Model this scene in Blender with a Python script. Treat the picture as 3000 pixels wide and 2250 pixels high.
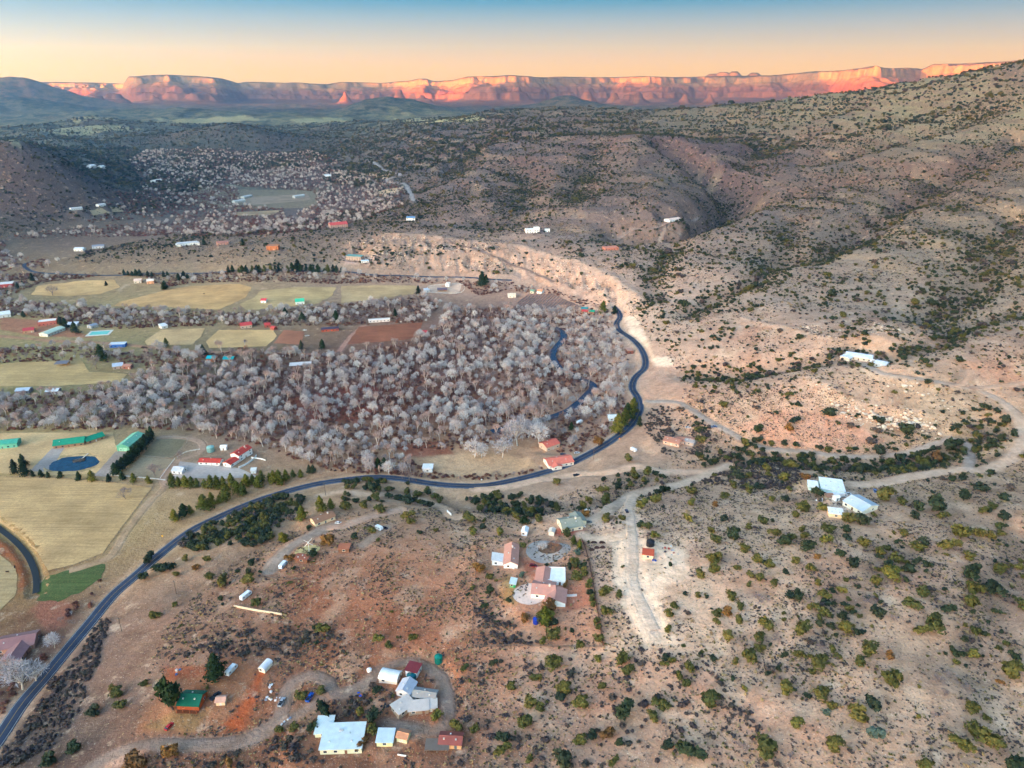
import bpy, math, random
import numpy as np
from mathutils import Vector, Matrix
from mathutils.geometry import delaunay_2d_cdt

# ------------------------------------------------------------------ scene, camera, sky, sun
sc = bpy.context.scene
for o in list(bpy.data.objects):
    bpy.data.objects.remove(o)
COL = sc.collection
CZ = 290.0                      # camera height above the valley road
PITCH = math.radians(22.4)
F = 2082.0                      # focal length in photo pixels (3000 wide)
cam_d = bpy.data.cameras.new('camera')
cam_d.sensor_width = 36.0
cam_d.lens = 36.0 * F / 3000.0
cam_d.clip_start = 1.0
cam_d.clip_end = 60000.0
cam = bpy.data.objects.new('camera', cam_d)
cam.location = (0, 0, CZ)
cam.rotation_euler = (math.pi / 2 - PITCH, 0, 0)
COL.objects.link(cam)
sc.camera = cam

SUN_EL = math.radians(1.7)
SUN_AZ = math.radians(180 + 44)   # clockwise from +Y (the view direction): behind the camera, to the left
world = bpy.data.worlds.new('World')
sc.world = world
world.use_nodes = True
nt = world.node_tree
nt.nodes.clear()
out = nt.nodes.new('ShaderNodeOutputWorld')
bg = nt.nodes.new('ShaderNodeBackground')
sky = nt.nodes.new('ShaderNodeTexSky')
sky.sky_type = 'NISHITA'
sky.sun_disc = False
sky.sun_elevation = SUN_EL
sky.sun_rotation = SUN_AZ
sky.altitude = 1000
sky.air_density = 1.0
sky.dust_density = 2.0
sky.ozone_density = 1.7
# clear evening sky: peach at the horizon away from the sun, blue above; towards the sunset it becomes the bright physical sky
tc = nt.nodes.new('ShaderNodeTexCoord')
sep = nt.nodes.new('ShaderNodeSeparateXYZ'); nt.links.new(tc.outputs['Generated'], sep.inputs[0])
mr = nt.nodes.new('ShaderNodeMapRange'); mr.inputs['From Min'].default_value = 0.0; mr.inputs['From Max'].default_value = 0.5
nt.links.new(sep.outputs['Z'], mr.inputs['Value'])
cr = nt.nodes.new('ShaderNodeValToRGB'); nt.links.new(mr.outputs[0], cr.inputs['Fac'])
EXPO = 4.82
# linear display values by elevation (0 = horizon, 1 = 30 degrees up)
SKYC = [(0.0, (1.18, .97, .60)), (.03, (1.18, 1.0, .68)), (.055, (1.15, 1.0, .82)), (.078, (1.02, .92, 1.08)), (.105, (.78, .80, 1.18)), (.15, (.46, .60, 1.05)), (.205, (.05, .35, .85)), (.4, (.05, .22, .54)), (1.0, (.04, .13, .34))]
for i, (p_, c_) in enumerate(SKYC):
    e_ = cr.color_ramp.elements[i] if i < 2 else cr.color_ramp.elements.new(p_)
    e_.position = p_
    e_.color = tuple(c_) + (1,)
dim = nt.nodes.new('ShaderNodeVectorMath'); dim.operation = 'SCALE'; dim.inputs['Scale'].default_value = 2 ** -EXPO / .15
nt.links.new(cr.outputs['Color'], dim.inputs[0])
dot = nt.nodes.new('ShaderNodeVectorMath'); dot.operation = 'DOT_PRODUCT'
nt.links.new(tc.outputs['Generated'], dot.inputs[0]); dot.inputs[1].default_value = (math.sin(SUN_AZ), math.cos(SUN_AZ), 0)
mw = nt.nodes.new('ShaderNodeMapRange'); mw.interpolation_type = 'SMOOTHSTEP'; mw.inputs['From Min'].default_value = -.25; mw.inputs['From Max'].default_value = .45
nt.links.new(dot.outputs['Value'], mw.inputs['Value'])
mx = nt.nodes.new('ShaderNodeMix'); mx.data_type = 'RGBA'
nt.links.new(mw.outputs[0], mx.inputs[0]); nt.links.new(dim.outputs[0], mx.inputs[6]); nt.links.new(sky.outputs['Color'], mx.inputs[7])
bg.inputs['Strength'].default_value = 0.15
nt.links.new(mx.outputs[2], bg.inputs['Color'])
nt.links.new(bg.outputs['Background'], out.inputs['Surface'])

sd = bpy.data.lights.new('sun', 'SUN')
sd.energy = 1.5
sd.angle = math.radians(0.4)
sd.color = (1.0, 0.67, 0.34)
sun = bpy.data.objects.new('sun', sd)
sv = Vector((math.sin(SUN_AZ) * math.cos(SUN_EL), math.cos(SUN_AZ) * math.cos(SUN_EL), math.sin(SUN_EL)))
sun.rotation_euler = sv.to_track_quat('Z', 'Y').to_euler()
sun.location = (0, 0, 2000)
COL.objects.link(sun)

sc.view_settings.view_transform = 'Standard'
sc.view_settings.look = 'None'
sc.view_settings.gamma = 1.0
sc.view_settings.use_curve_mapping = False
sc.view_settings.exposure = EXPO
sc.cycles.max_bounces = 5
sc.cycles.diffuse_bounces = 2
sc.cycles.volume_bounces = 0
sc.cycles.transparent_max_bounces = 6
sc.cycles.use_fast_gi = False

# ------------------------------------------------------------------ small helpers
rnd = random.Random(7)
RNG = np.random.default_rng(11)

def lin(c):
    c = np.asarray(c, float) / 255.0
    return np.where(c <= 0.04045, c / 12.92, ((c + 0.055) / 1.055) ** 2.4)

def hash2(ix, iy, seed):
    n = (ix.astype(np.int64) * 374761393 + iy.astype(np.int64) * 668265263 + seed * 1274126177) & 0xffffffff
    n = ((n ^ (n >> 13)) * 1274126177) & 0xffffffff
    n = ((n ^ (n >> 16)) * 668265263) & 0xffffffff
    return ((n ^ (n >> 15)) & 0xffffff) / float(0xffffff)

def pnoise(x, y, seed=0):
    x = np.asarray(x, float); y = np.asarray(y, float)
    ix = np.floor(x); iy = np.floor(y)
    fx = x - ix; fy = y - iy
    def g(dx, dy):
        a = hash2(ix + dx, iy + dy, seed) * 6.2831853
        return np.cos(a) * (fx - dx) + np.sin(a) * (fy - dy)
    u = fx * fx * fx * (fx * (fx * 6 - 15) + 10)
    v = fy * fy * fy * (fy * (fy * 6 - 15) + 10)
    a = g(0, 0) * (1 - u) + g(1, 0) * u
    b = g(0, 1) * (1 - u) + g(1, 1) * u
    return (a * (1 - v) + b * v) * 1.5

def fbm(x, y, wl, octs=3, seed=0):
    s = 0; a = 1.0; t = 0
    for k in range(octs):
        s = s + a * pnoise(x / wl, y / wl, seed + 17 * k); t += a
        a *= 0.5; wl *= 0.5
    return s / t

def smooth(a, b, x):
    t = np.clip((np.asarray(x, float) - a) / (b - a), 0, 1)
    return t * t * (3 - 2 * t)

# ------------------------------------------------------------------ pixel rays (photo pixels -> world)
CP, SP = math.cos(PITCH), math.sin(PITCH)
def rays(px, py):
    px = np.asarray(px, float); py = np.asarray(py, float)
    vx = (px - 1500.0) / F; vz = -(py - 1125.0) / F
    return vx, CP + vz * SP, -SP + vz * CP

def at_z(px, py, z):
    dx, dy, dz = rays(px, py)
    t = (z - CZ) / dz
    return dx * t, dy * t, z

def at_d(px, py, d):
    dx, dy, dz = rays(px, py)
    t = d / math.hypot(dx, dy)
    return dx * t, dy * t, CZ + dz * t

# ------------------------------------------------------------------ terrain: control heights
# (photo x, photo y, height in metres) of points one can see
CTRL = [
 (0,2250,8),(0,2140,0),(90,2020,0),(200,1900,0),(330,1750,0),(430,1650,0),(560,1550,0),(720,1475,0),(900,1430,0),(1100,1405,1),(1330,1422,2),(1550,1395,3),(1760,1310,4),(1850,1240,5),(1880,1190,5),(1850,1140,5),(1890,1070,6),(1830,960,7),(1815,915,8),
 (0,1500,-4),(0,1800,-5),(110,1700,-5),(200,1500,-3),(300,1300,-2),(60,1350,-2),(0,1200,-1),(0,1000,0),(500,1000,0),(1000,1100,-2),(1500,1100,-3),(1300,900,1),(1000,900,1),(500,900,2),(0,850,2),(400,1400,-2),(700,1350,-1),(1000,1300,-1),(1400,1340,-1),(1620,1050,-4),(1620,1340,2),(250,1650,-4),(30,1950,-3),
 (300,805,6),(0,790,6),(600,800,6),(1000,795,8),(1300,810,8),(1550,820,9),(1720,870,9),(1790,930,8),
 (100,780,14),(300,755,24),(550,718,32),(800,722,36),(1000,700,40),(680,760,22),(900,755,26),
 (1300,660,50),(1500,660,52),(1700,680,50),(1900,720,48),(2000,800,50),(2050,870,40),(1990,1010,24),(2100,960,40),(1860,930,16),(1940,980,22),
 (1960,1100,14),(2000,1180,16),(2100,1130,26),(2200,1085,28),(2250,1190,36),(2100,1220,24),
 (2400,1050,50),(2500,1040,62),(2600,1055,62),(2700,1090,60),(2800,1120,56),(2900,1140,52),(3000,1180,50),
 (2400,1130,50),(2550,1190,40),(2650,1240,34),(2450,1240,32),(2300,1260,28),(2500,1310,22),(2700,1330,26),(2350,1330,18),(2180,1300,16),(2050,1330,18),(2850,1290,36),(2990,1290,44),
 (1860,1420,20),(1700,1440,16),(1500,1460,12),(1300,1470,12),(1100,1460,12),(950,1480,12),(800,1560,14),
 (2000,1400,18),(2000,1460,28),(2200,1420,26),(2300,1470,36),(2480,1470,46),(2700,1400,40),(2880,1380,42),(2800,1500,48),(3000,1500,50),
 (1660,1530,28),(1850,1540,34),(1600,1640,34),(1600,1760,36),(1850,1700,40),(1960,1640,42),(2050,1560,40),(2200,1700,48),(2500,1700,54),(2800,1750,54),(3000,1750,52),(2500,1950,52),(2900,2050,48),(2200,2000,46),(2500,2245,46),(3000,2245,44),(2000,2245,38),(1850,1900,40),
 (1400,1650,30),(1200,1600,26),(1400,1850,32),(1650,1900,34),(1500,2245,30),(1200,2245,26),(1200,1990,26),(1000,1900,26),(1000,2150,24),(800,1950,22),(800,2240,18),
 (950,1560,20),(880,1640,22),(700,1750,20),(620,1620,11),(480,1720,10),(450,1850,14),(350,1950,12),(570,2050,20),(680,1960,22),(400,2160,16),(300,2050,9),(250,2240,12),(900,2040,22),
 # middle distance
 (1000,660,26),(900,620,12),(700,640,8),(500,660,8),(200,690,8),(0,720,7),
 (1100,560,14),(1000,500,16),(850,500,14),(700,560,12),(600,600,14),(450,560,22),(850,450,18),(600,480,30),
 (0,640,40),(150,620,34),(60,600,52),(300,560,56),(0,540,90),(150,480,110),(60,415,150),(300,470,80),(450,500,44),(130,425,142),
 (1220,590,24),(1200,360,110),(1000,420,60),(1300,350,120),
 (600,430,54),(400,400,76),(200,390,90),(700,390,70),(900,380,74),(1000,360,80),(500,360,80),(200,350,88),(0,370,96),(800,345,84),
]
CTRL_D = [  # photo x, photo y, horizontal distance
 (3000,176,2700),(2900,200,2750),(2800,222,2800),(2700,243,2850),(2600,262,2900),(2500,277,3000),(2400,290,3100),(2300,301,3200),(2200,311,3300),(2100,318,3400),(2000,324,3600),(3200,120,2600),
 (1560,732,1197),(1450,715,1206),(1300,700,1241),(1150,690,1288),(1680,768,1100),(1780,815,1002),(1880,870,938),(1920,905,910),(1200,740,1220),
 (2300,930,830),(2400,870,920),(2550,900,880),(2700,960,800),(2850,1000,770),(3000,950,840),(2700,1000,752),
 (2150,800,1010),(2300,760,1100),(2500,780,1070),(2700,800,1050),(2850,830,1010),(3000,780,1090),
 (1350,560,1800),(1350,480,2100),(1500,580,1550),(1500,470,2050),(1600,520,1800),(1650,440,2150),(1500,395,2500),(1750,405,2250),(1900,415,2100),(2000,430,2060),(2060,480,2000),(1800,500,1850),(1950,540,1650),(1700,600,1450),(1900,620,1390),(2100,620,1420),(1250,610,1600),
 (2130,540,1850),(2150,590,1620),(2180,500,2030),(2250,470,2130),(2400,440,2250),(2300,540,1760),(2450,560,1650),(2500,480,1900),(2600,520,1720),
 (2600,420,2150),(2500,380,2400),(2750,560,1580),(2900,600,1420),(3000,560,1480),(2900,480,1760),(2800,420,2050),(3000,400,2000),(2650,650,1300),(2400,650,1330),(2250,660,1310),(2900,700,1200),(3000,700,1210),
 (2700,330,2500),(3000,300,2350),(2400,330,2850),(2200,350,2950),(2000,350,3100),(2000,385,2700),(2200,400,2550),
 (1650,340,3300),(1450,350,3300),(1800,345,3200),(1500,325,4000),(1700,325,3900),(1300,410,2900),(1150,440,2900),
]
CTRL_W = [(-8000,1500,60),(8000,2500,600),(9000,6000,300),(4500,1200,280),(2400,1000,140),(-2500,1200,30),(-2500,500,10),(600,150,40),(-300,100,20),(0,20,30),(1500,400,60),
          (-2500,4500,90),(0,5000,95),(2500,5200,150),(-4000,7000,95),(0,7500,100),(4500,5000,220),(4000,8000,150),(-5000,10000,105),(0,10500,108),(6000,10500,120),(0,20000,100),(-12000,16000,100),(12000,16000,120),
          (0,-2000,40),(-6000,-3000,100),(6000,-3000,100),(-15000,0,100),(15000,0,200),(0,-12000,200),(-400,-100,15),(400,-200,40)]
pts = [at_z(*c) for c in CTRL] + [at_d(*c) for c in CTRL_D] + CTRL_W
pts = np.array(pts, float)

# polar grid (a single closed disc of ground, finest where the photograph looks)
cols_d = np.radians(np.linspace(-47, 47, 760))
cols_l = np.radians(np.linspace(-180, -47, 46)[:-1])
cols_r = np.radians(np.linspace(47, 180, 46)[1:])
PHI = np.concatenate([cols_l, cols_d, cols_r])
def gsteps(a, b, q):
    n = int(math.log(b / a) / math.log(1 + q)) + 1
    return np.exp(np.linspace(math.log(a), math.log(b), n))
RR = np.concatenate([gsteps(8, 150, .14)[:-1], gsteps(150, 1500, .0046)[:-1], gsteps(1500, 5000, .0075)[:-1], gsteps(5000, 26500, .015)])
NR, NC = len(RR), len(PHI)
LR = np.log(RR)
PG, RG = np.meshgrid(PHI, RR)
GX = RG * np.sin(PG); GY = RG * np.cos(PG)

def pspace(x, y):
    return np.stack([np.arctan2(x, y) * 1.0, np.log(np.hypot(x, y))], -1)

def rbf_fit(p, v, lam=0.002):
    d = np.linalg.norm(p[:, None] - p[None], axis=-1)
    n = len(p)
    A = np.zeros((n + 3, n + 3))
    A[:n, :n] = -d - lam * np.eye(n) * -1
    P = np.concatenate([np.ones((n, 1)), p], 1)
    A[:n, n:] = P; A[n:, :n] = P.T
    b = np.zeros((n + 3,) + v.shape[1:]); b[:n] = v
    return np.linalg.solve(A, b)

def rbf_grid(p, v, cphi, clr, blur=1):
    w = rbf_fit(p, v)
    a, b = np.meshgrid(cphi, clr)
    q = np.stack([a.ravel(), b.ravel()], -1)
    out = np.zeros((len(q),) + v.shape[1:])
    n = len(p)
    for i in range(0, len(q), 8000):
        d = np.linalg.norm(q[i:i + 8000, None] - p[None], axis=-1)
        out[i:i + 8000] = -d @ w[:n] + w[n] + q[i:i + 8000] @ w[n + 1:]
    out = out.reshape(a.shape + v.shape[1:])
    for _ in range(blur):
        t = out.copy()
        t[1:-1] = .25 * out[:-2] + .5 * out[1:-1] + .25 * out[2:]
        out = t.copy()
        out[:, 1:-1] = .25 * t[:, :-2] + .5 * t[:, 1:-1] + .25 * t[:, 2:]
    return out

CPHI = np.concatenate([np.radians(np.linspace(-180, -48, 34)), np.radians(np.linspace(-47, 47, 240)), np.radians(np.linspace(48, 180, 34))])
CLR = np.linspace(math.log(8), math.log(26500), 300)
def upsample(cg):
    # bilinear from the coarse grid to the ground grid
    ci = np.interp(PHI, CPHI, np.arange(len(CPHI)))
    ri = np.interp(LR, CLR, np.arange(len(CLR)))
    c0 = np.clip(ci.astype(int), 0, len(CPHI) - 2); cf = ci - c0
    r0 = np.clip(ri.astype(int), 0, len(CLR) - 2); rf = (ri - r0)[:, None]
    if cg.ndim == 3:
        cf = cf[None, :, None]; rf = rf[..., None]
    else:
        cf = cf[None, :]
    A = cg[r0][:, c0]; B = cg[r0][:, c0 + 1]; C = cg[r0 + 1][:, c0]; D = cg[r0 + 1][:, c0 + 1]
    return (A * (1 - cf) + B * cf) * (1 - rf) + (C * (1 - cf) + D * cf) * rf

Z = upsample(rbf_grid(pspace(pts[:, 0], pts[:, 1]), pts[:, 2], CPHI, CLR, 2))

def zat(x, y, arr=None):
    arr = Z if arr is None else arr
    x = np.asarray(x, float); y = np.asarray(y, float)
    ci = np.interp(np.arctan2(x, y), PHI, np.arange(NC))
    ri = np.interp(np.log(np.maximum(np.hypot(x, y), 8.0)), LR, np.arange(NR))
    c0 = np.clip(ci.astype(int), 0, NC - 2); cf = ci - c0
    r0 = np.clip(ri.astype(int), 0, NR - 2); rf = ri - r0
    if arr.ndim == 3:
        cf = cf[..., None]; rf = rf[..., None]
    return (arr[r0, c0] * (1 - cf) + arr[r0, c0 + 1] * cf) * (1 - rf) + (arr[r0 + 1, c0] * (1 - cf) + arr[r0 + 1, c0 + 1] * cf) * rf

def unproj(px, py):
    """photo pixels -> points on the ground (x, y)"""
    px = np.atleast_1d(np.asarray(px, float)); py = np.atleast_1d(np.asarray(py, float))
    dx, dy, dz = rays(px, py)
    ts = np.exp(np.linspace(math.log(150), math.log(22000), 380))
    hit = np.full(len(px), ts[-1]); lo = np.full(len(px), ts[0]); done = np.zeros(len(px), bool)
    prev = ts[0]
    for t in ts[1:]:
        below = (CZ + dz * t) < zat(dx * t, dy * t)
        new = below & ~done
        lo[new] = prev; hit[new] = t
        done |= below
        prev = t
        if done.all(): break
    for _ in range(20):
        m = .5 * (lo + hit)
        b = (CZ + dz * m) < zat(dx * m, dy * m)
        hit = np.where(b, m, hit); lo = np.where(b, lo, m)
    return dx * hit, dy * hit

def G(px, py):
    x, y = unproj([px], [py])
    return float(x[0]), float(y[0])

def project(x, y, z):
    zz = np.asarray(z, float) - CZ
    f = y * CP - zz * SP
    u = y * SP + zz * CP
    return 1500 + F * x / f, 1125 - F * u / f

def resample(P, step):
    P = np.asarray(P, float)
    # Catmull-Rom, then even spacing
    Q = np.vstack([2 * P[0] - P[1], P, 2 * P[-1] - P[-2]])
    o = []
    for i in range(1, len(Q) - 2):
        t = np.linspace(0, 1, 24, endpoint=False)[:, None]
        a, b, c, d = Q[i - 1], Q[i], Q[i + 1], Q[i + 2]
        o.append(.5 * (2 * b + (c - a) * t + (2 * a - 5 * b + 4 * c - d) * t ** 2 + (3 * b - a - 3 * c + d) * t ** 3))
    o = np.vstack(o + [P[-1:]])
    s = np.concatenate([[0], np.cumsum(np.linalg.norm(np.diff(o, axis=0), axis=1))])
    n = max(2, int(s[-1] / step) + 1)
    q = np.linspace(0, s[-1], n)
    return np.stack([np.interp(q, s, o[:, k]) for k in range(o.shape[1])], 1)

def pline(lst, step=3.0):
    a = np.array(lst, float)
    x, y = unproj(a[:, 0], a[:, 1])
    return resample(np.stack([x, y], 1), step)

def window(x, y, R):
    r = math.hypot(x, y); p = math.atan2(x, y)
    dp = R / max(r - R, 5)
    r0 = np.searchsorted(RR, r - R); r1 = np.searchsorted(RR, r + R) + 1
    c0 = np.searchsorted(PHI, p - dp); c1 = np.searchsorted(PHI, p + dp) + 1
    return slice(max(r0 - 1, 0), min(r1, NR)), slice(max(c0 - 1, 0), min(c1, NC))

def dist_to(P, R):
    """distance of each ground vertex to a polyline, inf beyond R"""
    D = np.full(Z.shape, 1e9)
    for x, y in P:
        a, b = window(x, y, R)
        D[a, b] = np.minimum(D[a, b], np.hypot(GX[a, b] - x, GY[a, b] - y))
    return D

# ---- relief: hill noise grows with distance, valley floor stays level
hillw = smooth(4, 34, Z) 
h2 = smooth(20, 90, Z)
Z += hillw * 1.1 * fbm(GX, GY, 45, 3, 1) * smooth(120, 300, RG)
Z += hillw * 4.5 * fbm(GX, GY, 130, 3, 5) * smooth(450, 800, RG)
rid = 1 - 2 * np.abs(fbm(GX, GY, 330, 4, 9))
Z += h2 * 15 * (rid - .6) * smooth(800, 1500, RG)
rid = 1 - 2 * np.abs(fbm(GX, GY, 900, 4, 12))
Z += h2 * 30 * (rid - .6) * smooth(2400, 4000, RG) * (GX < 1800 * 1.0) * smooth(2500, 1200, GX)
Z += 26 * fbm(GX, GY, 1100, 3, 31) * smooth(3200, 5200, RG) * smooth(13000, 10500, RG)
# cottonwood flats: faint river swales
Z += (1 - hillw) * .35 * fbm(GX, GY, 60, 2, 3)

# stepped beds of rock on the hillsides
tw_ = h2 * smooth(750, 1200, RG) * smooth(5000, 3500, RG)
ph_ = Z / 17.0 + .6 * fbm(GX, GY, 400, 2, 14)
Z += tw_ * 2.6 * np.sin(2 * math.pi * ph_)
BED = tw_ * smooth(.2, .75, np.cos(2 * math.pi * ph_) ) 
# ---- gullies (px polylines, half width m, depth m)
GULLY = [
 ([(1960,430),(2040,470),(2110,520),(2150,560),(2120,600),(2000,640),(1850,665)], 50, 66),
 ([(2700,500),(2500,530),(2350,560),(2250,600),(2170,640)], 40, 26),
 ([(3000,400),(2850,470),(2700,560),(2560,640),(2440,700),(2340,745)], 40, 30),
 ([(3000,620),(2930,700),(2900,780),(2800,860),(2720,910)], 34, 24),
 ([(2990,900),(2850,940),(2760,980),(2640,1010),(2420,1040),(2300,1060),(2150,1085),(2030,1080)], 22, 10),
 ([(2330,640),(2300,720),(2220,800),(2120,850),(2040,900)], 26, 12),
 ([(1980,720),(1920,800),(1930,860)], 24, 10),
 ([(2900,1240),(2800,1310),(2650,1345),(2500,1350),(2350,1345),(2200,1335),(2060,1370),(1950,1410),(1800,1450),(1650,1470),(1480,1475),(1350,1465),(1200,1440)], 16, 6),
 ([(3000,1560),(2960,1700),(2900,1850),(2860,1950)], 16, 5),
 ([(2640,1600),(2500,1750),(2420,1860),(2330,1960)], 14, 3.5),
 ([(1500,480),(1540,530),(1520,600),(1440,650)], 50, 20),
 ([(1750,430),(1720,500),(1680,570)], 45, 14),
 ([(1380,430),(1330,500),(1240,540)], 50, 18),
 ([(2350,400),(2250,440),(2180,480)], 45, 16),
 ([(2900,330),(2700,390),(2550,430),(2400,470)], 45, 16),
 ([(860,1560),(760,1600),(640,1680),(560,1720)], 12, 3),
]
GD = np.full(Z.shape, 1e9)
for pl, w, dep in GULLY:
    P = pline(pl, w * .35)
    D = dist_to(P, w * 3)
    Z -= dep * np.exp(-(D / w) ** 2)
    GD = np.minimum(GD, D / w)
# ---- rim ledges: short cliffs that follow the edge of a bench
LEDGE = [
 ([(1130,690),(1310,702),(1450,715),(1560,735),(1660,765),(1750,800),(1820,840),(1870,880)], 8, 7.0),
 ([(2170,935),(2250,955),(2330,970),(2420,995)], 5, 4.0),
 ([(2360,1110),(2430,1140),(2500,1180),(2600,1205),(2700,1215)], 6, 4.0),
]
LD = np.full(Z.shape, 1e9)
for pl, w, hgt in LEDGE:
    P = pline(pl, w * .4)
    D = dist_to(P, w * 4)
    Z += hgt * .5 * np.exp(-(D / (w * 1.4)) ** 2)
    LD = np.minimum(LD, D / w)
# ---- the pale bluff: gullied face
BLUFF = [(1010,700),(1150,688),(1310,700),(1560,732),(1750,798),(1870,878),(1850,925),(1740,872),(1560,818),(1300,800),(1050,780)]
bp_ = np.array(BLUFF, float); bpx, bpy_ = unproj(bp_[:, 0], bp_[:, 1])
bm_ = np.zeros(Z.shape, bool)
def inside0(px, py, X_, Y_):
    r_ = np.zeros(px.shape, bool)
    for i_ in range(len(X_)):
        x0, y0, x1, y1 = X_[i_], Y_[i_], X_[(i_ + 1) % len(X_)], Y_[(i_ + 1) % len(X_)]
        if y0 != y1: r_ ^= ((y0 > py) != (y1 > py)) & (px < (x1 - x0) * (py - y0) / (y1 - y0) + x0)
    return r_
bm_ = inside0(GX, GY, bpx, bpy_).astype(float)
for _ in range(6):
    bm_[1:-1] = (bm_[:-2] + 2 * bm_[1:-1] + bm_[2:]) / 4; bm_[:, 1:-1] = (bm_[:, :-2] + 2 * bm_[:, 1:-1] + bm_[:, 2:]) / 4
rg_ = 1 - 2 * np.abs(fbm(GX * 1.0, GY * .35, 26, 3, 201))
Z += bm_ * (6.2 * (rg_ - .55) + 1.5 * fbm(GX, GY, 9, 2, 202))
BLUFFC = bm_ * smooth(.55, .1, rg_)
# ---- the range behind the camera (the sun has already dropped behind it for the valley)
SKYL = [(-400,250),(-100,240),(0,238),(30,245),(75,228),(110,239),(260,241),(365,245),(385,224),(440,219),(500,216),(580,220),(660,228),(700,243),(720,240),(860,242),(960,246),(1000,240),(1120,242),(1200,236),(1222,231),(1248,229),(1270,236),(1330,233),(1365,224),(1440,222),(1490,218),(1560,222),(1640,224),(1800,225),(1900,221),(1950,222),(2000,223),(2250,221),(2380,207),(2480,205),(2510,199),(2535,192),(2550,190),(2575,196),(2610,198),(2640,197),(2690,203),(2705,195),(2722,187),(2850,180),(2930,176),(3000,172),(3400,165)]
RIMD = [(-400,14600),(0,15200),(340,14600),(400,12600),(500,12300),(640,12600),(720,14600),(1000,15200),(1180,14600),(1240,13600),(1300,13800),(1380,12500),(1450,12200),(1560,12500),(1660,14000),(1800,14800),(1900,14000),(1960,13900),(2050,15200),(2300,15200),(2440,13800),(2500,11900),(2560,11500),(2640,12000),(2690,13500),(2740,12400),(2850,12200),(3000,13000),(3400,13400)]
YR = -7000.0
def crest(x):
    # unseen crest, heights shaped for the light: shoulders keep chosen parts of the far wall in shade, saddles let the low sun through
    px_ = [-400, 0, 330, 390, 520, 640, 720, 1150, 1210, 1270, 1330, 1640, 1700, 1880, 1925, 1990, 2380, 2450, 2700, 3400]
    fr_ = [1.2, 1.2, 1.1, .85, 1.05, .85, 1.25, 1.25, .8, .1, -.2, -.2, 1.1, 1.0, .6, 1.25, 1.25, -.1, -.2, -.2]
    out_x = []; out_h = []
    for p_ in np.arange(-400, 3401, 20.0):
        f_ = float(np.interp(p_, px_, fr_))
        d_ = float(np.interp(p_, [q[0] for q in RIMD], [q[1] for q in RIMD])) + 200
        vx, vy, vz = rays(p_, float(np.interp(p_, [q[0] for q in SKYL], [q[1] for q in SKYL])))
        hh_ = math.hypot(vx, vy)
        xw = vx / hh_ * d_; yw = vy / hh_ * d_; zt_ = CZ + vz / hh_ * (d_ + 500)
        L_ = (yw - YR) / -math.cos(SUN_AZ)
        out_x.append(xw + L_ * math.sin(SUN_AZ)); out_h.append(105 + (zt_ - 105) * f_ + L_ * math.tan(SUN_EL))
    o_ = np.argsort(out_x)
    return np.maximum(np.interp(x, np.array(out_x)[o_], np.array(out_h)[o_]), 930 * smooth(-10400, -9000, x))
back = np.exp(-((GY - YR) / 1500.) ** 2) * smooth(-2500, -4500, GY)
Z = np.maximum(Z, back * (crest(GX) + 25 * fbm(GX, GY, 1300, 3, 44)))
# ---- far hills
def bump(px, py, d, wx, wy):
    x, y, z = at_d(px, py, d)
    base = float(zat(x, y))
    Z[...] += max(z - base, 0) * np.exp(-((GX - x) / wx) ** 2 - ((GY - y) / wy) ** 2)
bump(1870, 404, 2080, 210, 170); bump(1500, 388, 2480, 220, 160); bump(60, 416, 2050, 150, 120)
bump(1660, 299, 8000, 650, 600)
bump(1660, 280, 8000, 230, 300)
bump(1130, 289, 7000, 420, 600)
bump(1240, 303, 6900, 500, 600)
bump(60, 284, 9000, 500, 500)
bump(0, 240, 11000, 420, 600); bump(170, 258, 11000, 520, 500)
bump(1720, 316, 4600, 260, 300); bump(1500, 322, 4300, 400, 300)
bump(450, 322, 7000, 800, 500); bump(800, 330, 6000, 500, 400); bump(300, 345, 5000, 350, 300); bump(700, 365, 3900, 300, 200)
far_ = (RG > 12200) & (GY > 0)
Z = np.where(far_, np.minimum(Z, 112) - 20 * smooth(12200, 12800, RG), Z)
# ------------------------------------------------------------------ materials
MATS = {}
def nodes_of(m):
    m.use_nodes = True
    t = m.node_tree; t.nodes.clear()
    o = t.nodes.new('ShaderNodeOutputMaterial'); b = t.nodes.new('ShaderNodeBsdfPrincipled')
    t.links.new(b.outputs[0], o.inputs['Surface'])
    b.inputs['Specular IOR Level'].default_value = 0.2
    return t, b

def mixc(t, kind, a, b, fac):
    n = t.nodes.new('ShaderNodeMix'); n.data_type = 'RGBA'; n.blend_type = kind
    for s, v in (('A', a), ('B', b)):
        i = [q for q in n.inputs if q.name == s and q.type == 'RGBA'][0]
        if hasattr(v, 'is_output'): t.links.new(v, i)
        else: i.default_value = (*v[:3], 1)
    fi = [q for q in n.inputs if q.name == 'Factor' and q.type == 'VALUE'][0]
    if hasattr(fac, 'is_output'): t.links.new(fac, fi)
    else: fi.default_value = fac
    return [q for q in n.outputs if q.type == 'RGBA'][0]

def noise(t, vec, scale, detail=3, rough=.55):
    n = t.nodes.new('ShaderNodeTexNoise'); n.inputs['Scale'].default_value = scale
    n.inputs['Detail'].default_value = detail; n.inputs['Roughness'].default_value = rough
    t.links.new(vec, n.inputs['Vector'])
    return n.outputs['Fac']

def ramp(t, v, a, b, lo=0.0, hi=1.0):
    n = t.nodes.new('ShaderNodeMapRange'); n.inputs['From Min'].default_value = a; n.inputs['From Max'].default_value = b
    n.inputs['To Min'].default_value = lo; n.inputs['To Max'].default_value = hi
    t.links.new(v, n.inputs['Value'])
    return n.outputs['Result']

def coord(t, kind='Object'):
    return t.nodes.new('ShaderNodeTexCoord').outputs[kind]

def worldpos(t):
    return t.nodes.new('ShaderNodeNewGeometry').outputs['Position']

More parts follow.
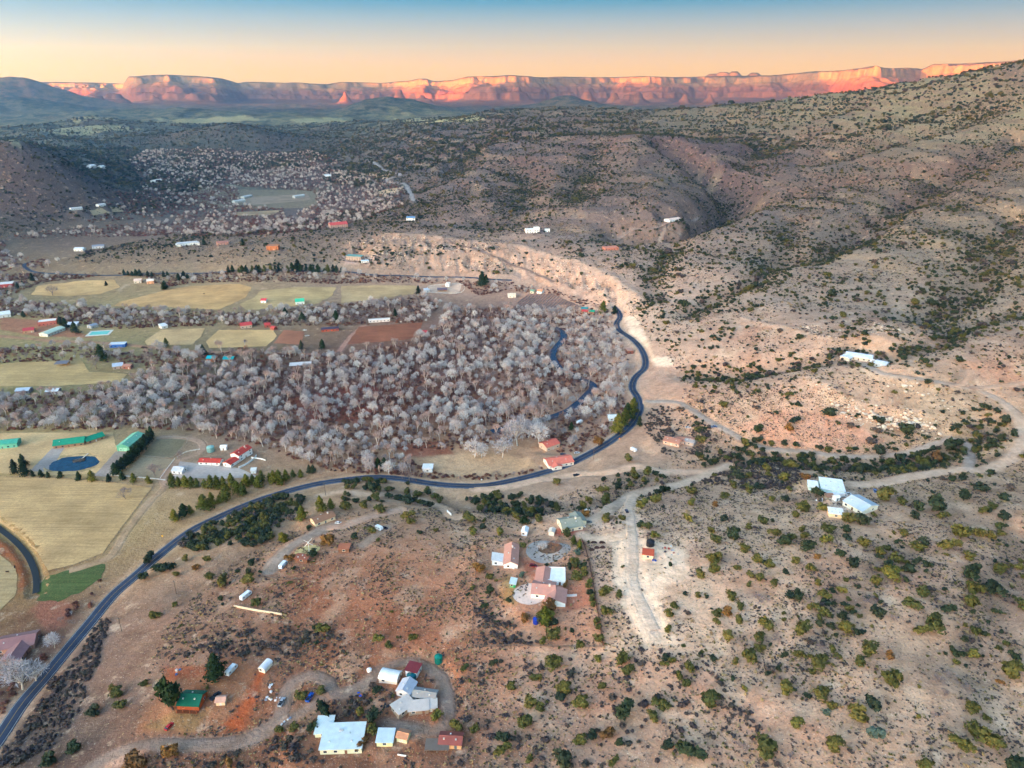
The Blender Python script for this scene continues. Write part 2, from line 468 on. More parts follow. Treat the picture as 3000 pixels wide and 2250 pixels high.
def bumpn(t, b, h, strength, dist):
    n = t.nodes.new('ShaderNodeBump'); n.inputs['Strength'].default_value = strength; n.inputs['Distance'].default_value = dist
    t.links.new(h, n.inputs['Height']); t.links.new(n.outputs['Normal'], b.inputs['Normal'])

def paint(rgb, rough=.7, var=.18, scale=.8, metal=0.0, ribs=0.0, lum=1.0):
    """weathered painted / plastered / metal surface; rgb are sRGB 0-255"""
    key = ('p', tuple(rgb), rough, var, scale, metal, ribs)
    if key in MATS: return MATS[key]
    m = bpy.data.materials.new('surface_%d' % len(MATS)); t, b = nodes_of(m)
    c = lin(rgb) * lum; p = coord(t)
    f = ramp(t, noise(t, p, scale, 4), .3, .7)
    k = mixc(t, 'MIX', c * (1 - var), np.minimum(c * (1 + var * .6), .92), f)
    f2 = ramp(t, noise(t, p, scale * 6, 2), .55, .8, 0, .35)
    k = mixc(t, 'MULTIPLY', k, (.72, .66, .6), f2)
    if ribs:
        w = t.nodes.new('ShaderNodeTexWave'); w.wave_type = 'BANDS'; w.bands_direction = 'X'; w.inputs['Scale'].default_value = ribs
        t.links.new(p, w.inputs['Vector'])
        bumpn(t, b, w.outputs['Fac'], .5, .06)
        k = mixc(t, 'MULTIPLY', k, (.86, .86, .86), ramp(t, w.outputs['Fac'], .7, 1))
    t.links.new(k, b.inputs['Base Color'])
    b.inputs['Roughness'].default_value = rough; b.inputs['Metallic'].default_value = metal
    MATS[key] = m
    return m

def glossy(rgb, rough=.25, coat=.0):
    key = ('g', tuple(rgb), rough, coat)
    if key in MATS: return MATS[key]
    m = bpy.data.materials.new('gloss_%d' % len(MATS)); t, b = nodes_of(m)
    p = coord(t)
    k = mixc(t, 'MIX', lin(rgb) * .8, lin(rgb), ramp(t, noise(t, p, 1.5, 3), .3, .7))
    t.links.new(k, b.inputs['Base Color'])
    b.inputs['Roughness'].default_value = rough; b.inputs['Specular IOR Level'].default_value = .5
    b.inputs['Coat Weight'].default_value = coat
    MATS[key] = m
    return m

def soil(rgb, var=.22, s1=.05, s2=.5, tuft=None, name='soil', streak=None, rough=.95, bump=.25):
    key = ('s', tuple(rgb), var, s1, s2, tuft, streak)
    if key in MATS: return MATS[key]
    m = bpy.data.materials.new(name); t, b = nodes_of(m)
    c = lin(rgb); p = worldpos(t)
    f = ramp(t, noise(t, p, s1, 4), .32, .68)
    k = mixc(t, 'MIX', c * (1 - var), np.minimum(c * (1 + var), .9), f)
    f2 = ramp(t, noise(t, p, s2, 3), .3, .75)
    k = mixc(t, 'MULTIPLY', k, (.75, .72, .70), f2)
    if tuft:
        f3 = ramp(t, noise(t, p, 1.1, 2), .58, .68)
        k = mixc(t, 'MIX', k, lin(tuft), f3)
    if streak:
        mp = t.nodes.new('ShaderNodeMapping'); mp.inputs['Rotation'].default_value = (0, 0, streak); mp.inputs['Scale'].default_value = (.03, .5, 1)
        t.links.new(p, mp.inputs['Vector'])
        k = mixc(t, 'MULTIPLY', k, (.74, .72, .66), ramp(t, noise(t, mp.outputs[0], 1, 3), .4, .72))
    t.links.new(k, b.inputs['Base Color'])
    b.inputs['Roughness'].default_value = rough
    bumpn(t, b, noise(t, p, 1.2, 3), bump, .3)
    MATS[key] = m
    return m

def foliage(name, cols, var=.35, rough=.9):
    """leaf or twig colour that differs from plant to plant and from tuft to tuft"""
    key = ('f', name)
    if key in MATS: return MATS[key]
    m = bpy.data.materials.new(name); t, b = nodes_of(m)
    oi = t.nodes.new('ShaderNodeObjectInfo')
    cr = t.nodes.new('ShaderNodeValToRGB'); cr.color_ramp.interpolation = 'LINEAR'
    e = cr.color_ramp.elements
    cl = [lin(c) for c in cols]
    for i, c in enumerate(cl):
        pos = i / max(len(cl) - 1, 1)
        el = e[i] if i < 2 else e.new(pos)
        el.position = pos; el.color = (*c, 1)
    t.links.new(oi.outputs['Random'], cr.inputs['Fac'])
    f = ramp(t, noise(t, coord(t), 1.3, 2), .3, .7)
    k = mixc(t, 'MULTIPLY', cr.outputs['Color'], (1 - var, 1 - var, 1 - var), f)
    t.links.new(k, b.inputs['Base Color'])
    b.inputs['Roughness'].default_value = rough; b.inputs['Specular IOR Level'].default_value = .1
    MATS[key] = m
    return m

# ------------------------------------------------------------------ objects
def mesh_obj(name, V, Fc, mat, parent=None, smooth_=False, mats=None, midx=None):
    me = bpy.data.meshes.new(name)
    me.from_pydata([tuple(v) for v in V], [], [tuple(f) for f in Fc])
    for m in (mats or [mat]):
        me.materials.append(m)
    if midx is not None: me.polygons.foreach_set('material_index', np.asarray(midx, np.int32))
    if smooth_: me.polygons.foreach_set('use_smooth', [True] * len(me.polygons))
    me.update()
    o = bpy.data.objects.new(name, me); COL.objects.link(o)
    if parent is not None: o.parent = parent
    return o

def tag(o, label=None, cat=None, group=None, kind=None):
    if label: o['label'] = label
    if cat: o['category'] = cat
    if group: o['group'] = group
    if kind: o['kind'] = kind
    return o

def empty(name, loc, rz=0.0, label=None, cat=None, group=None):
    o = bpy.data.objects.new(name, None); o.location = loc; o.rotation_euler = (0, 0, rz)
    o.empty_display_size = 1
    COL.objects.link(o)
    return tag(o, label, cat, group)

def copy_tree(o, parent=None):
    c = o.copy(); COL.objects.link(c)
    if parent is not None: c.parent = parent
    for ch in list(o.children): copy_tree(ch, c)
    return c

class MB:
    def __init__(s): s.v = []; s.f = []; s.m = []
    def add(s, V, Fc, mi=0):
        n = len(s.v); s.v += [tuple(v) for v in V]; s.f += [tuple(i + n for i in f) for f in Fc]; s.m += [mi] * len(Fc)
        return s
    def box(s, x0, x1, y0, y1, z0, z1, mi=0):
        return s.add([(x0,y0,z0),(x1,y0,z0),(x1,y1,z0),(x0,y1,z0),(x0,y0,z1),(x1,y0,z1),(x1,y1,z1),(x0,y1,z1)],
              [(0,3,2,1),(4,5,6,7),(0,1,5,4),(1,2,6,5),(2,3,7,6),(3,0,4,7)], mi)
    def tube(s, a, b, r0, r1, n=6, mi=0, cap=True):
        a = Vector(a); b = Vector(b); d = (b - a)
        if d.length < 1e-6: return s
        d.normalize()
        u = d.orthogonal().normalized(); w = d.cross(u)
        V = []; 
        for c, r in ((a, r0), (b, r1)):
            for k in range(n):
                t = 2 * math.pi * k / n
                V.append(tuple(c + (u * math.cos(t) + w * math.sin(t)) * r))
        Fc = [(k, (k + 1) % n, n + (k + 1) % n, n + k) for k in range(n)]
        if cap and n > 2: Fc += [tuple(range(n - 1, -1, -1)), tuple(range(n, 2 * n))]
        return s.add(V, Fc, mi)
    def prism(s, poly, z0, z1, mi=0):
        n = len(poly)
        V = [(x, y, z0) for x, y in poly] + [(x, y, z1) for x, y in poly]
        return s.add(V, [tuple(range(n - 1, -1, -1)), tuple(range(n, 2 * n))] + [(k, (k + 1) % n, n + (k + 1) % n, n + k) for k in range(n)], mi)
    def build(s, name, mat, parent=None, sm=False, mats=None):
        return mesh_obj(name, s.v, s.f, mat, parent, sm, mats, s.m if mats else None)

def inside(px, py, poly):
    px = np.asarray(px); py = np.asarray(py); r = np.zeros(px.shape, bool)
    n = len(poly)
    for i in range(n):
        x0, y0 = poly[i]; x1, y1 = poly[(i + 1) % n]
        if y0 == y1: continue
        c = ((y0 > py) != (y1 > py)) & (px < (x1 - x0) * (py - y0) / (y1 - y0) + x0)
        r ^= c
    return r

def wpoly(lst):
    a = np.array(lst, float); x, y = unproj(a[:, 0], a[:, 1])
    return np.stack([x, y], 1)

def polydist(P):
    """unsigned distance of all ground vertices to the outline, plus inside flag (limited to its box)"""
    x0, y0 = P.min(0) - 15; x1, y1 = P.max(0) + 15
    m = (GX > x0) & (GX < x1) & (GY > y0) & (GY < y1)
    idx = np.nonzero(m)
    X = GX[idx]; Y = GY[idx]
    d = np.full(len(X), 1e9)
    for i in range(len(P)):
        a = P[i]; b = P[(i + 1) % len(P)]; ab = b - a
        t = np.clip(((X - a[0]) * ab[0] + (Y - a[1]) * ab[1]) / max(ab @ ab, 1e-9), 0, 1)
        d = np.minimum(d, np.hypot(X - a[0] - t * ab[0], Y - a[1] - t * ab[1]))
    ins = inside(X, Y, P)
    return idx, np.where(ins, -d, d)

# ------------------------------------------------------------------ tables: roads, water, fields, soil patches (photo pixels)
HIGHWAY = [(-140,2330),(-30,2200),(60,2070),(130,1985),(200,1900),(262,1825),(330,1745),(400,1682),(470,1622),(560,1555),(650,1510),(740,1472),(830,1442),(920,1420),(1010,1405),(1100,1398),(1180,1403),(1260,1416),(1340,1423),(1420,1421),(1500,1408),(1580,1388),(1660,1362),(1740,1322),(1800,1285),(1848,1245),(1874,1200),(1868,1165),(1852,1135),(1862,1105),(1888,1078),(1890,1050),(1876,1018),(1848,990),(1815,968),(1806,950),(1816,930),(1812,912),(1798,896)]
FARROAD = [(1500,821),(1440,818),(1320,812),(1200,808),(1100,806),(1000,796),(860,792),(700,792),(520,800),(350,806),(200,803),(110,798),(78,786),(72,775),(95,765)]
DIRT = [  # (points, width, colour)
 ([(1389,1436),(1479,1427),(1588,1404),(1690,1392),(1768,1385),(1868,1367),(1927,1382),(1990,1384),(2068,1380),(2136,1362)], 5.5, (222,190,168)),
 ([(2130,1366),(2068,1392),(2000,1418),(1904,1439),(1850,1456),(1800,1485),(1760,1512),(1715,1528)], 6.5, (212,190,172)),
 ([(1852,1458),(1842,1485),(1846,1512),(1850,1557),(1854,1602),(1854,1647),(1852,1692),(1858,1722),(1872,1755),(1895,1800),(1918,1845)], 4.2, (238,212,192)),
 ([(1705,1571),(1760,1577),(1827,1568),(1848,1556)], 5.0, (232,206,185)),
 ([(2490,1420),(2565,1417),(2678,1396),(2791,1378),(2882,1376),(2940,1355),(2976,1322),(2995,1281),(2990,1231),(2954,1191),(2904,1161),(2850,1138),(2778,1125),(2723,1116),(2633,1102),(2565,1086),(2522,1060)], 6.5, (205,182,165)),
 ([(2778,1126),(2814,1128),(2841,1104),(2846,1084)], 4.0, (205,172,150)),
 ([(2850,1138),(2949,1129),(3040,1118)], 5.0, (208,172,148)),
 ([(2836,1375),(2842,1335),(2832,1302),(2796,1286),(2746,1299),(2678,1322),(2610,1334),(2533,1339),(2452,1335),(2362,1324),(2271,1316),(2194,1299),(2149,1272),(2081,1236),(2027,1200),(1990,1180),(1940,1176),(1888,1178)], 5.0, (188,172,162)),
 ([(250,2262),(316,2222),(384,2194),(452,2180),(565,2182),(678,2177),(746,2156),(796,2127),(827,2084),(838,2034),(868,1994),(918,1978),(960,1996),(972,2028),(1000,2031),(1068,2007),(1113,1964),(1172,1941),(1226,1946),(1280,1971),(1303,2012),(1312,2079),(1298,2122),(1262,2142),(1203,2134),(1136,2120)], 4.6, (150,136,128)),
 ([(972,2028),(931,2057),(882,2086),(815,2122),(760,2150)], 4.2, (152,138,130)),
 ([(968,1542),(930,1560),(904,1572),(850,1602),(814,1638),(790,1672)], 6.0, (178,165,155)),
 ([(1384,1512),(1325,1512),(1294,1487),(1226,1464),(1158,1455),(1068,1447),(1000,1441),(940,1452)], 4.0, (200,175,155)),
 ([(1172,1494),(1090,1512),(1045,1527),(1000,1541),(960,1545)], 4.5, (195,170,155)),
 ([(1135,1545),(1100,1568),(1065,1595)], 3.5, (185,165,150)),
 ([(484,1426),(434,1475),(384,1539),(353,1584),(325,1629),(271,1653),(203,1672)], 4.0, (180,155,130)),
 ([(486,1424),(480,1394),(520,1353),(583,1328),(594,1304),(570,1287),(520,1282),(470,1282)], 4.5, (182,155,138)),
 ([(1095,475),(1127,498),(1172,511),(1131,529),(1181,538),(1199,561),(1212,588)], 9.0, (225,210,200)),
 ([(1131,529),(1095,532),(1062,508)], 6.0, (195,175,160)),
 ([(1310,700),(1400,732),(1480,767),(1560,797),(1620,825)], 5.0, (170,140,125)),
 ([(0,985),(80,992),(180,1000),(300,1004),(420,1015),(560,1030),(760,1032),(930,1038)], 5.0, (185,140,115)),
 ([(350,850),(372,835),(400,828)], 5.0, (205,180,150)),
 ([(2160,700),(2010,730),(1960,725),(1935,700),(1990,690)], 4.5, (185,165,150)),
 ([(1700,690),(1840,680),(1950,655),(2050,640)], 4.0, (180,160,148)),
 ([(995,1030),(1030,985),(1065,955)], 5.0, (190,145,130)),
]
RIVER = [(1500,925),(1560,936),(1640,965),(1650,990),(1630,1015),(1618,1040),(1642,1078),(1700,1105),(1738,1128),(1715,1160),(1690,1182),(1655,1205),(1560,1235),(1440,1262)]
CANAL = [(-40,1515),(0,1548),(40,1580),(75,1618),(98,1662),(106,1700),(104,1735)]
FIELDS = [  # name, outline, colour, tuft, streak
 ('pasture', [(-60,1395),(-60,1515),(0,1535),(60,1568),(112,1620),(140,1672),(215,1655),(300,1622),(345,1562),(400,1490),(446,1428),(330,1412),(200,1402)], (206,170,120), (174,142,96), .5),
 ('green_meadow', [(116,1722),(135,1690),(200,1672),(260,1660),(316,1652),(298,1692),(230,1738),(170,1762),(112,1758)], (82,98,54), (118,112,68), .4),
 ('pasture', [(-60,1600),(0,1625),(42,1660),(52,1700),(45,1745),(0,1790),(-60,1800)], (184,158,116), (156,134,98), .4),
 ('lawn', [(-60,1272),(60,1268),(330,1268),(345,1326),(300,1386),(140,1394),(-60,1384)], (208,174,126), (178,148,104), None),
 ('paddock', [(417,1334),(460,1286),(548,1286),(524,1322),(500,1340)], (138,122,94), (112,102,78), None),
 ('paddock', [(366,1396),(412,1340),(506,1346),(476,1402)], (170,148,118), (140,122,95), None),
 ('meadow', [(92,864),(110,838),(250,822),(335,820),(352,842),(290,862),(200,868)], (212,176,124), (184,150,106), .2),
 ('meadow', [(352,884),(480,852),(560,838),(700,832),(738,842),(720,872),(640,908),(560,904),(335,897)], (208,168,116), (178,142,98), .2),
 ('meadow', [(745,872),(765,852),(870,842),(985,842),(970,870),(930,890),(724,910),(700,892)], (194,168,122), (165,142,104), .1),
 ('meadow', [(1000,838),(1222,838),(1212,862),(1080,880),(1000,888)], (190,164,124), (165,142,106), .1),
 ('meadow', [(424,1000),(470,967),(600,962),(590,985),(562,1010),(432,1012)], (200,168,122), (172,142,102), None),
 ('meadow', [(604,1000),(642,967),(800,967),(812,985),(782,1015),(612,1020)], (208,172,120), (176,144,100), None),
 ('bare_plot', [(802,1006),(832,967),(892,972),(882,1010)], (165,110,84), None, None),
 ('garden_plot', [(1016,1010),(1052,958),(1238,945),(1226,985),(1190,996)], (158,98,74), (120,92,60), .1),
 ('meadow', [(-60,1078),(50,1062),(240,1056),(262,1090),(372,1096),(352,1120),(150,1132),(-60,1132)], (194,166,116), (162,138,96), .3),
 ('corral_ground', [(1246,856),(1262,836),(1352,832),(1346,860)], (196,170,150), None, None),
 ('vineyard_ground', [(1512,888),(1545,862),(1622,860),(1705,896),(1694,906),(1520,902)], (150,118,104), None, None),
 ('plot', [(1062,510),(1110,499),(1152,512),(1132,526)], (172,150,130), None, None),
 ('plot', [(1106,560),(1166,550),(1172,565),(1112,573)], (176,160,134), None, None),
 ('far_field', [(700,578),(900,567),(912,586),(724,602)], (148,132,116), None, None),
 ('far_field', [(690,622),(830,615),(800,630),(694,632)], (160,142,114), None, None),
 ('far_field', [(262,617),(350,606),(362,620),(272,631)], (152,140,114), None, None),
 ('gravel_yard', [(528,1352),(600,1362),(700,1372),(758,1398),(640,1404),(506,1400)], (182,168,158), None, None),
 ('gravel_drive', [(160,1308),(192,1310),(142,1382),(86,1382)], (168,156,148), None, None),
 ('gravel_drive', [(338,1324),(372,1326),(338,1385),(320,1398),(272,1396),(300,1368)], (170,152,140), None, None),
]
PATCH = [  # soil colours that end softly: outline, colour, strength
 ([(-30,1570),(40,1600),(80,1660),(88,1715),(50,1745),(55,1690),(30,1640),(-30,1605)], (158,98,66), 1),
 ([(1242,1346),(1330,1326),(1480,1330),(1560,1345),(1570,1370),(1480,1385),(1330,1396),(1280,1382)], (205,172,140), 1),
 ([(1826,930),(1866,925),(1892,985),(1915,1045),(1975,1050),(1975,1075),(1918,1072),(1905,1040),(1890,1015),(1850,980)], (245,218,196), 1),
 ([(1530,1640),(1590,1640),(1592,1690),(1560,1702),(1535,1680)], (178,92,76), 1),
 ([(1640,1720),(1725,1700),(1738,1780),(1650,1792)], (182,98,80), 1),
 ([(1470,1700),(1490,1685),(1512,1695),(1520,1730),(1508,1772),(1480,1772),(1468,1740)], (168,150,80), 1),
 ([(1625,1552),(1640,1545),(1705,1548),(1700,1562),(1632,1568)], (196,108,92), 1),
 ([(1730,1492),(1755,1485),(1760,1500),(1738,1515)], (196,108,92), 1),
 ([(1785,1500),(1800,1498),(1812,1530),(1790,1540),(1770,1538)], (200,122,100), 1),
 ([(784,1962),(760,1962),(705,2057),(678,2102),(642,2125),(705,2143),(723,2125)], (186,102,66), 1),
 ([(480,1960),(600,1950),(760,1950),(705,2057),(650,2120),(560,2150),(400,2150),(430,2080),(480,2030)], (166,120,92), .85),
 ([(480,1955),(640,1945),(640,1975),(560,1985),(490,1985)], (160,92,66), .8),
 ([(530,2080),(610,2070),(590,2130),(480,2150),(430,2130)], (150,125,88), .8),
 ([(255,2255),(320,2200),(400,2180),(425,2200),(330,2255)], (205,170,152), .9),
 ([(-30,2120),(40,2068),(95,2042),(70,2090),(10,2145)], (178,150,140), .9),
 ([(88,1792),(130,1750),(220,1770),(190,1832),(140,1852)], (152,102,86), .9),
 ([(40,1800),(90,1790),(120,1850),(40,1890)], (130,100,80), .8),
 ([(1790,1580),(1850,1572),(1930,1588),(2005,1612),(2020,1690),(1950,1720),(1930,1760),(1960,1830),(1990,1890),(1890,1890),(1830,1790),(1800,1700)], (246,222,200), .85),
 ([(1470,1585),(1720,1570),(1752,1890),(1450,1900)], (196,142,114), .55),
 ([(1704,1578),(1708,1577),(1736,1680),(1756,1790),(1773,1896),(1766,1902),(1380,1904),(1380,1896),(1762,1893),(1746,1790),(1728,1680)], (205,160,134), .9),
 ([(1394,1584),(1402,1584),(1393,1763),(1386,1898),(1378,1898),(1385,1763)], (200,152,126), .9),
 ([(1830,1440),(1890,1440),(1880,1570),(1850,1560)], (232,208,190), .6),
 ([(1715,1490),(1800,1470),(1845,1500),(1835,1550),(1720,1545)], (214,192,176), .8),
 ([(2420,1440),(2500,1440),(2490,1500),(2430,1510)], (215,200,190), .7),
 ([(2480,1050),(2540,1045),(2620,1065),(2650,1100),(2560,1090)], (205,172,150), .9),
 ([(2160,1250),(2300,1200),(2450,1215),(2600,1290),(2480,1320),(2250,1310)], (212,160,138), .6),
 ([(1060,1920),(1330,1920),(1350,2000),(1320,2130),(1250,2150),(1180,2050),(1100,2000)], (175,120,92), .6),
 ([(1250,2130),(1180,2120),(1100,2115),(1150,2150),(1240,2160)], (150,138,130), .9),
 ([(640,1560),(860,1480),(860,1550),(720,1600)], (120,105,90), .4),
 ([(820,670),(880,655),(890,690),(800,700)], (200,160,140), .6),
 ([(1000,745),(1100,740),(1105,770),(1010,775)], (225,190,175), .8),
 ([(1370,640),(1420,600),(1450,590),(1430,630)], (205,170,150), .8),
 ([(830,1170),(1100,1120),(1150,1190),(1050,1240),(880,1230)], (140,72,58), .7),
 ([(1300,1290),(1140,1300),(1200,1340),(1330,1330)], (140,72,60), .7),
 ([(1560,990),(1650,1060),(1700,1100),(1680,1130),(1600,1090)], (140,78,62), .7),
 ([(540,545),(930,552),(935,606),(700,612),(540,600)], (176,152,122), .85),
 ([(40,380),(330,366),(430,380),(200,398)], (206,196,150), .9),
 ([(450,347),(700,339),(770,351),(520,361)], (206,198,150), .9),
 ([(1150,342),(1400,336),(1420,351),(1200,363)], (216,206,156), .9),
 ([(850,351),(1000,346),(1020,357),(880,363)], (206,198,150), .9),
 ([(180,352),(330,345),(360,355),(220,362)], (200,192,150), .9),
 ([(20,415),(110,412),(170,430),(60,440)], (190,178,140), .9),
 ([(0,930),(130,940),(280,990),(100,985),(0,965)], (178,110,90), .7),
]

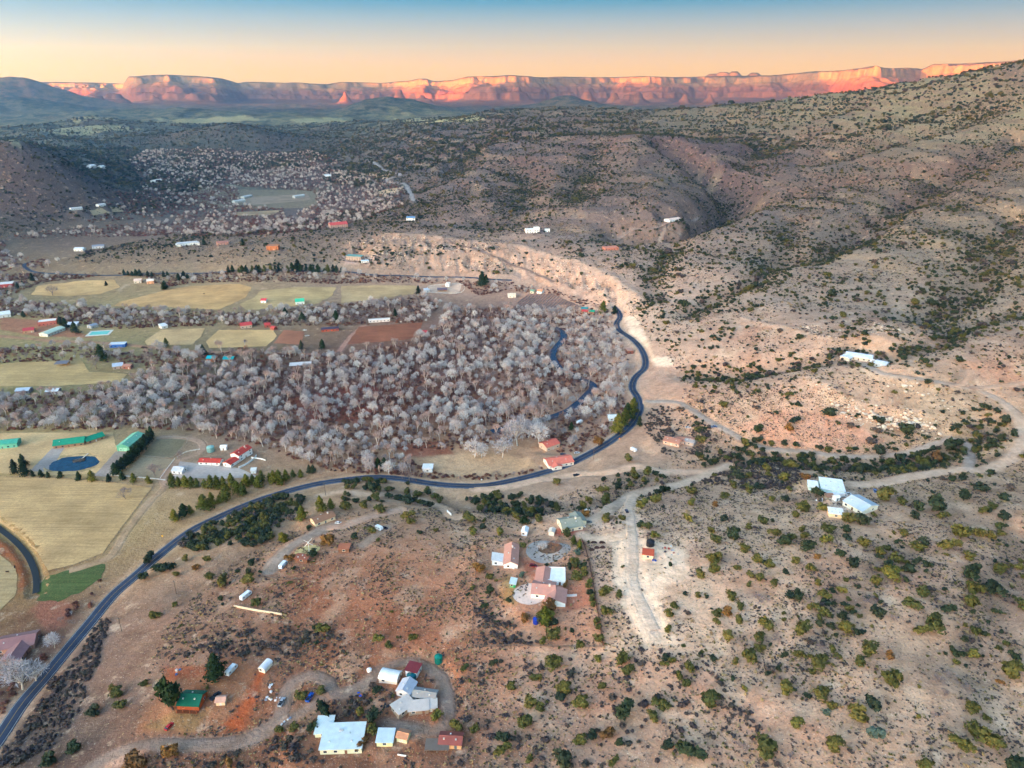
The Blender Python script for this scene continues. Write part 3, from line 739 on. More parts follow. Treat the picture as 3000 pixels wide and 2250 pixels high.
# ------------------------------------------------------------------ buildings (photo pixels of the base, metres)
# kind, label, (x1,y1)-(x2,y2) long axis on the ground | (x,y,length,heading), width, wall height, roof rise, roof rgb, wall rgb, roof type
TEAL = (30,140,112); RED = (190,72,62); TERRA = (202,146,126); WHITE = (240,240,238); CREAM = (232,220,196); GREY = (150,152,150)
BLD = [
 ('ranch_house', 'long low ranch house with bright teal metal roof above the oval pond', (162,1308),(252,1297), 11, 3.2, 3.0, TEAL, (150,120,95), 'gable', dict(wing=((18.0,3.8,15,10,32),), ribs=1)),
 ('metal_barn', 'pale teal metal barn beside the conifer hedge', (362,1322),(408,1284), 11, 4.6, 2.0, (120,186,158), (96,168,140), 'gable', dict(ribs=1,doors=1)),
 ('metal_barn', 'teal metal barn at the left edge of the photo', (-30,1312),(58,1303), 10, 4.2, 1.6, (70,165,140), (110,185,160), 'gable', dict(ribs=1)),
 ('hacienda', 'white two-storey house with red tile roof and walled court', (690,1350),(728,1326), 9, 5.6, 1.8, RED, WHITE, 'gable', dict(wing=((-14,-1,10,8,0,3.0),), chim=1, tiles=1)),
 ('bunkhouse', 'long single-storey white building with red tile roof beside the red-roofed hacienda', (588,1356),(650,1358), 7.5, 2.8, 1.4, RED, WHITE, 'gable', dict(tiles=1)),
 ('farm_shed', 'white gabled shed on the gravel yard behind the cypress row', (527,1382,9,-10), None, 8, 2.6, 1.8, (205,205,210), WHITE, 'gable', {}),
 ('garden_shed', 'small white shed behind the red-roofed bunkhouse', (657,1316,5,5), None, 4.5, 3.0, .8, WHITE, WHITE, 'gable', {}),
 ('pump_house', 'tiny white hut in the dry yard right of the hacienda', (744,1384,4,10), None, 4, 2.6, .6, (225,222,215), WHITE, 'shed', {}),
 ('tan_house', 'tan single-storey house with brown shingle roof above the highway', (918,1538),(975,1515), 8.5, 2.8, 1.7, (150,112,88), (226,208,172), 'gable', dict(chim=1)),
 ('rust_shed', 'low shed with rust-brown roof below the tan house', (870,1642),(905,1642), 4.5, 2.5, .4, (150,92,72), (120,84,66), 'shed', {}),
 ('rust_shed', 'small open shed with rust-brown roof on the dry slope', (1010,1612,6.5,0), None, 5, 2.6, .5, (170,105,78), (120,88,70), 'shed', {}),
 ('log_cabin', 'orange log cabin with dark green metal roof between two big conifers', (536,2060),(596,2057), 9, 2.8, 2.4, (14,96,76), (166,82,44), 'gable', dict(ribs=1,logs=1)),
 ('arched_shed', 'white barrel-roofed shed at the end of the red dirt strip', (779,1958,6,70), None, 3.6, 2.0, 1.3, (225,226,230), (235,225,205), 'arch', {}),
 ('tool_shed', 'little tan shed with pink-tan roof beside the log cabin', (650,2058,4.2,5), None, 3.6, 2.4, .9, (206,160,140), (222,196,160), 'gable', {}),
 ('brick_house', 'large house with mauve-brown shingle roof at the left edge below the highway', (0,1898),(112,1878), 12, 3.0, 2.4, (140,104,104), (170,130,112), 'gable', dict(wing=((2,-9,14,10,80),))),
 ('flat_roof_house', 'big house with flat white roof at the bottom edge', (948,2180),(1066,2166), 13, 3.0, .6, (200,216,218), (206,210,180), 'shed', dict(wing=((-9.5,7,7,9,0,2.3),))),
 ('quonset_shed', 'white barrel-roofed workshop on the red dirt inside the looping drive', (1118,1985),(1170,1993), 6.5, 2.4, 1.7, (232,234,232), (222,206,190), 'arch', {}),
 ('utility_shed', 'white shed with maroon roof beside the dark green tank', (1212,1970,6,-18), None, 5.5, 3.4, .4, (120,52,58), (228,226,226), 'shed', {}),
 ('metal_cottage', 'cottage with pale corrugated gable roof joined to the greenhouse', (1182,2044),(1202,2008), 7.0, 3.0, 2.0, (188,194,206), (206,206,210), 'gable', dict(ribs=1)),
 ('greenhouse', 'long glazed greenhouse with ribbed grey roof beside the metal cottage', (1214,2038),(1278,2042), 5.4, 2.6, 1.0, (158,154,150), (150,158,168), 'gable', dict(ribs=1)),
 ('patchwork_house', 'rambling shack roofed with many pale sheet-metal patches', (1158,2096),(1206,2062), 6.5, 2.6, .5, (200,190,182), (150,130,112), 'shed', dict(wing=((5,-5,9,5.5,-35,2.4),(10,-8,5,5,-35,2.2)))),
 ('blue_shed', 'pale yellow cabin with light blue-white metal roof by the bottom edge', (1108,2170),(1154,2168), 6.4, 2.6, .7, (192,210,222), (206,206,160), 'shed', {}),
 ('orange_roof_shed', 'tiny pale shed with orange-tan shingle roof beside the blue-roofed cabin', (1183,2162,4.8,-15), None, 4.4, 2.5, .8, (196,138,104), (214,214,168), 'gable', {}),
 ('maroon_roof_cabin', 'tan cabin with long maroon shingle roof at the bottom of the photo', (1290,2176),(1354,2176), 6.2, 2.6, 1.3, (142,80,72), (216,170,124), 'gable', {}),
 ('carport', 'low grey carport roof in front of the maroon-roofed cabin', (1282,2196,9.5,0), None, 5, 2.3, .2, (112,102,94), (120,108,98), 'open', {}),
 ('guest_house', 'white guest house with terracotta roof left of the gravel circle', (1496,1662),(1500,1614), 8.2, 2.9, 1.9, TERRA, WHITE, 'gable', dict(wing=((-3.2,7.6,7.5,7,0,2.3),), wingcol=(236,228,220), chim=1)),
 ('main_house', 'sprawling white house with terracotta roofs and round patio in the fenced garden', (1560,1736),(1626,1736), 11, 3.0, 2.1, (196,142,126), WHITE, 'gable', dict(wing=((-1,11,13,9,90),(7,-5,11,11,90)), chim=1)),
 ('flat_garage', 'white flat-roofed garage block at the back of the terracotta house', (1592,1694),(1656,1692), 11.5, 3.2, .3, (240,240,240), WHITE, 'flat', {}),
 ('garden_greenhouse', 'small green garden hut with white roof beside the round patio', (1504,1718,5.2,80), None, 3, 2.2, .5, (226,234,228), (54,150,96), 'shed', {}),
 ('beige_house', 'beige house with grey-green hip roof beside the circular drive', (1640,1548),(1698,1536), 12, 3.2, 2.6, (142,146,132), (236,222,192), 'gable', dict(wing=((7,4,10,8,90),), chim=1)),
 ('white_shed', 'narrow white shed standing alone on bare dirt left of the beige house', (1538,1564,5.5,80), None, 3.6, 2.8, .9, WHITE, WHITE, 'gable', {}),
 ('white_shed', 'small pale shed beside the beige house wall', (1617,1562,4.5,75), None, 3.4, 2.6, .7, (222,206,190), (236,226,210), 'gable', {}),
 ('orange_roof_hut', 'little hut with orange roof on the bright dirt pad', (1898,1630,6,-12), None, 5, 2.7, .6, (188,88,62), (226,196,168), 'shed', {}),
 ('red_roof_house', 'white house with coral-red metal roof right beside the highway bend', (1600,1366),(1672,1350), 13, 3.2, 2.2, (222,124,104), (232,222,208), 'gable', dict(wing=((-5,-6,8,8,90),), ribs=1)),
 ('red_roof_barn', 'barn with coral-red roof under the pale cottonwoods', (1590,1318),(1628,1304), 11, 4.0, 2.2, (214,112,94), (206,180,160), 'gable', dict(ribs=1)),
 ('white_pavilion', 'white open-sided shed half hidden in grey brush beside the highway', (1240,1378),(1268,1378), 7, 3.6, .4, (236,236,236), (226,226,224), 'shed', {}),
 ('white_bungalow', 'long white bungalow behind the yellow-green cypresses at the bend', (1782,1230),(1812,1226), 8, 3, .8, (226,232,232), (214,222,222), 'gable', {}),
 ('brown_roof_house', 'pink house with brown tile roof across the highway', (1948,1296),(1994,1300), 10, 3, 1.6, (176,124,104), (210,170,150), 'gable', dict(wing=((8,7,14,9,20),))),
 ('grey_cabin', 'grey cabin in dark brush above the junction', (2022,1294,8,-35), None, 6, 2.8, 1.4, (150,146,146), (170,160,155), 'gable', {}),
 ('hill_ranch', 'long white-roofed ranch house on the rocky hilltop', (2476,1050),(2556,1050), 13, 3.2, 1.0, (226,232,240), (206,194,180), 'gable', dict(wing=((-10,-8,10,9,70),), ribs=1)),
 ('hill_garage', 'white-roofed garage right of the hilltop ranch house', (2566,1056),(2602,1056), 11, 3.2, .8, (224,228,236), (206,216,214), 'gable', dict(ribs=1)),
 ('white_barn', 'large white flat-roofed barn at the end of the right-hand dirt road', (2400,1436),(2468,1436), 15, 4.2, .6, (238,244,246), (198,226,224), 'shed', dict(wing=((-12,0,6,8,0,2.8),))),
 ('grey_gable_house', 'white-walled house with broad pale grey gable roof and orange bush', (2490,1476),(2548,1498), 15, 3.0, 2.0, (186,198,206), (236,228,206), 'gable', {}),
 ('terracotta_lean_to', 'tiny lean-to with terracotta roof between the white barn and the trailer', (2431,1450,5,0), None, 4, 2.4, .5, (196,140,110), (210,190,170), 'shed', {}),
 ('cube_hut', 'tiny white cube hut below the long white trailer', (2447,1472,3.2,20), None, 3, 2.6, .5, (240,244,244), (232,238,238), 'gable', {}),
 ('cream_shed', 'cream shed with white roof and wooden fence below the grey gable house', (2446,1510,8,-14), None, 6, 2.8, .6, (240,240,236), (238,212,172), 'shed', {}),
 # valley and far side
 ('white_farmhouse', 'white U-shaped farmhouse on the crest of the bare tan ridge', (520,722),(578,714), 12, 4.5, 1.6, (190,196,202), WHITE, 'gable', dict(wing=((-16,-6,12,8,90),(16,-6,14,8,90)))),
 ('white_cottage', 'small white cottage at the left foot of the tan ridge', (222,735),(248,733), 12, 4, 2, (206,216,228), WHITE, 'gable', {}),
 ('grey_lodge', 'grey-roofed lodge half hidden by trees beside the white cottage', (272,728),(306,724), 12, 4, 2, (130,140,160), (200,205,212), 'gable', {}),
 ('adobe_house', 'cube-like orange adobe house on the tan ridge', (784,732),(818,730), 16, 7, .3, (176,124,92), (190,120,80), 'flat', {}),
 ('pink_house', 'pink-roofed house among junipers near the white farmhouse', (636,718),(668,714), 13, 4, 2, (170,120,108), (196,150,135), 'gable', {}),
 ('red_roof_lodge', 'long lodge with dark red roof in the far valley trees', (955,668),(1026,660), 18, 6, 4, (196,86,84), (180,150,140), 'gable', {}),
 ('blue_roof_house', 'white house with blue-grey roof beneath the far hillside', (1192,646),(1216,644), 14, 5.5, 2, (110,150,190), WHITE, 'gable', {}),
 ('white_mesa_house', 'bright white box house on the bench above the pale escarpment', (1540,682),(1576,682), 14, 6, .4, WHITE, WHITE, 'flat', dict(wing=((10,5,10,9,0,8),))),
 ('white_mesa_shed', 'small white box shed right of the bright white bench house', (1603,680,9,0), None, 7, 4.5, .4, WHITE, WHITE, 'flat', {}),
 ('hill_villa', 'white villa with pale pink roof on the far right knoll', (1953,648),(1986,648), 14, 4, 1.6, (228,206,196), WHITE, 'gable', {}),
 ('rim_house', 'pink adobe house perched on the escarpment rim', (1768,732),(1808,730), 13, 4, .6, (206,140,122), (190,126,108), 'flat', {}),
 ('scaffold_house', 'unfinished house with teal netting on the escarpment slope', (1018,762),(1062,756), 12, 7, .5, (110,160,156), (180,160,146), 'shed', {}),
 ('white_pad_shed', 'low white shed on the cleared pad below the unfinished house', (1058,770),(1080,768), 7, 3, .5, (206,226,240), WHITE, 'shed', {}),
 ('red_barn', 'barn with bright red roof in the middle pastures', (705,960),(738,956), 11, 4, 2.6, (184,74,74), (180,162,150), 'gable', {}),
 ('red_barn', 'small red-roofed shed right of the bright red barn', (775,958),(792,956), 8, 3.6, 1.8, (180,72,72), (160,90,80), 'gable', {}),
 ('red_barn', 'tiny red-roofed hut at the foot of the two red barns', (797,964),(808,966), 6, 3, 1.6, (176,72,70), (160,90,80), 'gable', {}),
 ('long_stable', 'long low stable with dark roof and rust walls in the dirt yard', (942,970),(992,966), 9, 3.2, 1.0, (72,66,86), (160,84,64), 'gable', {}),
 ('green_roof_barn', 'white barn with bright green roof on the tan pasture', (866,890),(892,888), 12, 4.5, 3, (70,190,150), (232,236,230), 'gable', {}),
 ('red_roof_stable', 'little white stable with red roof on the tan pasture', (767,886),(782,886), 8, 4, 2, (206,72,80), WHITE, 'gable', {}),
 ('cream_cottage', 'cream cottage with pale roof at the end of the curving pasture drive', (395,828),(416,826), 12, 4, 2, (232,206,190), (220,206,190), 'gable', {}),
 ('cream_cottage', 'white cottage with orange side right of the cream cottage', (432,830),(452,828), 12, 4.5, 2, (240,226,214), (228,170,130), 'gable', {}),
 ('red_white_shop', 'white-roofed building with red front at the left edge', (-10,842),(40,836), 14, 5, .6, (214,214,212), (176,76,70), 'shed', {}),
 ('white_warehouse', 'white warehouse at the left edge above the red-roofed house', (-10,930),(32,924), 16, 4.5, .8, (226,232,232), (206,212,212), 'shed', {}),
 ('brick_hall', 'red brick hall with flat white roof left of the pool', (114,952),(168,946), 13, 5, .4, (236,232,226), (176,104,92), 'flat', {}),
 ('crimson_roof_house', 'house with crimson hip roof in the red dirt at the left', (70,974),(102,970), 11, 3.4, 2.2, (180,70,72), (180,146,120), 'gable', {}),
 ('long_green_shed', 'long shed with pale green metal roof left of the pool', (128,986),(180,966), 13, 3.6, 1.4, (186,206,190), (200,206,200), 'gable', {}),
 ('grey_store', 'small grey-roofed store between the hall and the pool', (200,956),(230,954), 9, 3.4, 1, (206,214,226), (180,180,185), 'shed', {}),
 ('grey_store', 'grey metal store right of the pool garden', (262,962),(282,956), 9, 3.4, 1, (150,160,176), (170,176,182), 'gable', {}),
 ('blue_end_container', 'white shed with bright blue end beside the dark woods', (325,1016),(370,1014), 8, 4, .3, (206,216,226), (60,110,190), 'shed', {}),
 ('teal_roof_cabin', 'cabin with turquoise roof behind the cottonwoods, left of two', (610,1056),(634,1056), 9, 4, 1.8, (22,166,180), (170,110,80), 'gable', {}),
 ('teal_roof_cabin', 'long cabin with turquoise roof behind the cottonwoods, right of two', (658,1058),(688,1058), 9, 4, 1.6, (20,150,160), (140,100,80), 'gable', {}),
 ('grey_pole_barn', 'open pole barn with dark grey roof on the left meadow', (166,1072),(202,1070), 9, 3.6, .6, (110,112,122), (140,130,120), 'open', {}),
 ('meadow_house', 'house with light blue-grey roof at the right of the left meadow', (332,1078),(362,1074), 12, 3.4, 1.8, (170,186,206), (170,150,140), 'gable', {}),
 ('brown_hut', 'brown hut beside the light blue-roofed meadow house', (376,1078,9,0), None, 7, 3.4, 1.2, (166,124,108), (150,100,84), 'gable', {}),
 ('white_canopy', 'pale flat canopy lying low in the woods near the turquoise cabins', (850,1076),(912,1072), 9, 3.2, .4, (214,208,206), (190,186,190), 'open', {}),
 ('woodland_shack', 'shack with pale blue roof in the left woods', (52,1150),(92,1148), 9, 3.4, 1.4, (176,190,206), (130,130,140), 'gable', {}),
 ('woodland_shack', 'shack with white roof right of the pale blue one in the left woods', (140,1152),(176,1150), 9, 3.4, 1.4, (214,222,232), (120,110,115), 'gable', {}),
 ('white_cabin', 'white cabin under a round grey cottonwood beside the middle pasture', (470,962),(488,958), 10, 3.6, 1.0, (226,230,232), (206,206,206), 'shed', {}),
 ('cream_house', 'cream house beside the vineyard lane', (1488,870),(1510,868), 12, 3.6, 1.8, (232,214,190), (240,232,214), 'gable', {}),
 ('orange_cottage', 'white cottage with orange roof at the top of the vineyard', (1576,858),(1590,858), 8, 3.4, 1.8, (224,150,110), WHITE, 'gable', {}),
 ('green_cottage', 'tiny green-roofed cottage left of the orange-roofed cottage', (1556,858),(1566,858), 8, 3.4, 1.6, (120,160,140), (206,200,180), 'gable', {}),
 ('horse_barn', 'dark-roofed horse barn inside the pale corral', (1282,854),(1310,853), 8, 3.4, 1.0, (110,96,110), (160,140,130), 'open', {}),
 ('corral_shed', 'white shed at the back of the pale corral', (1307,838),(1318,838), 8, 4.5, .6, (240,232,220), WHITE, 'shed', {}),
 ('corral_trailer', 'pale grey stock shed at the left of the corral', (1244,856),(1256,854), 8, 4, .8, (200,206,216), (190,190,196), 'shed', {}),
 ('riverside_cabin', 'cabin with teal roof below the foot of the escarpment', (1704,912),(1722,910), 9, 4, 2, (60,130,140), (150,110,90), 'gable', {}),
 ('riverside_cabin', 'cabin with red roof between teal and green cabins', (1706,920),(1724,919), 8, 3.6, 1.6, (186,70,70), (150,110,90), 'gable', {}),
 ('riverside_cabin', 'cabin with bright green roof right of the red-roofed cabin', (1725,918),(1742,917), 8, 3.6, 1.6, (50,156,126), (150,110,90), 'gable', {}),
 ('long_mobile_home', 'long white mobile home above the ploughed garden plot', (1080,944),(1142,940), 6, 3.4, .5, (232,226,222), (214,208,206), 'gable', {}),
 ('red_hut', 'tiny bright red hut right of the ploughed garden plot', (1244,980,6,0), None, 6, 4.5, .8, (196,48,66), (180,60,64), 'gable', {}),
 ('roadside_kiosk', 'brown roadside hut between the woods and the highway', (1844,1034,7.5,10), None, 7, 4, .8, (176,140,124), (120,76,66), 'shed', {}),
 ('glasshouse', 'long white nursery glasshouse in the far valley, front row', (672,596),(728,590), 12, 5, 2, (196,200,204), (180,186,190), 'arch', {}),
 ('glasshouse', 'white nursery glasshouse in the far valley, back row left', (700,584),(745,576), 12, 5, 2, (196,198,202), (180,186,190), 'arch', {}),
 ('glasshouse', 'white nursery glasshouse in the far valley, back row right', (850,582),(900,574), 12, 5, 2, (192,198,204), (180,186,190), 'arch', {}),
 ('white_block', 'long white block below the dark left-hand hill', (206,616),(240,613), 12, 4.5, 1, (196,202,210), (214,220,226), 'gable', {}),
 ('white_block', 'short white block right of the long one below the dark left-hand hill', (286,606),(306,603), 12, 4.5, 1.5, (200,206,212), (214,220,226), 'gable', {}),
 ('hamlet_house', 'white house in the far valley woods, higher of two', (262,492),(276,491), 16, 6, 3, (228,230,234), (214,216,222), 'gable', {}),
 ('hamlet_house', 'pale house in the far valley woods, lower of two', (292,496),(304,495), 16, 6, 3, (210,220,226), (214,216,222), 'gable', {}),
 ('hamlet_house', 'white house at the far end of the tan valley field', (952,520),(970,518), 14, 6, 3, (200,214,230), (226,230,232), 'gable', {}),
 ('hamlet_house', 'low white house beside the far valley field', (448,535),(470,533), 16, 6, 2.5, (230,232,232), (214,216,216), 'gable', {}),
]
# ------------------------------------------------------------------ place buildings on the ground, level a pad for each
PLACED = []
for e in BLD:
    kind, label, a, b, W, h, rise, rc, wc, typ, op = e
    if b is None:
        x, y = G(a[0], a[1]); L = a[2]; rz = math.radians(a[3])
    else:
        x0, y0 = G(*a); x1, y1 = G(*b)
        x, y = (x0 + x1) / 2, (y0 + y1) / 2
        L = max(math.hypot(x1 - x0, y1 - y0), 4.0); rz = math.atan2(y1 - y0, x1 - x0)
    if math.hypot(x, y) > 1250: L = min(L, 36.0)
    PLACED.append((x, y, L, rz))
PADS = [(x, y, max(L, e[4]) * .62 + (6 if e[10].get('wing') else 1.5)) for e, (x, y, L, rz) in zip(BLD, PLACED)]
def add_pad(x, y, R, dz=0.0):
    z = float(zat(x, y)) + dz
    a, b = window(x, y, R * 2.2)
    d = np.hypot(GX[a, b] - x, GY[a, b] - y)
    w = smooth(R * 2, R, d)
    Z[a, b] = Z[a, b] * (1 - w) + z * w
for x, y, R in PADS: add_pad(x, y, R)

# ------------------------------------------------------------------ roads: profile first, then the ground is cut to it
def road_profile(P, win=7):
    z = zat(P[:, 0], P[:, 1])
    k = np.ones(win) / win
    return np.convolve(np.pad(z, win // 2, mode='edge'), k, mode='valid')
ROADS = []
def plan_road(pts_, w, step=3.0, win=9):
    P = pline(pts_, step); z = road_profile(P, win)
    ROADS.append((P, z, w))
    return len(ROADS) - 1
HW = plan_road(HIGHWAY, 7.6, 3.0, 15)
HF = plan_road(FARROAD, 6.0, 4.0, 15)
DR = [plan_road(p, w, 3.0, 7) for p, w, c in DIRT]
DM = np.full(Z.shape, 1e9); ZT = Z.copy()
for P, z, w in ROADS:
    for (x, y), zz in zip(P, z):
        a, b = window(x, y, w / 2 + 9)
        d = np.hypot(GX[a, b] - x, GY[a, b] - y) - w / 2
        m = d < DM[a, b]
        DM[a, b] = np.where(m, d, DM[a, b]); ZT[a, b] = np.where(m, zz, ZT[a, b])
wr = smooth(7.0, 1.2, DM)
Z = Z * (1 - wr) + (ZT - .22 * smooth(1.0, .2, DM)) * wr
# channel of the river and of the canal, bed of the pond
RV = pline(RIVER, 4.0); RVZ = float(np.median(zat(RV[:, 0], RV[:, 1]))) - 1.0
D = dist_to(RV, 40)
Z = np.where(D < 40, Z * smooth(5, 13, D) + np.minimum(Z, RVZ - 1.2) * (1 - smooth(5, 13, D)), Z)
CN = pline(CANAL, 3.0); CNZ = float(np.min(zat(CN[:, 0], CN[:, 1]))) - .6
D = dist_to(CN, 20)
Z = np.where(D < 20, Z * smooth(2.5, 7, D) + np.minimum(Z, CNZ - .8) * (1 - smooth(2.5, 7, D)), Z)
PX, PY = G(215, 1357); PZ = float(zat(PX, PY)) - .35
def pond_r(ang): return 1 + .05 * np.sin(2 * ang + 1) + .04 * np.sin(3 * ang)
d = np.hypot((GX - PX) / 20.5, (GY - PY) / 14.5)
Z = np.where(d < 1.3, Z * smooth(.92, 1.06, d) + (PZ - .8) * (1 - smooth(.92, 1.06, d)), Z)

# ------------------------------------------------------------------ ground colours (soil and dry grass, by place)
GC = [
 (2500,1900,(205,172,148)),(2900,2100,(188,160,138)),(2000,2100,(176,148,130)),(1500,2150,(158,128,112)),(1200,1850,(164,112,88)),(1100,1700,(178,128,102)),(1300,1600,(192,150,125)),(1700,1750,(215,165,138)),(1900,1650,(236,205,182)),(1850,1850,(222,190,166)),(2200,1600,(212,178,152)),(2700,1550,(192,162,140)),(2950,1700,(186,154,134)),
 (800,1850,(154,116,96)),(500,1850,(150,122,106)),(400,2050,(136,112,100)),(650,2080,(160,108,80)),(200,2200,(105,92,86)),(900,2050,(136,102,84)),(1300,2050,(152,108,86)),(700,1750,(162,126,106)),(900,1700,(158,106,82)),(450,1750,(146,124,110)),(1000,1580,(186,152,130)),(1400,1550,(196,162,138)),(1600,1450,(186,158,140)),(2000,1450,(190,162,143)),(2300,1500,(196,168,146)),
 (2400,1330,(172,150,130)),(2450,1270,(206,164,142)),(2250,1150,(212,174,152)),(2100,1050,(204,170,150)),(2300,1000,(198,166,148)),(2600,1120,(192,170,148)),(2800,1200,(174,156,134)),(2900,1100,(198,160,138)),(2400,950,(194,166,148)),(2700,950,(176,156,140)),(2900,900,(172,152,134)),(2000,900,(200,172,155)),(1900,950,(212,182,162)),
 (1600,780,(226,186,162)),(1400,740,(222,182,158)),(1200,760,(192,162,142)),(1800,860,(230,190,168)),(1000,740,(182,154,134)),(700,730,(176,148,124)),(400,760,(176,148,120)),(1700,690,(176,150,136)),(2200,750,(166,146,132)),(2500,700,(162,144,128)),(2800,700,(164,146,126)),
 (2000,640,(154,132,122)),(1500,620,(146,124,116)),(1300,550,(140,120,112)),(1900,500,(154,134,118)),(2100,480,(134,112,108)),(2300,450,(138,112,106)),(2600,400,(166,152,120)),(2900,350,(184,170,130)),(2500,330,(176,164,122)),(2200,360,(164,150,116)),(2900,500,(164,138,114)),(2700,600,(158,134,116)),(1500,400,(130,112,108)),
 (1200,420,(118,108,104)),(900,430,(112,110,100)),(500,400,(112,110,98)),(200,480,(122,116,96)),(100,420,(145,140,112)),(300,560,(120,110,94)),(150,560,(124,110,90)),(500,620,(134,120,108)),(100,640,(126,106,90)),(400,350,(150,150,122)),(800,340,(160,158,126)),(600,370,(140,140,118)),(1200,330,(176,168,126)),(1000,320,(110,112,104)),(200,340,(150,150,126)),(1600,340,(132,120,108)),(700,500,(118,110,98)),(1000,560,(124,112,104)),
 (1000,1150,(124,84,76)),(1300,1200,(130,82,70)),(700,1200,(108,90,84)),(300,1150,(140,122,92)),(100,1100,(160,148,102)),(1400,1360,(196,164,132)),(1100,1000,(132,100,86)),(600,1020,(142,124,96)),(500,870,(185,160,115)),(1500,900,(134,106,98)),(100,1600,(165,135,92)),(300,1550,(178,156,112)),(200,1350,(182,160,116)),(650,1420,(172,145,112)),(600,1390,(172,150,132)),(80,1950,(104,86,76)),(200,1850,(132,100,88)),
]
gp = np.array([(x, y) for x, y, c in GC], float)
gx, gy = unproj(gp[:, 0], gp[:, 1])
gcol = np.array([lin(c) for x, y, c in GC])
extra = [(0, 8000, (118,112,98)), (-5000, 9000, (118,112,98)), (5000, 9000, (120,110,100)), (0, 12000, (190,120,95)), (5000, 11800, (185,120,95)), (-5000, 12000, (180,120,98)), (0, 22000, (140,110,95)), (0, -3000, (130,115,95)), (-9000, -6000, (110,105,90)), (9000, -6000, (110,105,90)), (0, 60, (170,140,120)), (-300, 60, (120,100,90)), (300, 100, (180,150,130))]
gx = np.concatenate([gx, [e[0] for e in extra]]); gy = np.concatenate([gy, [e[1] for e in extra]])
gcol = np.vstack([gcol, [lin(e[2]) for e in extra]])
GAIN = 1.0
RGB = np.clip(upsample(rbf_grid(pspace(gx, gy), gcol, CPHI, CLR, 2)), .02, .85)
def put(mask, c, idx=None):
    c = lin(c)
    if idx is None:
        RGB[...] = RGB * (1 - mask[..., None]) + c * mask[..., None]
    else:
        RGB[idx] = RGB[idx] * (1 - mask[:, None]) + c * mask[:, None]
# uneven soils
n1 = fbm(GX, GY, 70, 3, 71); n2 = fbm(GX, GY, 22, 3, 72)
near = smooth(1300, 700, RG)
put(np.clip(smooth(.1, .5, n1) * .45 * near * hillw, 0, 1), (190,134,108))
put(np.clip(smooth(.05, .45, n2) * .5 * near * hillw, 0, 1), (222,196,172))
put(np.clip(smooth(.1, .5, fbm(GX, GY, 34, 3, 75)) * .5 * near * hillw, 0, 1), (134,116,104))
n3 = fbm(GX, GY, 420, 4, 73)
put(np.clip(smooth(.05, .4, n3) * .5 * smooth(1200, 2200, RG), 0, 1), (128,104,98))
# slope: steeper faces show darker rock, flats show dry grass
gr = np.zeros_like(Z); gr[1:-1] = np.abs(Z[2:] - Z[:-2]) / (RR[2:] - RR[:-2])[:, None]
gc_ = np.zeros_like(Z); gc_[:, 1:-1] = np.abs(Z[:, 2:] - Z[:, :-2]) / (RG[:, 1:-1] * (PHI[2:] - PHI[:-2])[None])
SL = np.hypot(gr, gc_)
put(np.clip(smooth(.3, .6, SL) * .55 * smooth(1100, 2000, RG), 0, 1), (120,94,92))
put(np.clip(smooth(.2, .05, SL) * .5 * smooth(1800, 2600, RG) * smooth(0, .35, fbm(GX, GY, 260, 3, 78)) , 0, 1), (188,178,130))
put(np.clip(BED * smooth(.12, .35, SL) * .5 * smooth(-.1, .3, fbm(GX, GY, 150, 2, 79)), 0, 1), (196,172,140))
put(np.clip(smooth(1.2, .2, LD) * .45, 0, 1), (236,200,174))
put(np.clip(smooth(1.0, .3, GD) * .35, 0, 1), (110,98,88))
for pl, c, s in PATCH:
    idx, dd = polydist(wpoly(pl))
    j = 3.0 * fbm(GX[idx], GY[idx], 9, 2, 80)
    put(np.clip(smooth(2.5, -2.5, dd + j) * s, 0, 1), c, idx)
# worn verges along the roads
for kk, (p_, w_, c_) in zip(DR, DIRT):
    D_ = dist_to(ROADS[kk][0], w_ / 2 + 6) - w_ / 2
    put(np.clip(smooth(3.2, -.4, D_ + 2.6 * n2) * .95, 0, 1), c_)
put(np.clip(smooth(5.0, .5, dist_to(ROADS[HW][0], 9) - 3.8 + 2.5 * n2) * .5, 0, 1), (205,178,155))
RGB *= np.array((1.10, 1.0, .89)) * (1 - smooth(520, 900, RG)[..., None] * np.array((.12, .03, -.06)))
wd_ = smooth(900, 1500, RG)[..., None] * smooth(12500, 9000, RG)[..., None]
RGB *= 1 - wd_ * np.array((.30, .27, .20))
RGB *= 1 - (smooth(1400, 2200, RG) * smooth(10500, 8500, RG) * smooth(math.radians(6), math.radians(-8), PG))[..., None] * np.array((.20, .08, .0))  # far-left ground cooled: bluish distance haze put into the colour
RGB *= 1 - .13 * (smooth(620, 850, RG) * hillw)[..., None]
put(np.clip(BLUFFC * .55, 0, 1), (150,116,98))
put(np.clip(bm_ * smooth(.0, .5, fbm(GX, GY, 20, 3, 203)) * .55, 0, 1), (234,196,172))
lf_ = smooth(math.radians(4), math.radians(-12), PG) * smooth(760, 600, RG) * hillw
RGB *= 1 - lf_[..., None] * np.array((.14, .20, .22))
# vegetation speckle weight for the surfaces too far to place bushes on
VEG = smooth(2700, 5000, RG) * smooth(13000, 11500, RG) * (.8 + .9 * fbm(GX, GY, 900, 3, 90))
VEG = np.clip(VEG, 0, 1)
for k_ in (2, 9, 17, len(PATCH) - 7, len(PATCH) - 6, len(PATCH) - 5, len(PATCH) - 4, len(PATCH) - 3, len(PATCH) - 2):          # swept bare ground has no tufts
    idx, dd = polydist(wpoly(PATCH[k_][0])); VEG[idx] = VEG[idx] - .85 * smooth(2, -2, dd)

# ------------------------------------------------------------------ ground mesh
def grid_faces(nr, nc, wrap=False):
    i = np.arange(nr - 1)[:, None] * nc + np.arange(nc - 1)[None]
    return np.stack([i, i + 1, i + nc + 1, i + nc], -1).reshape(-1, 4)

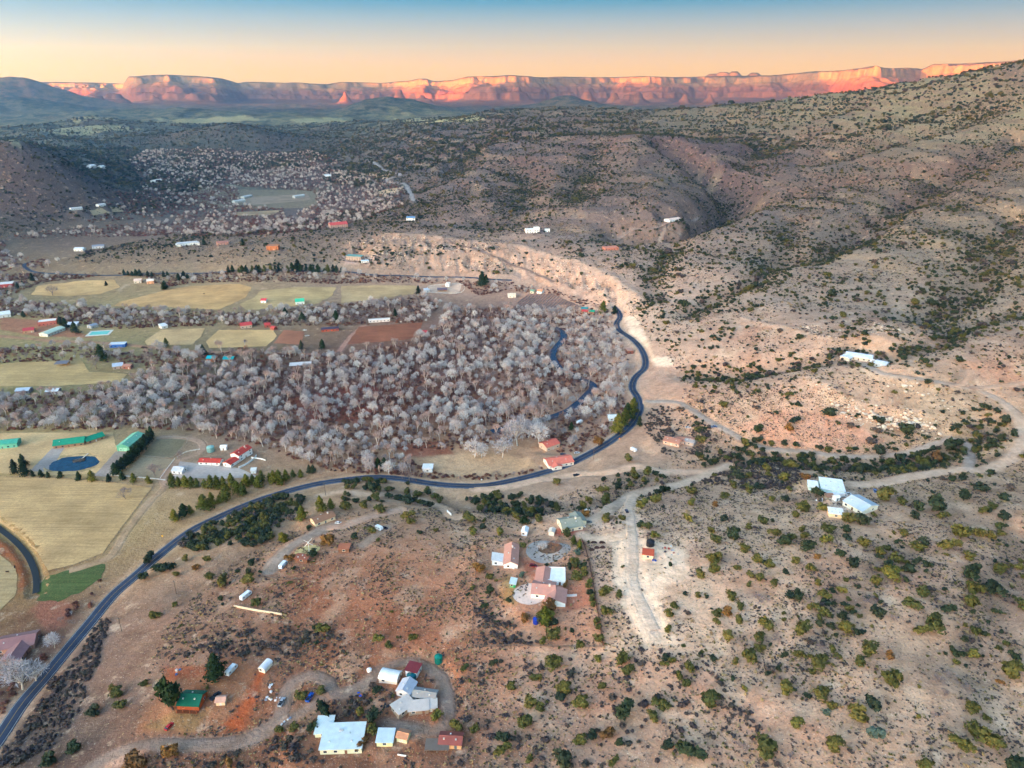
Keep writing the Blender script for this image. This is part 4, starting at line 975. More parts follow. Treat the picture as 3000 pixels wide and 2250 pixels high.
def big_mesh(name, V, Q, mat, color=None, extra_=None, shade=True):
    me = bpy.data.meshes.new(name)
    me.vertices.add(len(V)); me.vertices.foreach_set('co', V.astype(np.float32).ravel())
    me.loops.add(Q.size); me.loops.foreach_set('vertex_index', Q.astype(np.int32).ravel())
    me.polygons.add(len(Q)); me.polygons.foreach_set('loop_start', np.arange(0, Q.size, Q.shape[1], dtype=np.int32))
    me.polygons.foreach_set('loop_total', np.full(len(Q), Q.shape[1], np.int32))
    if shade: me.polygons.foreach_set('use_smooth', np.ones(len(Q), bool))
    me.update(calc_edges=True)
    if color is not None:
        at = me.color_attributes.new('Col', 'FLOAT_COLOR', 'POINT')
        c4 = np.ones((len(V), 4), np.float32); c4[:, :3] = color
        if extra_ is not None: c4[:, 3] = extra_
        at.data.foreach_set('color', c4.ravel())
    me.materials.append(mat)
    o = bpy.data.objects.new(name, me); COL.objects.link(o)
    return o

def ground_material():
    m = bpy.data.materials.new('ground_soil'); t, b = nodes_of(m)
    at = t.nodes.new('ShaderNodeAttribute'); at.attribute_name = 'Col'
    p = worldpos(t)
    k = at.outputs['Color']
    big = ramp(t, noise(t, p, .03, 4), .35, .65, .0, .55)
    k = mixc(t, 'MULTIPLY', k, (.88, .83, .79), big)
    mid = ramp(t, noise(t, p, .22, 4), .42, .62)
    k = mixc(t, 'MULTIPLY', k, (.82, .81, .80), mid)
    neg = ramp(t, at.outputs['Alpha'], -1, 0, .25, 1)
    def soft(f_):
        q = t.nodes.new('ShaderNodeMath'); q.operation = 'MULTIPLY'; t.links.new(f_, q.inputs[0]); t.links.new(neg, q.inputs[1])
        return q.outputs[0]
    k = mixc(t, 'MULTIPLY', k, (.72, .69, .66), ramp(t, noise(t, p, .085, 5, .65), .5, .66, 0, .8))
    k = mixc(t, 'MIX', k, lin((226, 196, 168)), ramp(t, noise(t, p, .11, 5, .7), .57, .7, 0, .5))
    # dry tufts and stones
    f = ramp(t, noise(t, p, .85, 3, .65), .56, .66, 0, .62)
    k = mixc(t, 'MIX', k, lin((96, 84, 76)), soft(f))
    f = ramp(t, noise(t, p, .6, 3, .7), .63, .7, 0, .5)
    k = mixc(t, 'MIX', k, lin((205, 180, 128)), soft(f))
    f = ramp(t, noise(t, p, 1.4, 2, .5), .66, .72, 0, .55)
    k = mixc(t, 'MIX', k, lin((232, 214, 198)), soft(f))
    # distant scrub cover
    v = ramp(t, noise(t, p, .011, 6, .75), .46, .56)
    mul = t.nodes.new('ShaderNodeMath'); mul.operation = 'MULTIPLY'; t.links.new(v, mul.inputs[0]); t.links.new(at.outputs['Alpha'], mul.inputs[1])
    k = mixc(t, 'MIX', k, lin((40, 54, 52)), mul.outputs[0])
    t.links.new(k, b.inputs['Base Color'])
    b.inputs['Roughness'].default_value = 1.0; b.inputs['Specular IOR Level'].default_value = 0.05
    bumpn(t, b, noise(t, p, .5, 5, .6), .6, 1.2)
    return m
Vg = np.stack([GX, GY, Z], -1).reshape(-1, 3)
Q = grid_faces(NR, NC)[:, ::-1]
GM = ground_material()
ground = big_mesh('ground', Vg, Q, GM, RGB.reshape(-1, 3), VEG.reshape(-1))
tag(ground, 'dry brush hills, valley floor and far plain of reddish soil', None, None, 'structure')

# ------------------------------------------------------------------ road ribbons
def ribbon(name, P, z, w, mat, lift=.06, off=0.0, skirt=.8, na=5, label=None, rag=0.0):
    T = np.gradient(P, axis=0); T /= np.maximum(np.linalg.norm(T, axis=1, keepdims=True), 1e-9)
    N = np.stack([-T[:, 1], T[:, 0]], 1)
    u = np.linspace(-w / 2, w / 2, na) + off
    rows = []
    for k in u:
        q = P + N * (k * (1 + rag * fbm(P[:, 0] + 50 * np.sign(k - off), P[:, 1], 14, 3, 8)))[:, None]
        rows.append(np.column_stack([q, z + lift]))
    if skirt:
        a = rows[0].copy(); a[:, 2] -= skirt; b = rows[-1].copy(); b[:, 2] -= skirt
        a[:, :2] -= N * .5; b[:, :2] += N * .5
        rows = [a] + rows + [b]
    V = np.stack(rows, 1)
    n, m = V.shape[:2]
    Q = grid_faces(n, m)
    return big_mesh(name, V.reshape(-1, 3), Q[:, ::-1], mat)
def asphalt_mat():
    m = bpy.data.materials.new('asphalt'); t, b = nodes_of(m); p = worldpos(t)
    k = mixc(t, 'MIX', lin((42, 52, 72)), lin((64, 76, 98)), ramp(t, noise(t, p, .12, 4), .3, .7))
    k = mixc(t, 'MULTIPLY', k, (.75, .75, .75), ramp(t, noise(t, p, 2.5, 2), .4, .7))
    t.links.new(k, b.inputs['Base Color']); b.inputs['Roughness'].default_value = .75
    return m
P, z, w = ROADS[HW]
hw = tag(ribbon('highway', P, z, w, asphalt_mat()), 'dark two-lane asphalt highway winding along the valley edge', None, None, 'structure')
Pf, zf, wf = ROADS[HF]
tag(ribbon('far_highway', Pf, zf, wf, hw.data.materials[0]), 'thin dark highway beneath the tan ridge', None, None, 'structure')
white_line = paint((190, 188, 180), .6, .15); yellow_line = paint((196, 160, 70), .6, .2)
for off in (-3.35, 3.35):
    l = ribbon('edge_line', P, z, .2, white_line, .075, off, 0, 2); l.parent = hw
l = ribbon('centre_line', P, z, .16, yellow_line, .075, 0, 0, 2); l.parent = hw
for k, (p_, w_, c_) in zip(DR, DIRT):
    P, z, w = ROADS[k]
    o = ribbon('dirt_road', P, z + .02 * fbm(P[:, 0], P[:, 1], 6, 2, 3), w * 1.0 + 2.2, GM, .06, rag=.22, skirt=.35)
    n_ = len(o.data.vertices); co = np.empty(n_ * 3, np.float32); o.data.vertices.foreach_get('co', co); co = co.reshape(-1, 3)
    at_ = o.data.color_attributes.new('Col', 'FLOAT_COLOR', 'POINT'); c4 = np.ones((n_, 4), np.float32)
    c4[:, :3] = zat(co[:, 0], co[:, 1], RGB); c4[:, 3] = -1
    at_.data.foreach_set('color', c4.ravel())
    tag(o, 'pale dirt road', None, None, 'structure')

# ------------------------------------------------------------------ fields
def drape(name, outline, mat, lift=.16, step=None, jit=.7, world_=False):
    P = np.asarray(outline, float) if world_ else wpoly(outline)
    d0 = float(np.hypot(*P.mean(0)))
    step = step or max(3.0, d0 * .009)
    B = resample(np.vstack([P, P[:1]]), step * .6)[:-1] if jit else P
    # keep corners: linear boundary
    S = []
    for i in range(len(P)):
        a, b = P[i], P[(i + 1) % len(P)]
        n = max(1, int(np.linalg.norm(b - a) / (step * .7)))
        for q in range(n): S.append(a + (b - a) * q / n)
    B = np.array(S)
    if jit:
        B = B + jit * np.stack([fbm(B[:, 0], B[:, 1], 8, 2, 5), fbm(B[:, 0], B[:, 1], 8, 2, 6)], 1) * min(d0 / 500, 3)
    x0, y0 = B.min(0); x1, y1 = B.max(0)
    gx_, gy_ = np.meshgrid(np.arange(x0, x1, step), np.arange(y0, y1, step))
    m = inside(gx_, gy_, B)
    I = np.stack([gx_[m], gy_[m]], 1)
    allp = np.vstack([B, I]); nb = len(B)
    res = delaunay_2d_cdt([Vector(p) for p in allp], [(i, (i + 1) % nb) for i in range(nb)], [], 2, 1e-4)
    v2 = np.array([tuple(v) for v in res[0]]); f = res[2]
    c = np.array([v2[list(q)].mean(0) for q in f])
    keep = inside(c[:, 0], c[:, 1], B)
    f = [q for q, k in zip(f, keep) if k]
    zz = zat(v2[:, 0], v2[:, 1]) + lift
    return mesh_obj(name, np.column_stack([v2, zz]), f, mat, None, True)
for i, (nm, pl, c, tf, st) in enumerate(FIELDS):
    o = drape(nm, pl, jit=3.5 if nm == 'green_meadow' else .9, lift=(.16 if i < 6 else .3), mat=soil(c, .24, .028, .45, tf, nm, st))
    tag(o, None, None, None, 'structure')

# ------------------------------------------------------------------ water
def water_mat(name, rgb, rough=.08):
    m = bpy.data.materials.new(name); t, b = nodes_of(m); p = worldpos(t)
    k = mixc(t, 'MIX', lin(rgb) * .7, lin(rgb), noise(t, p, .15, 3))
    t.links.new(k, b.inputs['Base Color']); b.inputs['Roughness'].default_value = rough; b.inputs['Specular IOR Level'].default_value = .5
    bumpn(t, b, noise(t, p, .9, 3), .12, .2)
    return m
o = ribbon('river', RV, np.full(len(RV), RVZ), 9.0, water_mat('river_water', (54, 70, 92)), 0, 0, 0, 3); tag(o, None, None, None, 'structure')
o = ribbon('canal', CN, np.full(len(CN), CNZ), 3.8, water_mat('canal_water', (10, 12, 18), .5), 0, 0, 0, 3); tag(o, None, None, None, 'structure')
ang = np.linspace(0, 2 * math.pi, 64, endpoint=False)
V = [(PX, PY, PZ)] + [(PX + 20.5 * math.cos(a) * pond_r(a), PY + 14.5 * math.sin(a) * pond_r(a), PZ) for a in ang]
o = mesh_obj('pond', V, [(0, 1 + i, 1 + (i + 1) % 64) for i in range(64)], water_mat('pond_water', (16, 66, 92), .2)); tag(o, None, None, None, 'structure')
V = [(PX + 22.2 * math.cos(a) * pond_r(a), PY + 16 * math.sin(a) * pond_r(a), float(zat(PX + 22.2 * math.cos(a) * pond_r(a), PY + 16 * math.sin(a) * pond_r(a))) + .22) for a in ang]
V += [(PX + 19.9 * math.cos(a) * pond_r(a), PY + 13.9 * math.sin(a) * pond_r(a), PZ - .3) for a in ang]
o = mesh_obj('pond_bank', V, [(i, (i + 1) % 64, 64 + (i + 1) % 64, 64 + i) for i in range(64)], soil((176, 150, 108), .2, .2, 1)); tag(o, None, None, None, 'structure')

# ------------------------------------------------------------------ far red-rock mesas
cphi = np.radians(np.linspace(-37, 37, 950))
cr_ = np.concatenate([np.arange(9800, 11000, 100), np.arange(11000, 15800, 34), np.arange(15800, 18600, 140)])
CPg, CRg = np.meshgrid(cphi, cr_)
CX = CRg * np.sin(CPg); CY = CRg * np.cos(CPg)
# photo column that looks along each azimuth near the horizon
colx = 1500 + F * np.tan(cphi) * (CP + .413 * SP) 
sk = np.interp(colx, [s[0] for s in SKYL], [s[1] for s in SKYL])
sk = sk + 2.6 * fbm(colx, colx * 0 + 3.3, 90, 3, 121) * (np.exp(-((colx - 1430) / 260) ** 2) + np.exp(-((colx - 2620) / 260) ** 2) + .3)
rm = np.interp(colx, [s[0] for s in RIMD], [s[1] for s in RIMD])
k9 = np.ones(9) / 9
rm = np.convolve(np.pad(rm, 4, mode='edge'), k9, mode='valid')
vx, vy, vz = rays(colx, sk)
tanel = vz / np.hypot(vx, vy)
warp = 800 * fbm(CX, CY, 2300, 2, 101) + 760 * fbm(CX, CY, 900, 3, 102) + 260 * fbm(CX, CY, 300, 3, 103)
S = CRg - rm[None] + warp * smooth(0, 1, 1.0)
ztop = CZ + (rm + 700)[None] * tanel[None]
BASE = 104.0
H = np.maximum(ztop - BASE, 60)
bench = 40 * fbm(CX, CY, 500, 2, 104)
prof = np.interp((S + bench).ravel(), [-2600, -900, -420, -360, -150, -100, 120, 190, 420, 470, 620, 900, 2000],
                              [0.0, .04, .16, .34, .38, .52, .58, .66, .70, .90, .94, .99, 1.0]).reshape(S.shape)
CZg = BASE + H * prof
CZg += 46 * ((1 - 2 * np.abs(fbm(CX, CY, 420, 4, 115))) - .55) * smooth(.06, .3, prof) * smooth(1.0, .86, prof)
CZg += 16 * fbm(CX, CY, 120, 3, 105) * smooth(.02, .2, prof) * smooth(1.0, .9, prof)
CZg += 8 * fbm(CX, CY, 700, 3, 106) * smooth(.9, 1, prof)
# detached buttes in front of the wall
for bx_, by_, bd, bw in [(1168,262,11600,150),(1010,266,11900,120),(1720,268,11300,170),(1800,270,11300,120),(1870,268,11000,150),(1850,275,11000,320),(2080,272,11400,120),(2005,274,11500,120),(1235,275,11300,220),(1120,284,11200,330),(2400,288,10600,420),(2500,275,10700,260),(330,272,11500,300),(290,278,11400,200)]:
    x, y, zt = at_d(bx_, by_, bd)
    q = np.hypot(CX - x, CY - y) / bw + .35 * fbm(CX, CY, 180, 3, 107)
    hh = np.interp(q.ravel(), [0, .28, .38, .62, .75, 1.6, 2.4], [1, .93, .6, .5, .28, .06, 0]).reshape(q.shape)
    CZg = np.maximum(CZg, BASE + (zt - BASE) * hh)
# snow-dusted peaks on the skyline far behind
for bx_, by_, bw in [(2120,211,260),(2152,209,200),(2210,213,220),(2090,216,260)]:
    x, y, zt = at_d(bx_, by_, 17600)
    q = np.hypot(CX - x, CY - y) / bw
    CZg = np.where(CRg > 16600, np.maximum(CZg, BASE + (zt - BASE) * np.clip(1.1 - .3 * q, 0, 1)), CZg)
CZg[0] = 60; CZg[:, 0] = 60; CZg[:, -1] = 60
edge = smooth(9800, 10500, CRg)
CZg = CZg * edge + 60 * (1 - edge)
CZg -= 6 * (prof < .03)
hf = (CZg - BASE) / np.maximum(H, 1) + .07 * fbm(CX, CY, 600, 3, 116)
red = lin((128, 90, 78)); pink = lin((140, 98, 84)); cream = lin((156, 128, 100)); dark = lin((82, 78, 68)); talus = lin((124, 92, 80))
cc = np.empty(CZg.shape + (3,))
cc[:] = talus
def blend(m, c): cc[...] = cc * (1 - m[..., None]) + c * m[..., None]
blend(smooth(.1, .2, hf), pink); blend(smooth(.3, .36, hf), red); blend(smooth(.5, .62, hf), lin((148, 110, 88))); blend(smooth(.62, .75, hf), cream)
g1 = np.zeros_like(CZg); g1[1:-1] = np.abs(CZg[2:] - CZg[:-2]) / (cr_[2:] - cr_[:-2])[:, None]
blend(smooth(.35, .12, g1) * smooth(.86, .96, hf), dark)
blend(smooth(.4, .15, g1) * smooth(-.05, .3, hf) * .35 * smooth(-.1, .3, fbm(CX, CY, 300, 3, 109)), dark)
blend(smooth(.04, .0, hf) * smooth(-.3, .2, fbm(CX, CY, 500, 3, 110)) * .6, lin((112, 92, 76)))
def cliff_mat():
    m = bpy.data.materials.new('red_rock'); t, b = nodes_of(m); p = worldpos(t)
    at = t.nodes.new('ShaderNodeAttribute'); at.attribute_name = 'Col'
    mp = t.nodes.new('ShaderNodeMapping'); mp.inputs['Scale'].default_value = (.0015, .0015, .045); t.links.new(p, mp.inputs['Vector'])
    k = mixc(t, 'MULTIPLY', at.outputs['Color'], (.76, .72, .70), ramp(t, noise(t, mp.outputs[0], 1, 4), .4, .65))
    k = mixc(t, 'MULTIPLY', k, (.7, .7, .66), ramp(t, noise(t, p, .012, 4), .5, .7))
    t.links.new(k, b.inputs['Base Color']); b.inputs['Roughness'].default_value = 1; b.inputs['Specular IOR Level'].default_value = 0
    return m
mesa = big_mesh('mesa', np.stack([CX, CY, CZg], -1).reshape(-1, 3), grid_faces(len(cr_), len(cphi))[:, ::-1], cliff_mat(), cc.reshape(-1, 3))
tag(mesa, 'far wall of red and cream sandstone mesas lit by the low sun', None, None, 'structure')
# ------------------------------------------------------------------ buildings
DARKGLASS = glossy((44, 52, 62), .12)
FRAME = paint((236, 232, 224), .5, .1)
DOORM = [paint((120, 84, 62), .6, .2), paint((206, 204, 196), .5, .1), paint((92, 102, 110), .5, .1)]
def xf(V, ox, oy, rot):
    c, s = math.cos(rot), math.sin(rot)
    return [(ox + c * x - s * y, oy + s * x + c * y, z) for x, y, z in V]

def roof_solid(typ, L, W, h, rise, o=.45, th=.22):
    """closed roof solid, ridge along x"""
    m = MB()
    if typ == 'gable':
        s = rise / (W / 2)
        y = W / 2 + o; zl = h - o * s + .04
        sec = [(-y, zl), (0, h + rise + .04), (y, zl), (y, zl + th), (0, h + rise + .04 + th * 1.1), (-y, zl + th)]
    elif typ in ('shed', 'open'):
        y = W / 2 + o
        sec = [(-y, h + .04), (y, h + rise + .04), (y, h + rise + th + .04), (-y, h + th + .04)]
    elif typ == 'arch':
        n = 10; sec = []
        for k in range(n + 1):
            a = math.pi * k / n
            sec.append((-(W / 2 + .15) * math.cos(a), h + .02 + rise * math.sin(a)))
        for k in range(n, -1, -1):
            a = math.pi * k / n
            sec.append((-(W / 2 + .3) * math.cos(a), h + .02 + (rise + .15) * math.sin(a)))
        o = .25
    n = len(sec); x0, x1 = -L / 2 - o, L / 2 + o
    V = [(x0, a, b) for a, b in sec] + [(x1, a, b) for a, b in sec]
    Fc = [(k, (k + 1) % n, n + (k + 1) % n, n + k) for k in range(n)]
    if typ == 'gable':
        Fc += [(0, 5, 4, 1), (1, 4, 3, 2), (6, 7, 10, 11), (7, 8, 9, 10)]
    elif typ == 'arch':
        h_ = n // 2
        for k in range(h_ - 1):
            Fc.append((k, n - 1 - k, n - 2 - k, k + 1)); Fc.append((n + k, n + k + 1, 2 * n - 2 - k, 2 * n - 1 - k))
    else:
        Fc += [(3, 2, 1, 0), (4, 5, 6, 7)]
    return m.add(V, Fc)

def wall_solid(typ, L, W, h, rise):
    m = MB(); x = L / 2; y = W / 2
    if typ == 'gable':
        sec = [(-y, -1.2), (y, -1.2), (y, h), (0, h + rise), (-y, h)]
    elif typ == 'shed':
        sec = [(-y, -1.2), (y, -1.2), (y, h + rise), (-y, h)]
    elif typ == 'arch':
        sec = [(-y, -1.2), (y, -1.2)] + [(y * math.cos(math.pi * k / 8), h + rise * math.sin(math.pi * k / 8)) for k in range(9)]
    else:
        sec = [(-y, -1.2), (y, -1.2), (y, h), (-y, h)]
    n = len(sec)
    V = [(-x, a, b) for a, b in sec] + [(x, a, b) for a, b in sec]
    return m.add(V, [tuple(range(n)), tuple(range(2 * n - 1, n - 1, -1))] + [(k, n + k, n + (k + 1) % n, (k + 1) % n) for k in range(n)])

def opening(root, name, ox, oy, rot, cx, cz, w, h, side, mat, frame, L, W):
    """a window or door on one wall of a wing: side in -y, +y, -x, +x"""
    def local(w_, h_, d):
        m = MB()
        if side in ('-y', '+y'):
            s = -1 if side == '-y' else 1
            y0 = s * W / 2
            ya, yb = sorted((y0 - s * .05, y0 + s * d))
            m.box(cx - w_ / 2, cx + w_ / 2, ya, yb, cz - h_ / 2, cz + h_ / 2)
        else:
            s = -1 if side == '-x' else 1
            x0 = s * L / 2
            xa, xb = sorted((x0 - s * .05, x0 + s * d))
            m.box(xa, xb, cx - w_ / 2, cx + w_ / 2, cz - h_ / 2, cz + h_ / 2)
        m.v = xf(m.v, ox, oy, rot)
        return m
    p = local(w, h, .05).build(name, mat, root)
    if frame:
        local(w + .3, h + .3, .025).build('frame', FRAME, p)
    return p

def wing(root, L, W, h, rise, typ, rm, wm, ox, oy, rot, dist, k, garage=False):
    if typ == 'flat':
        w = MB(); w.box(-L / 2, L / 2, -W / 2, W / 2, -1.2, h); w.v = xf(w.v, ox, oy, rot); w.build('wall', wm, root)
        r = MB(); r.box(-L / 2 + .3, L / 2 - .3, -W / 2 + .3, W / 2 - .3, h + .01, h + .12); r.v = xf(r.v, ox, oy, rot); r.build('roof', rm, root)
        p = MB()
        for a, b, c, d in ((-L / 2 - .05, L / 2 + .05, -W / 2 - .05, -W / 2 + .25), (-L / 2 - .05, L / 2 + .05, W / 2 - .25, W / 2 + .05), (-L / 2 - .05, -L / 2 + .25, -W / 2 + .25, W / 2 - .25), (L / 2 - .25, L / 2 + .05, -W / 2 + .25, W / 2 - .25)):
            p.box(a, b, c, d, h - .2, h + .45)
        p.v = xf(p.v, ox, oy, rot); p.build('parapet', wm, root)
    else:
        r = roof_solid(typ, L, W, h, rise); r.v = xf(r.v, ox, oy, rot); ro = r.build('roof', rm, root)
        if typ == 'gable' and dist < 900:
            c = MB().tube((-L / 2 - .4, 0, h + rise + .28), (L / 2 + .4, 0, h + rise + .28), .16, .16, 5); c.v = xf(c.v, ox, oy, rot); c.build('ridge_cap', rm, ro)
        if typ == 'open':
            for px_ in (-L / 2 + .3, 0, L / 2 - .3):
                for py_, ex in ((-W / 2 + .3, 0), (W / 2 - .3, rise * .9)):
                    m = MB().box(px_ - .1, px_ + .1, py_ - .1, py_ + .1, -1, h + ex); m.v = xf(m.v, ox, oy, rot); m.build('post', wm, root)
            m = MB().box(-L / 2 + .1, L / 2 - .1, W / 2 - .35, W / 2 - .25, -.8, h * .95); m.v = xf(m.v, ox, oy, rot); m.build('back_wall', wm, root)
            return
        w = wall_solid(typ, L, W, h, rise); w.v = xf(w.v, ox, oy, rot); w.build('wall', wm, root)
    fr = dist < 620
    if L > 5:
        n = max(1, int(L / 4.2))
        for i in range(n):
            cx = -L / 2 + (i + .5) * L / n
            for side in ('-y', '+y'):
                if side == '-y' and i == n // 2 and n > 1:
                    opening(root, 'door', ox, oy, rot, cx, 1.05, 1.1, 2.1, side, DOORM[k % 3], False, L, W)
                elif h > 2.2:
                    opening(root, 'window', ox, oy, rot, cx, 1.55, 1.5, 1.15, side, DARKGLASS, fr, L, W)
                    if h > 5:
                        opening(root, 'window', ox, oy, rot, cx, 4.3, 1.4, 1.2, side, DARKGLASS, fr, L, W)
        for side in ('-x', '+x'):
            opening(root, 'window', ox, oy, rot, W * .18, 1.55, 1.3, 1.1, side, DARKGLASS, fr, L, W)
    else:
        opening(root, 'door', ox, oy, rot, 0, 1.0, 1.0, 1.9, '-y', DOORM[k % 3], False, L, W)

EXCL = []      # circles that plants keep out of
for i, (e, (x, y, L, rz)) in enumerate(zip(BLD, PLACED)):
    kind, label, a, b, W, h, rise, rc, wc, typ, op = e
    z = float(zat(x, y)); dist = math.hypot(x, y)
    root = empty(kind, (x, y, z), rz, label, 'house' if ('house' in kind or 'cabin' in kind or 'hacienda' in kind or 'cottage' in kind or 'villa' in kind or 'ranch' in kind or 'lodge' in kind) and 'greenhouse' not in kind and 'glass' not in kind else 'building' if dist > 1100 else 'shed')
    rm = paint(rc, .55, .12, .35, 0, 1.3 if op.get('ribs') else 0)
    wm = paint(wc, .8, .1, .5)
    if op.get('tiles'): rm = paint(rc, .8, .25, 2.2, 0, 2.2)
    wing(root, L, W, h, rise, typ, rm, wm, 0, 0, 0, dist, i)
    EXCL.append((x, y, max(L, W) * .62 + 1))
    for q, wg in enumerate(op.get('wing', ())):
        ox, oy, wl, ww, wr_ = wg[:5]; wh = wg[5] if len(wg) > 5 else h - .25 - .08 * q
        wt = typ if typ in ('gable', 'shed') else 'flat'
        r2 = paint(op['wingcol'], .55, .12, .35) if 'wingcol' in op else rm
        wing(root, wl, ww, wh, rise * .8 * ww / W if wt == 'gable' else min(rise, .5), 'shed' if len(wg) > 5 and wh < 2.9 else wt, r2, wm, ox, oy, math.radians(wr_), dist, i + q + 1)
        c, s = math.cos(rz), math.sin(rz)
        EXCL.append((x + c * ox - s * oy, y + s * ox + c * oy, max(wl, ww) * .62 + 1))
    if op.get('chim'):
        m = MB().box(L * .22, L * .22 + .9, -.9, -.1, h, h + rise + 1.0).box(L * .22 - .1, L * .22 + 1.0, -1.0, 0, h + rise + 1.0, h + rise + 1.15)
        m.build('chimney', paint((226, 214, 200), .8), root)
    if dist < 760 and typ in ('gable', 'shed') and L > 7:
        for q in range(2 + i % 2):
            xx = L * (-.3 + .27 * q); yy = W * (.2 if q % 2 else -.22)
            zz_ = h + (rise * (1 - abs(yy) / (W / 2)) if typ == 'gable' else rise * (yy / W + .5))
            MB().box(xx - .3, xx + .3, yy - .3, yy + .3, zz_ - .1, zz_ + .65).build('roof_vent', paint((206, 204, 200), .5), root)
    if op.get('doors'):
        for s in (-1, 1):
            opening(root, 'barn_door', 0, 0, 0, s * 1.9, 1.7, 3.4, 3.4, '-x', paint((150, 206, 182), .5), False, L, W)
    if op.get('logs'):
        for q in range(6):
            m = MB().tube((-L / 2 - .25, -W / 2 - .06, .25 + q * .45), (L / 2 + .25, -W / 2 - .06, .25 + q * .45), .16, .16, 6)
            m.build('log', wm, root)
        m = MB().box(-L / 2, L / 2, -W / 2 - 2.2, -W / 2 - .1, .1, .22); m.build('porch', paint((120, 70, 46)), root)
        for q in range(4):
            xx = -L / 2 + .3 + q * (L - .6) / 3
            MB().box(xx - .1, xx + .1, -W / 2 - 2.1, -W / 2 - 1.9, .22, 2.3).build('porch_post', paint((150, 84, 50)), root)
    if kind == 'greenhouse':
        for q in range(9):
            xx = -L / 2 + .2 + q * (L - .4) / 8
            MB().box(xx - .06, xx + .06, -W / 2 - .12, -W / 2 - .02, 0, 2.55).build('mullion', paint((226, 226, 226), .4), root)
    if kind == 'flat_roof_house':
        MB().tube((3, 1, 3.2), (3, 1, 4.6), .12, .12, 6).build('flue', paint((90, 90, 92)), root)
        MB().box(-2, -.8, 2, 3.2, 3.4, 4.1).build('cooler', paint((196, 200, 204)), root)

# ------------------------------------------------------------------ vehicles
GLASS = glossy((22, 26, 32), .1); TYRE = paint((26, 26, 28), .9); RIM = glossy((170, 172, 176), .3); LAMP = glossy((230, 226, 214), .2); TAIL = glossy((160, 24, 22), .3)
def wheels(root, xs, w, r=.36):
    for x in xs:
        for s in (-1, 1):
            m = MB().tube((x, s * (w / 2 - .2), r), (x, s * (w / 2 + .03), r), r, r, 12)
            t = m.build('wheel', TYRE, root)
            MB().tube((x, s * (w / 2 + .03), r), (x, s * (w / 2 + .05), r), r * .58, r * .55, 10).build('rim', RIM, t)
def extr(sec, w, inset=0.0):
    """side profile (x,z) extruded across the width; upper points pulled in"""
    n = len(sec); zm = max(z for x, z in sec)
    V = []
    for s in (-1, 1):
        for x, z in sec:
            k = inset * max(0, (z - .95) / max(zm - .95, .01))
            V.append((x, s * (w / 2 - k), z))
    return V, [tuple(range(n - 1, -1, -1)), tuple(range(n, 2 * n))] + [(k, (k + 1) % n, n + (k + 1) % n, n + k) for k in range(n)]
